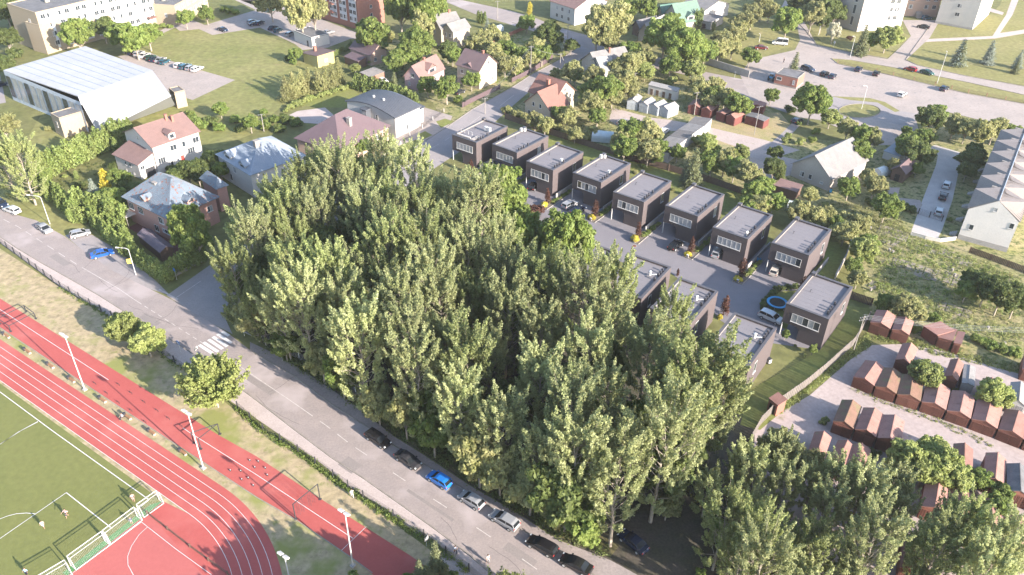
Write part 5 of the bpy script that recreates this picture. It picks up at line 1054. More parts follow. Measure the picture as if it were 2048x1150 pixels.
for i, (x, y, c_) in enumerate(((520, 2, 'teal'), (542, 20, 'green'), (519, 45, 'navy'), (546, 55, 'navy'), (556, 60, 'teal'), (580, 67, 'silver'))):
    car(('sedan', 'hatch', 'estate')[i % 3], c_, '%s car, %s counting down the left side of the upper car park' % (dict(teal='teal', green='dark green', navy='navy blue', silver='silver')[c_], OD[i]), (x - 8, y + 4), (x + 8, y - 4))
car('suv', 'grey', 'dark off-roader beside the willow in the upper car park', (601, 41), (580, 37)); car('sedan', 'silver', 'silver saloon behind the white flat garage block', (645, 67), (667, 61))
for i, (x, y, c_) in enumerate(((265, 104, 'navy'), (278, 106, 'silver'), (289, 110, 'white'), (301, 114, 'green'), (311, 118, 'navy'), (321, 119, 'silver'), (329, 123, 'teal'))):
    car(('hatch', 'estate', 'sedan')[i % 3], c_, '%s car, %s from the left in the diagonal row beside the sports hall' % (dict(navy='navy blue', silver='silver', white='white', green='dark green', teal='teal')[c_], OD[i]), (x - 9, y + 5), (x + 9, y - 5), group='cars parked diagonally by the sports hall')
for i, (x, y, c_) in enumerate(((359, 130, 'white'), (370, 132, 'teal'), (382, 135, 'silver'), (394, 137, 'white'))):
    car(('hatch', 'estate')[i % 2], c_, '%s car, %s from the left in the short row at the meadow corner' % (dict(white='white', teal='teal', silver='silver')[c_], OD[i]), (x - 9, y + 4), (x + 9, y - 4), group='cars parked at the meadow corner')
car('sedan', 'navy', 'dark car at the left edge beside the sports hall', (-5, 170), (8, 167))
car('van', 'white', 'white minibus on the school yard at the top right', (1575, 87), (1545, 84), word='van'); car('sedan', 'maroon', 'dark red saloon at the corner of the yard', (1512, 94), (1534, 95))
yc = [('suv', 'navy', 'dark blue car nearest the spruce beside the brick kiosk', (1605, 134), (1627, 141)), ('hatch', 'black', 'black hatchback right of the brick kiosk, left of a pair', (1642, 150), (1657, 143)), ('hatch', 'navy', 'navy hatchback right of the brick kiosk, right of a pair', (1660, 156), (1671, 147)),
      ('hatch', 'navy', 'dark blue hatchback parked nose to the verge fence', (1712, 142), (1723, 133)), ('hatch', 'black', 'small black car parked at the verge fence', (1749, 150), (1757, 142)), ('hatch', 'red', 'bright red hatchback by the school lawn kerb', (1834, 141), (1808, 134)), ('sedan', 'green', 'dark green saloon behind the bright red hatchback', (1842, 140), (1867, 148)),
      ('hatch', 'navy', 'dark blue car standing alone in the big car park', (1882, 180), (1896, 172)), ('hatch', 'white', 'white hatchback standing alone in the big car park', (1798, 192), (1811, 184)), ('sedan', 'black', 'black saloon in the drive between the white wings', (1857, 55), (1836, 51)),
      ('estate', 'teal', 'teal estate at the steps of the link building', (1844, 36), (1864, 34)), ('hatch', 'navy', 'dark hatchback on the lane below the big round tree', (1586, 244), (1603, 237)), ('estate', 'silver', 'silver estate on the dirt turning by the silver garages', (1240, 247), (1254, 240)),
      ('estate', 'white', 'white estate nose-down beside the patched shed line', (1322, 267), (1335, 257)), ('hatch', 'white', 'white car farthest up the paved drive of the row house', (1891, 375), (1897, 361)), ('hatch', 'grey', 'dark grey car in the middle of the paved drive', (1884, 398), (1890, 384)), ('hatch', 'white', 'white car nearest the gate of the paved drive', (1876, 430), (1881, 413)),
      ('hatch', 'white', 'white car half hidden beside the low brick shed', (757, 158), (772, 163)), ('hatch', 'grey', 'grey car inside the yard of the brown-roofed cream house', (913, 186), (925, 180))]
for kd, c_, lb, r_, f_ in yc: car(kd, c_, lb, r_, f_)
# ================================================================== street furniture
def floodlight(label, base, top):
    hgt = hs_line(base, top); b = P(*base); t = thing('floodlight_mast', label, 'floodlight', (b.x, b.y, 0), R(-35), 'white floodlight masts of the sports ground')
    MB().tube((0, 0, 0), (0, 0, hgt), .11, .065, 8).build('pole', white_fr, t); MB().box(-.3, .3, -.3, .3, 0, .25).build('footing', conc, t)
    MB().box(-.9, .9, -.05, .05, hgt - .1, hgt).build('bracket', steel, t)
    for s in (-.5, .5):
        q = MB(); Mx = Matrix.Translation((s, -.15, hgt + .05)) @ Matrix.Rotation(R(-35), 4, 'X'); q.box(-.36, .36, -.28, .28, -.12, .12, 0, Mx); o = q.build('lamp_head', white_fr, t)
        MB().box(-.3, .3, -.22, .22, -.14, -.121, 0, Mx).build('lens', glass_lt, o)
def hs_line(base, top):
    b = P(*base); return min(np.arange(1, 20, .1), key=lambda z_: abs(Q((b.x, b.y, z_))[1] - top[1]))
for lb, b_, t_ in (('white floodlight mast between the red strip and track, leftmost', (170, 780), (125, 670)), ('white floodlight mast beside the pull-up frames, second from the left', (407, 937), (374, 824)), ('white floodlight mast over the far end of the red strip', (706, 1132), (690, 1023)), ('white floodlight mast cut off by the bottom edge of the photo', (583, 1175), (567, 1110))): floodlight(lb, b_, t_)
def street_lamp(label, base, top, arm, sign=None):
    hgt = hs_line(base, top); b = P(*base); t = thing('street_lamp', label, 'street lamp', (b.x, b.y, 0), 0, 'grey street lamps'); e = P(*arm, hgt).to_2d() - b.to_2d(); e = e.normalized() * min(e.length, 2.6 if sign or 'arm' in label else 1.1)
    MB().tube((0, 0, 0), (0, 0, hgt - .3), .085, .055, 8).tube((0, 0, hgt - .3), (e.x * .3, e.y * .3, hgt), .06, .05, 6).build('pole', steel, t)
    MB().tube((e.x * .3, e.y * .3, hgt), (e.x, e.y, hgt + .1), .05, .04, 6).build('arm', steel, t)
    o = MB().tube((e.x, e.y, hgt + .08), (e.x * 1.3, e.y * 1.3, hgt + .12), .11, .14, 8).build('lamp_head', white_fr, t)
    if sign: s = MB().box(-.95, -.08, -.03, .03, hgt * .45, hgt * .45 + 1.1).build('sign_board', mat('yellow_sign', (.55, .42, .08), .6, (.5, .38, .07), 1, .1), t); s.rotation_euler = (0, 0, R(20))
street_lamp('bent-arm street lamp beside the silver saloon on the left', (100, 448), (80, 392), (60, 391)); street_lamp('bent-arm street lamp carrying a square yellow sign', (272, 550), (255, 496), (237, 496), True)
street_lamp('street lamp in front of the modern curved-roof house', (845, 292), (838, 279), (834, 280))
street_lamp('tall twin lamp post on the school lawn verge', (1874, 167), (1890, 102), (1893, 103)); street_lamp('lamp post on the oval grass island', (1723, 218), (1718, 172), (1713, 173)); street_lamp('lamp post beside the blank white board and pale tree', (1700, 115), (1706, 72), (1697, 75)); street_lamp('thin lamp post beside the dark trees of the white wing', (1637, 70), (1641, 49), (1640, 49)); street_lamp('lamp post left of the bare verge by the yard mouth', (1518, 85), (1521, 68), (1519, 68))
def utility_pole(label, base, top, cross=False, stay=None, r=.13):
    hgt = hs_line(base, top); b = P(*base); t = thing('utility_pole', label, 'utility pole', (b.x, b.y, 0), R(20), 'utility poles'); MB().tube((0, 0, 0), (0, 0, hgt), r, r * .7, 6).build('pole', conc_lt, t)
    if stay: MB().tube((2.2, -.5, 0), (.05, 0, hgt * .95), r * .8, r * .6, 6).build('strut', conc_lt, t)
    for k in ((0, .6) if cross else (0,)):
        MB().box(-.9, .9, -.05, .05, hgt - .35 - k, hgt - .25 - k).build('crossarm', steel_dk, t)
        for x in (-.8, -.3, .3, .8): MB().tube((x, 0, hgt - .25 - k), (x, 0, hgt - .08 - k), .05, n=5).build('insulator', white_fr, t)
    return b, hgt
up1 = utility_pole('concrete utility pole on the street verge beside the first cube house', (970, 228), (967, 196)); up2 = utility_pole('concrete pole with strut at the bend of the street', (1120, 135), (1121, 107), stay=True)
up3 = utility_pole('thin concrete pole at the brown street fence, above the gardens', (1061, 148), (1063, 92)); up4 = utility_pole('tall pole at the corner of the upper street', (1134, 95), (1137, 50)); utility_pole('wooden pole between the beige house gardens and the silver garages', (1266, 192), (1271, 146), r=.1)
utility_pole('leaning-looking pole beside the first dark red garage', (1388, 230), (1397, 184)); utility_pole('thin pole right of the last dark red garage', (1508, 270), (1517, 212), r=.1); up5 = utility_pole('two-armed utility pole at the corner of the concrete fence, carrying cables', (1707, 700), (1735, 632), True); utility_pole('strutted pole in the garden above the brown hut', (1808, 324), (1815, 286), stay=True)
up6 = (P(2080, 740), 9.0); utility_pole('grey pole in the hedges left of the mauve pyramid roof', (528, 263), (522, 228)); up7 = utility_pole('utility pole at the top behind the upper street hedge', (995, 38), (993, 2))
def cables(label, A, B, n=4, sp=.45, sag=.8):
    (a, ha), (b, hb) = A, B; t = thing('power_cable', label, 'cable', (a.x, a.y, 0), 0); d = (b - a).to_2d().normalized(); nn = Vector((-d.y, d.x, 0))
    for k in range(n):
        q = MB(); off = nn * (k - (n - 1) / 2) * sp; pts = []
        for i in range(9): f = i / 8; p = a.lerp(b, f) + off; pts.append(Vector((p.x - a.x, p.y - a.y, ha + (hb - ha) * f - .1 - sag * 4 * f * (1 - f))))
        for p0, p1 in zip(pts[:-1], pts[1:]): q.tube(p0, p1, .014, n=3, cap=False)
        q.build('wire', steel, t)
cables('four pale cables running over the rusty garages to the right edge', up5, up6); cables('pair of cables along the street from the first cube house', up1, up3, 2, .5); cables('cables between the street fence pole and the bend pole', up3, up2, 2, .5); cables('pair of cables over the corner garden to the upper street pole', up2, up4, 2, .5)
def road_sign(label, base, top, shape='square', colr=None, rz=R(-120)):
    hgt = hs_line(base, top); b = P(*base); t = thing('road_sign', label, 'road sign', (b.x, b.y, 0), rz); MB().tube((0, 0, 0), (0, 0, hgt), .035, n=6).build('post', steel, t)
    m_ = colr or mat('sign_blue', (.05, .18, .5), .5, (.05, .17, .46), 1, .05)
    if shape == 'round': MB().tube((0, -.05, hgt - .1), (0, -.08, hgt - .1), .36, n=16).build('sign_plate', m_, t)
    else:
        p = MB().box(-.36, .36, -.08, -.05, hgt - .45, hgt + .27).build('sign_plate', m_, t)
        if shape == 'zebra': MB().face([(-.26, -.085, hgt - .33), (.26, -.085, hgt - .33), (0, -.085, hgt + .16)]).build('triangle', whitep, p)
road_sign('blue crossing sign at the near side of the zebra crossing', (362, 705), (352, 684), 'zebra', rz=R(-37)); road_sign('white-backed sign at the near end of the zebra crossing', (397, 716), (392, 697), 'square', white_fr, R(-120)); road_sign('blue crossing sign at the wood side of the zebra crossing', (489, 672), (483, 646), 'zebra', rz=R(-40)); road_sign('round blue sign with posts in front of the wood', (565, 722), (560, 698), 'round', rz=R(-40))
road_sign('white sign at the side street corner by the hedge', (345, 556), (338, 530), 'square', white_fr, R(60)); road_sign('blue square sign at the side street corner', (354, 560), (348, 538), 'square', rz=R(-40)); road_sign('round sign on the pale verge by the school wall', (1469, 156), (1469, 144), 'round', white_fr, R(-60)); road_sign('white board on posts below the pale silvery tree', (1667, 95), (1667, 84), 'square', white_fr, R(-60))
road_sign('white notice board on the footpath fence near the bottom conifers', (853, 1092), (852, 1076), 'square', white_fr, R(50))
# ------------------------------------------------------------------ fences
def fence(label, pts, h, kind, m_, cat='fence', step=2.4, z0=0, name='fence', bh=0.0, group=None, sub=None, cw=.24, st=None, fill=.88):
    w = PX(pts); o = w[0]; t = thing(name, label, cat, (o.x, o.y, z0), 0, group); w = [Vector((p.x - o.x, p.y - o.y, 0)) for p in w]; d_ = dense(w, step)
    if bh:
        for a, b in zip(w[:-1], w[1:]): q = MB(); strip_mb(q, [a, b], .25, 0, bh); q.build('base_wall', conc_lt, t)
    if kind == 'mesh':
        q = MB()
        for a, b in zip(w[:-1], w[1:]):
            n = max(1, int((b - a).length / .22)); 
            for i in range(n): p = a.lerp(b, i / n); q.tube((p.x, p.y, bh), (p.x, p.y, h), .012, n=3, cap=False)
            for zt in np.linspace(bh + .05, h, 6): q.tube((a.x, a.y, zt), (b.x, b.y, zt), .014, n=3, cap=False)
        q.build('wire_mesh', m_, t)
    elif kind == 'wall':
        for a, b in zip(d_[:-1], d_[1:]): q = MB(); strip_mb(q, [a, b.lerp(a, .012)], .16, 0, h); q.build('panel', m_, t)
        for a, b in zip(d_[:-1], d_[1:]): q = MB(); strip_mb(q, [a, b.lerp(a, .012)], cw, h, h + .08); q.build('coping', sub or m_, t)
    elif kind in ('slat', 'board'):
        tot = sum((b - a).length for a, b in zip(w[:-1], w[1:])); st = st or max(.3 if kind == 'board' else .5, tot / 140)
        for a, b in zip(d_[:-1], d_[1:]):
            L_ = (b - a).length
            if kind == 'slat':
                nz = 5
                for k in range(nz): q = MB(); z_ = bh + .12 + k * (h - bh - .15) / nz; strip_mb(q, [a, b], .04, z_, z_ + (h - bh) / nz * .78); q.build('slat', m_, t)
            else:
                n = max(1, int(L_ / st))
                for i in range(n): q = MB(); strip_mb(q, [a.lerp(b, i / n), a.lerp(b, (i + fill) / n)], .05, bh + .02, h + (.03 if i % 2 else 0)); q.build('board', m_, t)
    for p in (d_ if kind != 'wall' else d_):
        MB().box(p.x - .08, p.x + .08, p.y - .08, p.y + .08, 0, h + .1).build('post', (sub or steel) if kind in ('mesh', 'slat') else m_, t)
    return t
fence('brown slatted fence behind the lawns of the cube house row', [(1010, 238), (1097, 269), (1164, 290), (1262, 322), (1337, 342), (1415, 365), (1500, 395), (1520, 430)], 1.9, 'slat', wood_br, step=4.8, sub=wood_br)
fence('long concrete slab fence between the striped lawn and the garage yard', [(1736, 640), (1705, 692), (1650, 742), (1610, 775), (1560, 810), (1520, 850), (1500, 885)], 2.0, 'board', mat('weathered_slab', (.19, .165, .15), .9, (.14, .125, .115), 1.2, .5), step=2.64, st=.55, fill=.78, cat='wall')
fence('dark board fence behind the house with the trampoline', [(1701, 598), (1742, 612)], 1.8, 'board', wood_br)
fence('grey rail fence with low wall beside the last house lawn', [(1700, 490), (1690, 520), (1668, 562)], 1.6, 'wall', conc, step=2.6, cat='wall')
fence('concrete school wall along the yard street', [(1411, 128), (1440, 137), (1497, 155)], 2.2, 'wall', conc, step=3, cat='wall')
fence('brown plank fence below the white row house', [(1938, 505), (1980, 520), (2048, 545), (2120, 575)], 1.4, 'board', wood_br)
fence('wire mesh fence along the footpath of the sports ground, left stretch', [(-40, 466), (0, 486), (60, 530), (122, 576), (160, 599), (225, 636), (300, 690), (376, 745)], 1.6, 'mesh', steel_dk, step=3, sub=steel_dk)
fence('wire mesh fence along the footpath of the sports ground, right stretch', [(476, 818), (527, 862), (597, 905), (667, 955), (727, 997), (787, 1035), (848, 1075), (938, 1143), (980, 1180)], 1.6, 'mesh', steel_dk, step=3, sub=steel_dk)
fence('low white-posted fence on a concrete footing at the wood corner', [(490, 665), (560, 695), (640, 745), (712, 790), (735, 775)], 1.7, 'mesh', steel, step=4, sub=white_fr, bh=.3)
fence('concrete and wire fence at the foot of the thuja hedge by the side street', [(330, 560), (346, 555), (375, 540), (410, 518)], 1.5, 'mesh', steel, step=4.5, sub=conc, bh=.5)
fence('mauve panel fence with pale posts along the street by the brown-roofed house', [(925, 215), (940, 207), (975, 190), (1000, 178)], 1.5, 'board', tile_mauve, sub=pl_peach, step=4)
fence('mauve brick fence along the street gardens', [(1024, 165), (1062, 146), (1105, 118)], 1.5, 'board', tile_mauve, sub=pl_peach, step=4)
fence('low red wall between the gardens and the upper street', [(985, 85), (1024, 70), (1050, 58)], 1.2, 'wall', red_brick, cat='wall')
fence('white picket rail in front of the mauve pyramid house', [(766, 318), (785, 303), (802, 290)], 1.1, 'mesh', white_fr, step=5, sub=white_fr)
fence('open metal fence with white pillars in front of the modern curved-roof house', [(795, 290), (820, 272), (845, 256), (866, 240), (888, 224)], 1.0, 'mesh', steel_dk, step=5, sub=white_fr, cat='fence')
fence('rusty railing along the verge of the big car park', [(1675, 127), (1720, 137), (1786, 151), (1870, 170), (1936, 186), (2048, 207), (2120, 222)], 1.1, 'mesh', mat('rusty_rail', (.22, .12, .08), .8, (.16, .09, .06), 2, .4), step=5, sub=mat('rusty_rail', (0, 0, 0)))
fence('black entrance gate across the paved drive of the row house', [(1836, 428), (1858, 435), (1883, 443)], 1.5, 'mesh', steel_dk, step=5, sub=steel_dk, cat='gate', name='gate')
fence('white low wall at the end of the paved drive', [(1822, 470), (1850, 478), (1880, 484), (1910, 480)], .8, 'wall', pl_white, step=4, cat='wall')
# small brick hut at the end of the concrete fence
house('small brick hut with tin roof at the lower end of the concrete slab fence', (1537, 797), (1556, 812), (1570, 800), 2.4, .4, 'x', 'shed', red_brick, rust_rf, over=.1, name='hut', cat='hut', doors=[('F', .5, 1.2, 1.8, black_m)])
# ------------------------------------------------------------------ sports equipment
def zz(x, y): return (x / 3.992, 862 + y / 3.993)
def goal(label, fl, fr, h, dp, bars=2):           # fl, fr: feet of the two posts
    a, b = P(*fl), P(*fr); ux = (b - a).to_2d(); w = ux.length; t = thing('football_goal', label, 'goal', (a.x, a.y, 0), math.atan2(ux.y, ux.x), 'white movable football goals'); r = .055
    for x in (0, w): MB().tube((x, 0, 0), (x, 0, h), r, n=8).build('post', white_fr, t)
    MB().tube((0, 0, h), (w, 0, h), r, n=8).build('crossbar', white_fr, t)
    MB().tube((0, -dp, .05), (w, -dp, .05), .05, n=6).build('ground_bar', white_fr, t)
    for x in (0, w):
        MB().tube((x, 0, .05), (x, -dp, .05), .05, n=6).build('ground_bar', white_fr, t); MB().tube((x, 0, h), (x, -dp * .55, h), .045, n=6).tube((x, -dp * .55, h), (x, -dp, .05), .045, n=6).build('net_stay', white_fr, t)
    MB().tube((0, -dp * .55, h), (w, -dp * .55, h), .035, n=5).build('net_stay', white_fr, t)
    q = MB(); n = int(w / .18); th = .0045
    for i in range(n + 1): x = w * i / n; q.tube((x, 0, h), (x, -dp * .55, h), th, n=3, cap=False); q.tube((x, -dp * .55, h), (x, -dp, .05), th, n=3, cap=False)
    for k in range(5): y = -dp * .55 * k / 4; q.tube((0, y, h), (w, y, h), th, n=3, cap=False)
    for k in range(10): f = k / 10; q.tube((0, -dp * (.55 + .45 * f), h * (1 - f)), (w, -dp * (.55 + .45 * f), h * (1 - f)), th, n=3, cap=False)
    for x in (0, w):
        for k in range(9): z_ = h * k / 9; yb = -dp * (.55 + .45 * (1 - z_ / h)); q.tube((x, 0, z_), (x, yb, z_), th, n=3, cap=False)
        for k in range(8): y = -dp * k / 8; q.tube((x, y, 0), (x, y, min(h, h * (1 - max(0, (-y / dp - .55) / .45)))), th, n=3, cap=False)
    q.build('net', white_fr, t, 'stuff')
goal('white football goal at the corner where pitch meets track', zz(1115, 662), zz(1272, 550), 2.0, 1.1); goal('white football goal second from the track corner', zz(845, 872), zz(1095, 682), 2.0, 1.2)
goal('white football goal third from the track corner, beside the court tip', zz(568, 1075), zz(838, 878), 2.0, 1.2); goal('white football goal cut by the bottom edge, beside the player in blue', zz(300, 1260), zz(550, 1110), 2.1, 1.2)
q = MB()
fence('brown safety net fence between the court and the bend of the track', [zz(1180, 665), zz(1340, 790), zz(1520, 930), zz(1820, 1150), (470, 1165)], .7, 'mesh', wood_br, step=2.6, sub=wood_br)
def bars(label, feet, h, cat='pull-up bars', rails=()):   # feet: list of (px,py); rails: pairs of feet joined at the top
    w = [P(*f) for f in feet]; o = w[0]; t = thing('pull_up_frame', label, cat, (o.x, o.y, 0), 0, 'black exercise frames')
    w = [p - o for p in w]
    for p in w: MB().tube((p.x, p.y, 0), (p.x, p.y, h), .09, n=6).build('post', steel_dk, t); MB().box(p.x - .2, p.x + .2, p.y - .2, p.y + .2, 0, .05).build('foot_plate', steel_dk, t)
    for i, j in rails: MB().tube((w[i].x, w[i].y, h), (w[j].x, w[j].y, h), .07, n=6).build('top_bar', steel_dk, t)
    return t, w
bars('black double pull-up frame at the far left of the red strip', [(0, 648), (22, 663), (52, 622), (72, 637)], 1.3, rails=((0, 1), (2, 3), (0, 2), (1, 3)))
t_, w_ = bars('black pull-up frame beside the second floodlight mast', [(388, 886), (440, 868), (402, 898)], 2.2, rails=((0, 1), (1, 2)))
t_, w_ = bars('tall black swing frame with rope ladders on the red strip', [z6 for z6 in ((512 + 318 / 3.992, 862 + 706 / 3.993), (512 + 512 / 3.992, 862 + 545 / 3.993))], 3.2, rails=((0, 1),))
for f_ in (.15, .3, .6, .75):
    p = w_[0].lerp(w_[1], f_); q = MB()
    for s in (-.18, .18): q.tube((p.x + s, p.y, 3.2), (p.x + s, p.y, .3), .015, n=3)
    for k in range(8): q.tube((p.x - .18, p.y, .5 + k * .33), (p.x + .18, p.y, .5 + k * .33), .015, n=3)
    q.build('rope_ladder', steel_dk, t_)
bg_ = [(140, 640), (215, 694)]
for i, (x, y) in enumerate(((8, 671), (50, 702), (96, 731), (138, 759), (200, 799), (298, 864), (360, 904), (250, 833))):
    b = P(x + 6, y + 3); t = thing('park_bench', 'brown wooden bench, %s from the left on the strip beside the track' % (OD[i] if i < 5 else ('seventh', 'eighth', 'sixth')[i - 5]), 'bench', (b.x, b.y, 0), R(-34), 'benches beside the running track')
    for k in range(3): MB().box(-.9, .9, -.2 + k * .15, -.08 + k * .15, .42, .46).build('seat_slat', mat('bench_wood', (.32, .17, .09), .8, (.25, .13, .07), 2, .3), t)
    for s in (-.7, .7): MB().box(s - .05, s + .05, -.2, .22, 0, .42).build('leg', conc, t)
    b = P(x, y); t = thing('litter_bin', 'dark litter bin beside the %s bench along the track' % (OD[i] if i < 5 else ('seventh', 'eighth', 'sixth')[i - 5]), 'bin', (b.x, b.y, 0), 0, 'bins beside the benches'); MB().tube((0, 0, .1), (0, 0, .8), .22, .26, 10).build('bucket', steel_dk, t); MB().tube((0, 0, 0), (0, 0, .15), .08, n=6).build('stand', steel_dk, t)
ORD_ = OD + ['ninth', 'tenth', 'eleventh']
pegs = [(237, 770), (262, 787), (288, 805), (314, 822), (337, 838), (362, 853), (190, 768), (213, 787), (237, 806), (262, 822), (290, 845)]
for i, (x, y) in enumerate(sorted(pegs)):
    b = P(x, y); t = thing('balance_bar', 'low dark balance bar, %s from the left on the red strip' % ORD_[i], 'balance bar', (b.x, b.y, 0), R(-35), 'low balance bars on the red strip')
    for s in (-.35, .35): MB().tube((s, 0, 0), (s, 0, .35), .03, n=5).build('post', steel_dk, t)
    MB().tube((-.4, 0, .35), (.4, 0, .35), .035, n=5).build('bar', steel_dk, t)
for i, (x, y) in enumerate(sorted(((461, 942), (482, 943), (484, 960), (500, 922), (517, 924), (507, 972), (535, 951), (510, 936), (531, 937), (497, 957)))):
    b = P(x, y); t = thing('stepping_post', 'short white-topped stepping post, %s from the left on the red strip' % ORD_[i], 'stepping post', (b.x, b.y, 0), 0, 'stepping posts on the red strip'); MB().tube((0, 0, 0), (0, 0, .25), .11, n=8).build('stump', steel_dk, t); MB().tube((0, 0, .25), (0, 0, .28), .09, n=8).build('cap', steel, t)
# trampoline, barrels, bins, kiosk things
b = P(1553, 612); t = thing('trampoline', 'round blue trampoline on the lawn of the separate cube house', 'trampoline', (b.x, b.y, 0), 0)
n = 28; q = MB()
for i in range(n):
    a0, a1 = 2 * math.pi * i / n, 2 * math.pi * (i + 1) / n; q.slab([(1.55 * math.cos(a0), 1.55 * math.sin(a0), .95), (2.05 * math.cos(a0), 2.05 * math.sin(a0), .95), (2.05 * math.cos(a1), 2.05 * math.sin(a1), .95), (1.55 * math.cos(a1), 1.55 * math.sin(a1), .95)], .08)
q.build('rim_pad', bluep, t); MB().tube((0, 0, .86), (0, 0, .88), 1.56, n=28).build('mat', black_m, t)
for i in range(6): a0 = i * math.pi / 3; MB().tube((1.9 * math.cos(a0), 1.9 * math.sin(a0), 0), (1.9 * math.cos(a0), 1.9 * math.sin(a0), .87), .04, n=6).build('leg', steel, t)
for lb, x, y, col in (('blue barrel at the corner of the grey slate house', 1661, 384, bluep), ('pale wheelie bin beside the low wall of the second-row house', 1537, 726, white_fr), ('blue recycling bin behind the seventh cube house fence', 1517, 522, bluep)):
    b = P(x, y); t = thing('barrel' if 'barrel' in lb else 'wheelie_bin', lb, 'barrel' if 'barrel' in lb else 'bin', (b.x, b.y, 0), R(25))
    if 'barrel' in lb: MB().tube((0, 0, 0), (0, 0, .95), .32, n=12).build('drum', col, t); MB().tube((0, 0, .95), (0, 0, .98), .34, n=12).build('lid', steel_dk, t)
    else: MB().box(-.3, .3, -.35, .35, .1, 1.0).build('bin_body', col, t); MB().box(-.33, .33, -.38, .38, 1.0, 1.07).build('lid', steel_dk, t); MB().tube((-.3, -.3, .1), (.3, -.3, .1), .1, n=8).build('wheel', black_m, t)
# tractor at the kiosk
b = P(1543, 160); t = thing('tractor', 'blue tractor with white cab at the brick kiosk', 'tractor', (b.x, b.y, 0), R(60)); MB().box(-.3, 1.7, -.4, .4, .7, 1.3).build('bonnet', bluep, t); MB().box(-1.3, -.3, -.6, .6, 1.0, 1.5).build('cab_base', bluep, t)
MB().box(-1.2, -.35, -.55, .55, 1.5, 2.3).build('cab_glass', glass, t); MB().box(-1.35, -.2, -.7, .7, 2.3, 2.42).build('cab_roof', white_fr, t)
for x, s, r_ in ((-.9, -1, .75), (-.9, 1, .75), (1.3, -1, .45), (1.3, 1, .45)): w_ = MB().tube((x, s * .6, r_), (x, s * .95, r_), r_, n=14).build('wheel', black_m, t); MB().tube((x, s * .95, r_), (x, s * .97, r_), r_ * .5, n=10).build('rim', white_fr, w_)
# gazebo and shed in the villa yard
a, yaw, w, d = frame3((235, 425), (252, 436), (269, 424), 2.6); t = thing('gazebo', 'beige cloth gazebo on the terrace of the brick villa', 'gazebo', (a.x, a.y, 0), yaw)
q = MB(); c_ = Vector((w / 2, d / 2, 3.3))
for p, r_ in (((0, 0), (w, 0)), ((w, 0), (w, d)), ((w, d), (0, d)), ((0, d), (0, 0))): q.slab([(*p, 2.6), (*r_, 2.6), tuple(c_)], .06)
q.build('canopy', pl_beige, t)
for x in (.1, w - .1):
    for y in (.1, d - .1): MB().tube((x, y, 0), (x, y, 2.6), .05, n=6).build('post', pl_beige, t)
a, yaw, w, d = frame3((273, 468), (319, 505), (335, 496), 2.4); house('long low shed with brown tiled roof between the thuja hedge and the villa', 0, 0, 0, 2.2, .9, 'x', 'gable', wood_br, rmat('tile_plum', (.16, .13, .15), (.12, .10, .12), 1.2, .4, .7), over=.2, name='shed', cat='shed', frame=(a, yaw, w, max(d, 3.2)), rib=.45)
struct('terrace', [(255, 455), (290, 440), (345, 480), (370, 500), (345, 515), (300, 480)], .02, mat('terrace_tile', (.14, .06, .05), .9, (.11, .05, .045), 1, .4, world_co=True))
# ------------------------------------------------------------------ people
skin_m = mat('skin', (.34, .21, .15), .6, (.31, .19, .14), 3, .1); hair_m = mat('hair_dark', (.05, .035, .025), .8)
def skinned(name, verts, edges, rad, m_, parent, sub=1):
    bm = bmesh.new(); sk = bm.verts.layers.skin.verify(); vs_ = [bm.verts.new(v) for v in verts]
    for a_, b_ in edges: bm.edges.new((vs_[a_], vs_[b_]))
    for v, r_ in zip(vs_, rad): v[sk].radius = (r_, r_)
    vs_[0][sk].use_root = True
    me = bpy.data.meshes.new(name); bm.to_mesh(me); bm.free(); o = bpy.data.objects.new(name, me); C.objects.link(o); o.modifiers.new('skin', 'SKIN'); s = o.modifiers.new('sub', 'SUBSURF'); s.levels = s.render_levels = sub
    dg = bpy.context.evaluated_depsgraph_get(); me2 = bpy.data.meshes.new_from_object(o.evaluated_get(dg)); bpy.data.objects.remove(o); me2.materials.clear(); me2.materials.append(m_); me2.polygons.foreach_set('use_smooth', [True] * len(me2.polygons))
    return link(name, me2, parent)
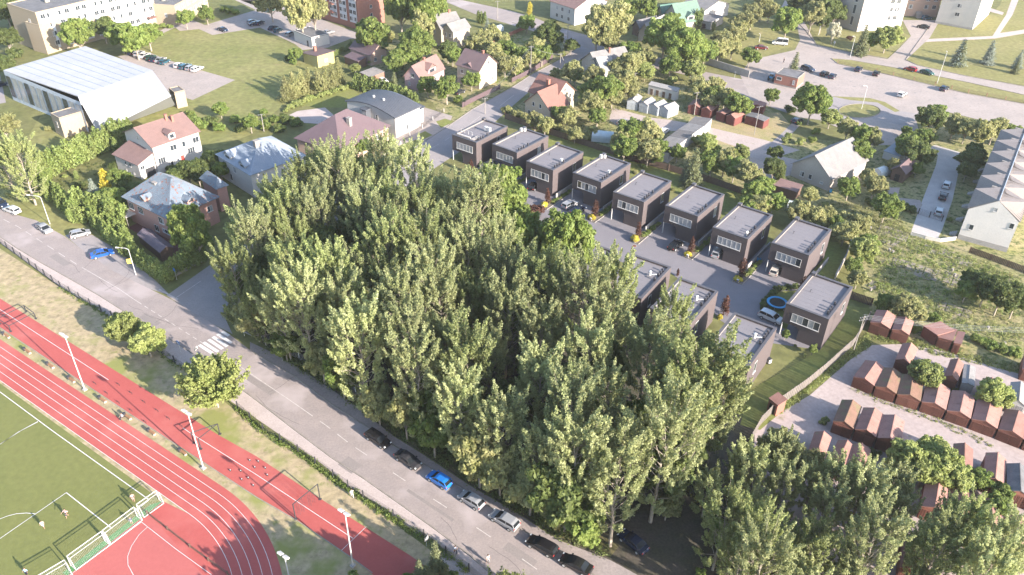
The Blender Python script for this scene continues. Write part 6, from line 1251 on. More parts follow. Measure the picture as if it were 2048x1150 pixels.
def person(label, px, py, top, legs, pose='stand', rz=0, s=1.0):
    b = P(px, py); t = thing('person', label, 'person', (b.x, b.y, .02), rz); t.scale = (s, s, s)
    st = .22 if pose in ('walk', 'run') else .08; ar = .45 if pose == 'run' else .18
    J = dict(pel=(0, 0, .95), che=(0, .0, 1.35), nec=(0, 0, 1.5), hea=(0, .02, 1.62), hd2=(0, .03, 1.74),
             hl=(-.1, 0, .9), kl=(-.12, st, .5), al=(-.12, st * .7, .08), tl=(-.12, st * .7 + .16, .03), hr=(.1, 0, .9), kr=(.12, -st * .2, .48), ar_=(.12, -st * 1.3, .1), tr=(.12, -st * 1.3 + .16, .03),
             sl=(-.19, 0, 1.42), el=(-.27, -ar * .6, 1.16), wl=(-.29, ar * .3, .95), fl=(-.29, ar * .5, .86), sr=(.19, 0, 1.42), er=(.27, ar * .6, 1.18), wr=(.29, ar * 1.1, 1.02), fr=(.29, ar * 1.3, .95))
    if pose == 'sit':
        for k in ('pel', 'che', 'nec', 'hea', 'hd2', 'hl', 'hr', 'sl', 'el', 'wl', 'fl', 'sr', 'er', 'wr', 'fr'): J[k] = (J[k][0], J[k][1], J[k][2] - .45)
        J['kl'] = (-.12, .42, .48); J['al'] = (-.12, .42, .08); J['tl'] = (-.12, .58, .04); J['kr'] = (.12, .42, .48); J['ar_'] = (.12, .44, .08); J['tr'] = (.12, .6, .04); J['wl'] = (-.2, .28, .55); J['fl'] = (-.18, .36, .53); J['wr'] = (.2, .28, .55); J['fr'] = (.18, .36, .53)
    K = list(J); E = [('pel', 'che'), ('che', 'nec'), ('nec', 'hea'), ('hea', 'hd2'), ('pel', 'hl'), ('hl', 'kl'), ('kl', 'al'), ('al', 'tl'), ('pel', 'hr'), ('hr', 'kr'), ('kr', 'ar_'), ('ar_', 'tr'), ('che', 'sl'), ('sl', 'el'), ('el', 'wl'), ('wl', 'fl'), ('che', 'sr'), ('sr', 'er'), ('er', 'wr'), ('wr', 'fr')]
    Rr = dict(pel=.13, che=.15, nec=.055, hea=.10, hd2=.085, hl=.10, kl=.06, al=.04, tl=.04, hr=.10, kr=.06, ar_=.04, tr=.04, sl=.065, el=.045, wl=.032, fl=.04, sr=.065, er=.045, wr=.032, fr=.04)
    skinned('body', [J[k] for k in K], [(K.index(a_), K.index(b_)) for a_, b_ in E], [Rr[k] for k in K], skin_m, t)
    kk = ['pel', 'che', 'nec', 'sl', 'el', 'sr', 'er']; ee = [(0, 1), (1, 2), (1, 3), (3, 4), (1, 5), (5, 6)]; J['nec'] = tuple(Vector(J['che']).lerp(Vector(J['nec']), .6))
    skinned('shirt', [J[k] for k in kk], ee, [.155, .18, .08, .085, .06, .085, .06], top, t)
    kk = ['pel', 'hl', 'kl', 'hr', 'kr'] + (['al', 'ar_'] if legs[1] else []); ee = [(0, 1), (1, 2), (0, 3), (3, 4)] + ([(2, 5), (4, 6)] if legs[1] else [])
    skinned('trousers', [J[k] for k in kk], ee, [.15, .12, .085, .12, .085, .06, .06], legs[0], t)
    h_ = J['hd2']; q = MB(); q.tube((h_[0], h_[1] - .03, h_[2] - .02), (h_[0], h_[1] - .02, h_[2] + .08), .105, .05, 8).build('hair', hair_m, t)
    e_ = J['hea']; MB().box(-.045, -.025, e_[1] + .085, e_[1] + .1, e_[2] + .03, e_[2] + .045).box(.025, .045, e_[1] + .085, e_[1] + .1, e_[2] + .03, e_[2] + .045).build('eyes', black_m, t); MB().box(-.015, .015, e_[1] + .09, e_[1] + .13, e_[2] - .03, e_[2] + .02).build('nose', skin_m, t)
    return t
cl = lambda n, c: mat('cloth_' + n, c, .9, tuple(x * .85 for x in c), 4, .2)
person('boy in pinkish striped shirt and dark shorts running on the pitch', 135, 1034, cl('pinkish', (.42, .28, .30)), (cl('navy', (.03, .04, .10)), False), 'run', R(150), .95)
person('boy in white shirt walking on the pitch near the penalty line', 88, 1056, cl('white', (.42, .41, .40)), (cl('white', (0, 0, 0)), False), 'walk', R(200), .85)
person('player in light blue shirt with raised look at the bottom goal', 56, 1152, cl('lightblue', (.25, .42, .66)), (cl('navy', (0, 0, 0)), False), 'stand', R(160), .95)
person('dark-clothed boy crouching behind the third football goal', 264, 1048, cl('darkblue', (.05, .07, .12)), (cl('grey', (.2, .2, .22)), False), 'stand', R(30), .8)
person('girl in pale pink leaning on the net of the corner goal', 268, 1003, cl('palepink', (.42, .29, .27)), (cl('palepink', (0, 0, 0)), False), 'stand', R(200), .95)
person('person in pale cap sitting on a bench beside the track', 246, 838, cl('paleblue', (.3, .34, .42)), (cl('dark', (.04, .04, .05)), True), 'sit', R(-215))
person('pedestrian in white walking on the grass beside the mesh fence', 705, 995, cl('white', (0, 0, 0)), (cl('white', (0, 0, 0)), True), 'walk', R(20))
person('pedestrian in pale blue shirt and dark trousers on the bottom footpath', 911, 1108, cl('paleblue', (0, 0, 0)), (cl('dark', (0, 0, 0)), True), 'walk', R(210))
person('pedestrian in white top at the bottom footpath near the kerb', 976, 1126, cl('white', (0, 0, 0)), (cl('grey', (0, 0, 0)), True), 'walk', R(210))
person('distant person in dark clothes walking across the school yard', 1567, 126, cl('dark', (0, 0, 0)), (cl('dark', (0, 0, 0)), True), 'walk', R(90))
# ================================================================== planting: landmarks first
for tx, x, y in (('the zebra crossing', 440, 690), ('the bright blue hatchback', 880, 960), ('the black estate by the crossing', 755, 878), ('the bottom black saloon', 1150, 1125), ('the side street junction', 400, 560), ('the first cube house', 950, 337), ('the fourth cube house', 1180, 460),
                 ('the trampoline', 1553, 612), ('the brick hut on the slab fence', 1555, 830), ('the round blue sign', 565, 722), ('the brick villa', 345, 470), ('the white metal-roofed house', 500, 390), ('the mauve pyramid roof', 670, 310), ('the modern curved-roof house', 780, 270),
                 ('the wood clearing', 1340, 1080), ('the silver street lamp', 100, 448), ('the silver garages', 1280, 230), ('the row house drive', 1880, 400), ('the slate gabled house', 1640, 370), ('the brick kiosk', 1580, 170), ('the white minibus', 1560, 88), ('the oval grass island', 1719, 222),
                 ('the bright red hatchback', 1821, 137), ('the pink wooden house', 843, 190), ('the brown-roofed cream house', 950, 185), ('the red-roofed street house', 1100, 235), ('the beige slate-roofed house', 1200, 160), ('the green-roofed house', 1350, 70), ('the yellow hut', 630, 130), ('the red brick block', 719, 65),
                 ('the cream apartment block', 200, 80), ('the sports hall', 200, 230), ('the white three-storey house', 330, 340), ('the second floodlight mast', 407, 937), ('the first floodlight mast', 170, 780), ('the third floodlight mast', 706, 1132), ('the last cube house', 1600, 575), ('the cable pole', 1707, 700),
                 ('the patched sheds', 1360, 275), ('the bottom right corner', 2048, 1150), ('the middle garage row', 1800, 840), ('the dark garden hut', 1800, 350), ('the left edge', 0, 350), ('the top left corner', 20, 60), ('the tall cream house', 884, 95), ('the seventh cube house', 1450, 540), ('the peach bungalow', 742, 125)):
    lm_(tx, x, y)
def inpoly(x, y, w):
    c = False; j = len(w) - 1
    for i in range(len(w)):
        if (w[i][1] > y) != (w[j][1] > y) and x < (w[j][0] - w[i][0]) * (y - w[i][1]) / (w[j][1] - w[i][1]) + w[i][0]: c = not c
        j = i
    return c
for px_, py_, h_ in ((490, 1090, 9), (455, 1130, 8), (530, 1080, 10), (730, 1100, 8), (655, 1110, 8.5), (775, 1078, 8), (835, 1112, 8), (885, 1142, 7)):   # trees beyond the bottom edge whose shade reaches the strip
    p_ = P(px_, py_) + Vector((.765, -.645, 0)) * h_ * 2.67; plant('vas', (p_.x, p_.y, 0), h_ / 6.0)
# ---- the wood: trees stand on these ground outlines
WOOD = [P(*p).to_2d()[:] for p in [(470, 640), (560, 705), (640, 765), (715, 822), (800, 885), (930, 970), (1030, 1030), (1110, 1072), (1190, 1085), (1290, 1050), (1370, 1010), (1420, 965), (1420, 915), (1385, 885), (1330, 858), (1265, 815), (1200, 775), (1140, 730), (1075, 680), (1020, 625), (975, 575), (950, 530), (905, 500), (850, 470), (800, 440), (700, 430), (610, 470), (540, 520), (470, 590)]]
CUBES = []
def blocked(x, y):
    for n_, (hx, hy, a_) in HF.items():
        pass
    return False
pts = [P(*p).to_2d() for p in [(1220, 1092), (488, 655), (533, 690), (583, 722), (630, 752), (735, 830), (845, 890), (930, 940), (1088, 1025), (1140, 1055)]]
wx = [p[0] for p in WOOD]; wy = [p[1] for p in WOOD]; tries = 0
rs = random.Random(11)
while tries < 9000:
    tries += 1; x, y = rs.uniform(min(wx), max(wx)), rs.uniform(min(wy), max(wy))
    if inpoly(x, y, WOOD) and all((p[0] - x) ** 2 + (p[1] - y) ** 2 > 6.5 ** 2 for p in pts): pts.append(Vector((x, y)))
for i, p in enumerate(pts):
    px, py = Q((p[0], p[1], 0)); edge = py > 560 + .45 * (px - 470) + 40
    k = rs.choice(['pop', 'pop', 'pop', 'popg'] if px > 620 else ['popg', 'pop', 'popg']); plant(k, (p[0], p[1], 0), rs.uniform(.74, 1.08) * (.95 if px < 700 else 1), v=rs.randrange(6))
# understorey: leafy trees with lower crowns
for i in range(46):
    for _ in range(200):
        x, y = rs.uniform(min(wx), max(wx)), rs.uniform(min(wy), max(wy))
        if inpoly(x, y, WOOD): plant(rs.choice(['drk', 'mid', 'drk']), (x, y, 0), rs.uniform(1.0, 1.5), sz=1.25); break
T('big', 1000, 412, 110, 1.4); T('big', 1130, 490, 100, 1.4); T('big', 1040, 470, 90, 1.3); T('popg', 1228, 560, 90); T('popg', 1345, 625, 70); T('olive', 1150, 520, 60, 1.4)
for x_, y_ in ((520, 683), (575, 722), (650, 768), (690, 800), (760, 850), (815, 882), (870, 915), (960, 975), (1000, 995), (1060, 1030), (1110, 1062), (1170, 1090)):
    p_ = P(x_, y_); plant(rs.choice(['mid', 'olive', 'olive']), (p_.x, p_.y, 0), rs.uniform(.8, 1.15), sz=rs.uniform(1.1, 1.6))
# trees right of the clearing, over the faded garages
RW = [P(*p).to_2d()[:] for p in [(1400, 1030), (1470, 990), (1560, 960), (1640, 1000), (1740, 1060), (1850, 1110), (1960, 1160), (1960, 1260), (1500, 1260), (1420, 1150), (1400, 1060)]]
rx = [p[0] for p in RW]; ry = [p[1] for p in RW]; rp = []
for _ in range(5000):
    x, y = rs.uniform(min(rx), max(rx)), rs.uniform(min(ry), max(ry))
    if inpoly(x, y, RW) and all((p[0] - x) ** 2 + (p[1] - y) ** 2 > 5.1 ** 2 for p in rp): rp.append((x, y))
for x, y in rp:
    if Q((x, y, 0))[1] < 1085: plant('pops', (x, y, 0), rs.uniform(.62, .85), v=rs.randrange(6))
    else: plant(rs.choice(['pop', 'pops', 'pops', 'popg']), (x, y, 0), rs.uniform(.6, .8), v=rs.randrange(6))
LIST = '''
popg 1410 745 150 .8;olive 1560 905 80 1.2;pops 1500 930 60 1.0;olive 1615 930 60 1.2;pops 1680 950 60 1;pops 1740 990 60 1;pops 1790 960 55 1;pops 1900 1040 60 1;pops 2000 1090 60 1;pops 1960 1060 50 1
drk 10 20 50;bsd 30 45 30;drk 12 75 45;bsd 30 105 35;bsd 8 115 30;drk 5 130 40
mid 152 66 50 1.3;drk 205 55 42;mid 240 70 50;mid 268 78 55;mid 295 68 45;mid 370 35 30;mid 412 27 30;bsh 445 18 20;bsh 458 19 20;bsh 470 22 18;bsh 325 50 18;bsh 305 62 18;bsh 340 52 14
popg 34 304 62 .9;popg 6 318 56 .8;olive 5 250 50;bso 95 255 18;bsh 190 265 20;thu 215 275 18;thu 228 282 18;mid 440 218 26
bsh 380 238 34;bsh 400 246 34;bsd 420 240 34;bsh 440 252 30;bsh 468 238 26;bsd 480 255 30;bsh 380 225 20;mid 500 245 30
olive 600 15 60 1.5;olive 625 10 60 1.5;olive 540 5 50;mid 745 68 66;olive 765 74 40;mid 800 12 60 1.4;mid 845 18 60 1.5;mid 870 5 50;olive 843 55 40 1.6;big 830 88 62;mid 812 118 40;big 820 105 50
thu 957 27 10 1.3;thu 963 28 10 1.3;thu 969 29 10 1.3;blu 975 40 15;mid 590 108 24;bsh 588 122 20;bsd 575 115 18
fir 568 165 38;fir 584 157 38;fir 600 153 38;fir 616 150 38;fir 632 150 38;fir 648 147 38;fir 662 140 36;fir 675 130 32 1.2;olive 590 172 30;olive 640 166 30;brt 710 136 20;spr 787 152 22
bsh 742 122 20;mid 790 122 44;olive 808 132 30;drk 895 100 36;mid 905 110 30;mid 855 170 34;mid 893 175 46;bsh 917 197 22;frg 943 160 32;olive 1010 130 36;frt 997 120 30
frt 967 76 34;frt 985 66 30;frt 950 88 34;frt 973 92 34;frt 990 102 34;frg 1012 95 34;bso 935 95 24;frt 1005 82 30;frg 1025 105 30
bsh 545 238 30;bsd 572 235 34;bsh 590 244 30;bsh 528 248 30;bsh 527 225 24;bsd 560 255 28;spr 762 256 14;bsh 740 272 22;mid 700 282 34;mid 725 292 30;bsh 770 290 24
gol 1059 11 14 1.2;frg 1054 45 30;bsh 1042 50 24;drk 1097 63 44;drk 1110 75 34;drk 1142 90 28;mid 1080 72 30
frt 1067 95 40;frg 1084 108 36;frg 1044 108 32;olive 1031 130 34;bsb 1124 103 22;bsh 1105 96 26;frt 1060 118 30;bsb 1035 145 24
olive 1195 55 60 1.3;olive 1225 45 66 1.3;olive 1214 78 50;olive 1240 50 40 1.3;mid 1250 18 40;mid 1295 14 36 1.3;mid 1270 8 34;big 1330 70 70;big 1360 88 70;big 1385 95 60;big 1410 103 46;big 1345 55 50
thu 1393 28 14 1.5;thu 1402 26 14 1.6;bsp 1407 50 18;thu 1428 48 10;olive 1450 84 46;olive 1472 66 42;olive 1487 45 42;olive 1505 28 40;olive 1525 12 40;olive 1438 100 36;mid 1500 112 32;frt 1465 95 34
mid 1260 102 38;frt 1290 115 40;frt 1275 125 36;brt 1290 142 34;mid 1342 130 40;brt 1385 138 42;brt 1375 120 34;bsb 1342 160 28;frt 1142 142 38;frg 1150 152 28;frt 1112 147 22
frt 1190 155 44;mid 1210 178 56;frt 1245 165 54;olive 1262 125 46;frt 1237 132 38;mid 1180 182 40;frt 1225 190 40;frt 1258 180 36;olive 1182 210 46;frg 1195 232 32;frt 1207 200 30;mid 1172 195 30
bso 1034 225 28;bso 1050 232 28;frt 1070 240 32;frt 1090 250 32;bso 1112 248 32;frt 1135 232 38;bso 1132 260 32;frt 1150 268 28;bso 1172 272 26;bso 1015 218 26;mid 1122 228 34;frt 1186 262 22
mid 1262 262 50;olive 1297 265 50;frt 1280 280 40;frt 1240 285 40;olive 1395 165 32;olive 1402 180 38;mid 1425 190 36;olive 1432 170 32;frt 1450 195 38;mid 1475 208 44;olive 1462 200 30;bsh 1490 205 20;frt 1418 205 30;bsb 1400 280 36;brt 1415 285 34;bsb 1430 295 30
olive 1540 20 34;mid 1576 42 46 1.2;olive 1626 28 44 1.2;drk 1655 12 50;drk 1670 25 40;drk 1645 40 34;drk 1600 10 40;pal 1668 62 26 1.3;bsp 1700 76 14;spr 1731 62 34;mid 1744 80 28;brt 1775 75 48
spr 1592 115 30;blu 1927 90 34;blu 1987 92 30;spr 1929 90 30;blu 2043 108 24;spr 2038 122 18
big 1626 203 64;mid 1543 190 26;bsd 1581 217 28;brt 1661 236 36;olive 1696 256 34 1.2;mid 1726 270 40;olive 1745 276 36;bsb 1577 272 20;bsb 1570 280 16;bsb 1601 282 22;bsh 1631 262 22;bsh 1625 278 18;bsh 1598 246 14
drk 1864 236 48;mid 1872 228 38;olive 1910 250 40;olive 1935 256 44;olive 1962 262 44;olive 1990 258 44;mid 2012 262 36;mid 1847 276 36;mid 1814 262 20;mid 1822 280 34;olive 1850 268 30;mid 2035 270 34
drk 1551 305 28;drk 1548 335 40;bsd 1560 350 30;mid 1721 303 46;drk 1830 300 50;mid 1815 290 40;drk 1845 310 40;olive 1787 330 26;frg 1834 338 26;drk 1944 318 46;drk 1935 340 34;drk 1950 300 34
frt 1736 352 30;frt 1750 372 40;frg 1699 375 40;olive 1621 390 34;big 1774 412 52;mid 1546 405 44;bsd 1741 402 26;bsd 1814 413 26;bsd 1826 418 22;bsb 1651 410 18;bsh 1899 438 16;olive 1760 378 32
olive 1599 423 44;frt 1631 432 42;frt 1656 430 34;olive 1691 462 46;mid 1676 450 34;frt 1721 448 36;frt 1640 445 30;brt 1728 500 50;frg 1706 530 34;frt 1716 556 36;bsh 1700 470 34;mid 1738 485 34;frt 1690 440 30
mid 1250 296 46;olive 1297 303 46;mid 1315 316 24;spr 1392 312 48;spr 1378 322 30;mid 1425 322 44;olive 1450 322 46;mid 1470 335 44;olive 1495 348 50;mid 1510 385 46;mid 1500 410 40;mid 1355 305 30;bsp 1275 322 12;bsh 1288 332 14;brt 1482 305 34;mid 1320 295 34;mid 1525 372 40;olive 1518 410 44
mid 1771 606 34;olive 1808 612 46;olive 1828 622 44;bsh 1834 659 26;bsh 1869 636 28;drk 1975 575 60;drk 2005 590 66;drk 2035 600 60;drk 1950 560 50;mid 1935 580 40;brt 1854 749 60;brt 1987 789 60;bsh 1909 779 18;bsb 1649 841 22;bsh 1889 806 12;bsh 1967 683 26;bsh 1985 690 28;bsh 2008 697 30;bsh 1950 675 24;bsh 2030 702 30
frg 1571 668 14 1.5;frg 1626 698 16 1.4;bsh 1590 690 8;bsb 1610 710 8
brt 1815 915 70;brt 1850 940 70;brt 1885 925 66;brt 1905 955 66;brt 1865 900 60;mid 1960 960 44;mid 1995 1010 46;bsd 1745 905 34;mid 2005 985 40;bsb 2028 1028 26
brt 248 655 62;brt 293 682 62;brt 270 668 40;vas 426 772 150;spr 872 1100 50 1.3;spr 838 1134 44 1.2;bsb 880 1135 40;bsh 820 1155 30;bsh 705 1148 22;bsh 905 1150 36;olive 855 1150 40
blu 182 368 34;gol 207 350 28;mid 237 355 36;thu 150 345 10;bsb 130 352 14;mid 85 352 34;bsd 160 370 30;bsd 225 330 26
drk 375 340 44;drk 395 345 44;drk 350 352 36;drk 410 330 40;drk 425 318 40;mid 440 340 34;mid 215 395 40;mid 200 402 40;mid 222 412 36;mid 235 395 36;drk 245 375 30;bsd 340 335 26;drk 270 378 30
mid 372 450 60 1.5;mid 390 470 60 1.4;olive 360 430 40 1.4;thu 365 500 20;thu 378 508 20;thu 392 505 20;thu 402 498 20;thu 355 512 20;thu 343 522 20
olive 1005 485 60 1.3;bsp 1068 420 40
'''
for ln in LIST.strip().split('\n'):
    for it in ln.split(';'):
        f_ = it.split(); T(f_[0], float(f_[1]), float(f_[2]), float(f_[3]), float(f_[4]) if len(f_) > 4 else 1.0)
def row(kind, pts, step, s=(.9, 1.1), jit=.2, sz=1.0):
    for p in dense(PX(pts), step): plant(kind, (p.x + random.uniform(-jit, jit), p.y + random.uniform(-jit, jit), 0), random.uniform(*s), sz=sz)
row('thu', [(66, 358), (100, 385), (130, 412), (165, 448)], 1.25, (1.0, 1.25), .5); row('thu', [(182, 442), (215, 475), (250, 505), (290, 537), (328, 565)], 1.2, (.95, 1.15), .4)
row('thu', [(70, 375), (95, 392), (122, 418), (150, 446)], 1.6, (.8, 1.0), .5); row('thu', [(185, 425), (205, 445), (235, 468), (262, 490)], 1.6, (.95, 1.2), .5); row('thu', [(712, 178), (760, 190), (832, 216)], 1.0, (1.15, 1.3), .3)
row('thu', [(80, 362), (120, 345), (160, 328), (205, 306), (240, 288), (262, 276)], 1.5, (1.35, 1.8), .5); row('thu', [(100, 352), (160, 326), (225, 292)], 2.2, (1.2, 1.6), .7); row('thu', [(160, 425), (190, 432), (225, 440), (245, 452)], 1.8, (1.3, 1.6), .6); row('thu', [(635, 128), (700, 100), (703, 95)], 1.3, (.5, .6), .1); row('bsb', [(572, 222), (610, 205), (655, 190), (705, 175)], 1.6, (.9, 1.3), .4); row('thu', [(330, 566), (350, 552), (375, 538), (405, 520)], 1.3, (1.0, 1.2), .2)
row('bsh', [(1670, 612), (1600, 560)], 50) if 0 else None
for (x_, y_) in ((660, 432), (715, 425), (770, 412), (560, 490)):
    p_ = P(x_, y_); plant(rs.choice(['pop', 'popg']), (p_.x, p_.y, 0), rs.uniform(.72, .85), v=rs.randrange(6))
b = P(1269, 492); t = thing('manhole_cover', 'round rusty manhole cover in the block paving by the yellow shrub', 'manhole cover', (b.x, b.y, .012), 0); MB().tube((0, 0, 0), (0, 0, .02), .45, n=20).build('lid', rust, t); MB().tube((0, 0, 0), (0, 0, .015), .55, n=20).build('ring', conc, t)
# planting strips between the driveways of the cube row
def loc_pt(n, lx, ly): x, y, a_ = HF[n]; return Vector((x + math.cos(a_) * lx - math.sin(a_) * ly, y + math.sin(a_) * lx + math.cos(a_) * ly, 0))
bedm = mat('planting_bed', (.20, .17, .15), .95, (.13, .11, .08), .8, .6, .4, 5, world_co=True)
for i, n_ in enumerate('ABCDEFGH'):
    q = [loc_pt(n_, .6, -5.9), loc_pt(n_, 2.6, -5.9), loc_pt(n_, 2.6, 5.5), loc_pt(n_, 1.2, 5.5), loc_pt(n_, .6, -1)]
    struct('planting_bed', q, .05, bedm); mb = MB(); strip_mb(mb, [p.to_2d() for p in (loc_pt(n_, .5, -1), loc_pt(n_, .5, -6.0), loc_pt(n_, 2.7, -6.0), loc_pt(n_, 2.7, 6))], .14, 0, .16); mb.build('kerb', conc_lt, None, 'structure')
    t = thing('garden_wall', 'low grey garden wall beside the %s cube house of the row' % OD[i], 'wall', loc_pt(n_, 1.1, 0), HF[n_][2] + math.pi / 2, 'low walls between the cube houses')
    for k in range(6): MB().box(k * 2.0, k * 2.0 + 1.97, -.1, .1, 0, 1.15).build('panel', conc, t)
    p = loc_pt(n_, 1.2, -3.6); plant('prp', p, random.uniform(.85, 1.1)); p = loc_pt(n_, 1.3, -5.1); plant('bsy', p, random.uniform(1.0, 1.4)); p = loc_pt(n_, .95, -4.5); plant('bsy', p, .8)
    for k in range(8): p = loc_pt(n_, 2.0 + random.uniform(-.2, .2), -2.4 + k * 1.0); plant('bsh' if k % 3 else 'bsb', p, random.uniform(.38, .58))
    for k in range(3): p = loc_pt(n_, 1.3, -2.8 + k * .9); plant('bso', p, random.uniform(.25, .4))
    for k in range(5): p = loc_pt(n_, random.uniform(-5, 2), 22 + random.uniform(-1, 1)); plant('bso', p, random.uniform(.4, .7)) if k % 2 and n_ in 'BCDE' else None
    b = loc_pt(n_, 1.6, -5.9); t = thing('letter_box_pillar', 'small white pillar at the tip of the %s planting strip' % OD[i], 'pillar', b, HF[n_][2], 'white pillars at the planting strips'); MB().box(-.22, .22, -.15, .15, 0, .8).build('pillar', conc_lt, t); MB().box(-.26, .26, -.19, .19, .8, .86).build('cap', white_fr, t)
# hedges round the trampoline lawn
struct('lawn', [(1533, 625), (1553, 583), (1610, 580), (1572, 660), (1545, 640)], .03, grass_lawn)
row('bsd', [(1524, 620), (1535, 600), (1552, 582), (1575, 577), (1592, 576)], 1.0, (.6, .75), .15)
plant('prp', P(1447, 630), .95); plant('bsy', P(1440, 636), .8); plant('prp', P(1355, 552), .4)
# ground cover
undergrowth('wood_undergrowth', [(520, 690), (640, 765), (787, 865), (938, 965), (1117, 1075), (1215, 1112), (1180, 1050), (1000, 960), (850, 870), (700, 780), (560, 690)], 420, 1.2, .16, 'dark', 34, (.5, 1.4))
undergrowth('wood_undergrowth', [(1250, 980), (1450, 960), (1560, 1000), (1640, 1150), (1460, 1180), (1420, 1050), (1340, 1000)], 160, 1.0, .15, 'dark', 30, (.4, 1.1))
undergrowth('weeds', [(1745, 470), (1935, 510), (2048, 560), (2100, 650), (2048, 700), (1900, 660), (1760, 620), (1745, 560)], 560, .7, .13, 'olive', 26, (.3, .9))
undergrowth('weeds', [(1745, 470), (1935, 510), (2048, 560), (2100, 650), (1900, 600), (1760, 600), (1745, 560)], 360, .8, .13, 'green', 26, (.3, .9))
undergrowth('weeds', [(1640, 400), (1700, 410), (1800, 430), (1820, 470), (1760, 480), (1700, 480), (1620, 440)], 420, .9, .13, 'olive', 24, (.3, .9))
undergrowth('weeds', [(1180, 180), (1300, 150), (1400, 170), (1480, 215), (1380, 225), (1260, 215), (1180, 240), (1090, 255), (1200, 280), (1380, 330), (1480, 360), (1480, 320), (1400, 285), (1240, 262), (1215, 235)], 900, .9, .14, 'olive', 22, (.3, 1.0))
undergrowth('weeds', [(880, 100), (1000, 60), (1100, 90), (1040, 160), (960, 170), (1000, 130)], 420, .9, .15, 'green', 20, (.4, 1.0))
undergrowth('weeds', [(1735, 665), (1745, 690), (1700, 720), (1650, 760), (1560, 830), (1552, 822), (1640, 755), (1700, 705)], 260, .5, .11, 'bright', 24, (.25, .6))
undergrowth('weeds', [(1800, 670), (1900, 700), (2048, 730), (2048, 750), (1880, 712), (1800, 688), (1740, 680), (1745, 665)], 330, .5, .11, 'bright', 24, (.25, .6))
undergrowth('weeds', [(1710, 770), (1800, 805), (1900, 845), (1990, 890), (1985, 900), (1890, 855), (1790, 815), (1700, 785)], 120, .35, .10, 'bright', 22, (.2, .5))
undergrowth('weeds', [(60, 350), (180, 440), (280, 510), (200, 380), (240, 320), (140, 320)], 200, .6, .13, 'dark', 24, (.3, .8))
bedsoil = mat('bed_soil', (.26, .22, .18), 1, (.20, .175, .14), .8, .6, .5, 4, world_co=True)
g8b = lambda x, y: (1536 + x / 3.992, 288 + y / 3.993); g4b = lambda x, y: (1536 + x / 3.992, 576 + y / 3.993)
BEDS = [(g8b, 930, 740, 60, 46), (g8b, 1000, 760, 60, 46), (g8b, 900, 640, 230, 70), (g8b, 1195, 960, 58, 84), (g8b, 1262, 985, 58, 84), (g8b, 1330, 1000, 50, 80), (g8b, 1430, 1010, 60, 84), (g8b, 1500, 1035, 60, 90), (g8b, 820, 1080, 60, 60), (g8b, 900, 1110, 60, 60),
        (g4b, 1370, 100, 60, 60), (g4b, 1440, 120, 60, 60), (g4b, 1500, 145, 60, 60), (g4b, 1570, 165, 60, 60), (g8b, 1010, 900, 90, 60), (g8b, 1110, 930, 70, 60), (g8b, 1640, 1080, 70, 60), (g8b, 1730, 1100, 70, 60), (g8b, 1830, 1130, 70, 60), (g8b, 1250, 800, 110, 50), (g8b, 1380, 830, 110, 50), (g8b, 1520, 900, 120, 50)]
for i_, (gf, x, y, wd, hg) in enumerate(BEDS):
    q = [gf(x, y), gf(x + wd, y + wd * .32), gf(x + wd - hg * .42, y + wd * .32 + hg), gf(x - hg * .42, y + hg)]; struct('vegetable_bed_soil', q, .10, bedsoil)
    for r_ in range(3):
        f0, f1 = (r_ + .2) / 3, (r_ + .62) / 3; L_ = lambda f, e: (q[0][0] + (q[1][0] - q[0][0]) * f + (q[3][0] - q[0][0]) * e, q[0][1] + (q[1][1] - q[0][1]) * f + (q[3][1] - q[0][1]) * e)
        if r_ == 0: lvs = []
        undergrowth('vegetable_row', [L_(f0, .05), L_(f1, .05), L_(f1, .95), L_(f0, .95)], 7, .4, .10, ('green', 'olive', 'bright')[i_ % 3], 20, (.16, .3))
undergrowth('weeds', [(1745, 560), (1860, 600), (1990, 650), (2048, 660), (2048, 690), (1900, 655), (1760, 612)], 300, .7, .12, 'bright', 24, (.3, .8))
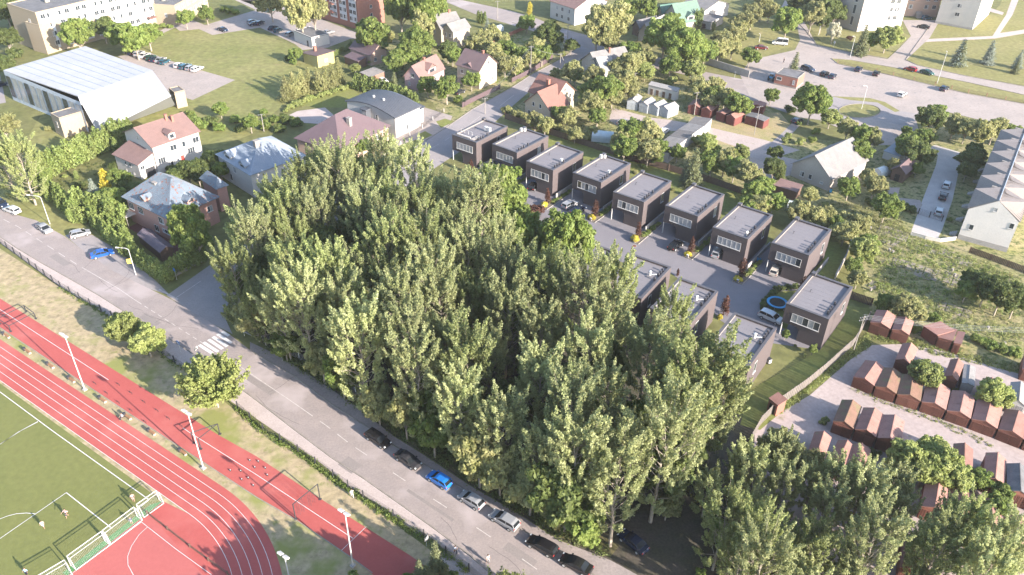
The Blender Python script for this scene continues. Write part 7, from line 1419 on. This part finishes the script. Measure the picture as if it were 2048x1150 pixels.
undergrowth('weeds', [(1780, 440), (1830, 470), (1930, 510), (1990, 540), (1980, 560), (1900, 530), (1800, 490), (1740, 470)], 260, .7, .12, 'bright', 24, (.3, .8))
for i_, (x, y) in enumerate(((1741, 581), (1975, 658), (1904, 542), (1909, 552), (1778, 502), (1785, 506), (2008, 690), (1740, 458))):
    b = P(x, y); t = thing('water_barrel', 'small white barrel, %s from the left among the allotment beds' % ORD_[sorted((1741, 1975, 1904, 1909, 1778, 1785, 2008, 1740)).index(x)], 'barrel', b, 0, 'white barrels in the allotments'); MB().tube((0, 0, 0), (0, 0, .6), .26, .24, 10).build('drum', conc_lt, t); MB().tube((0, 0, .6), (0, 0, .64), .25, n=10).build('lid', conc_lt, t)
undergrowth('fence_weeds', [(476, 812), (527, 856), (597, 899), (667, 949), (727, 991), (787, 1029), (848, 1069), (938, 1137), (930, 1146), (840, 1080), (720, 1003), (597, 912), (520, 866), (470, 822)], 420, .7, .11, 'green', 26, (.25, .6))
undergrowth('fence_weeds', [(122, 572), (160, 596), (225, 633), (376, 738), (372, 750), (225, 642), (118, 580)], 160, .5, .11, 'green', 22, (.2, .5))
for (x_, y_, k_) in ((1330, 1040, 'olive'), (1440, 1090, 'mid'), (1480, 1150, 'popg'), (1540, 1130, 'pops'), (1460, 1200, 'popg'), (1400, 1150, 'bsh'), (1600, 1180, 'popg'), (1700, 1200, 'pop'), (1820, 1210, 'popg')):
    p_ = P(x_, y_); plant(k_, (p_.x, p_.y, 0), rs.uniform(.6, .8))
label_trees()
# ================================================================== thin summer haze over the town
hm = bpy.data.materials.new('haze_air'); hm.use_nodes = True; hn = hm.node_tree; hn.nodes.remove(hn.nodes['Principled BSDF'])
pv = hn.nodes.new('ShaderNodeVolumePrincipled'); pv.inputs['Color'].default_value = (.96, .96, .98, 1); pv.inputs['Density'].default_value = .0001; pv.inputs['Anisotropy'].default_value = .2
hn.links.new(pv.outputs[0], hn.nodes['Material Output'].inputs['Volume'])
MB().box(-950, 1150, -350, 1550, -3, 97).build('haze', hm, None, 'stuff')
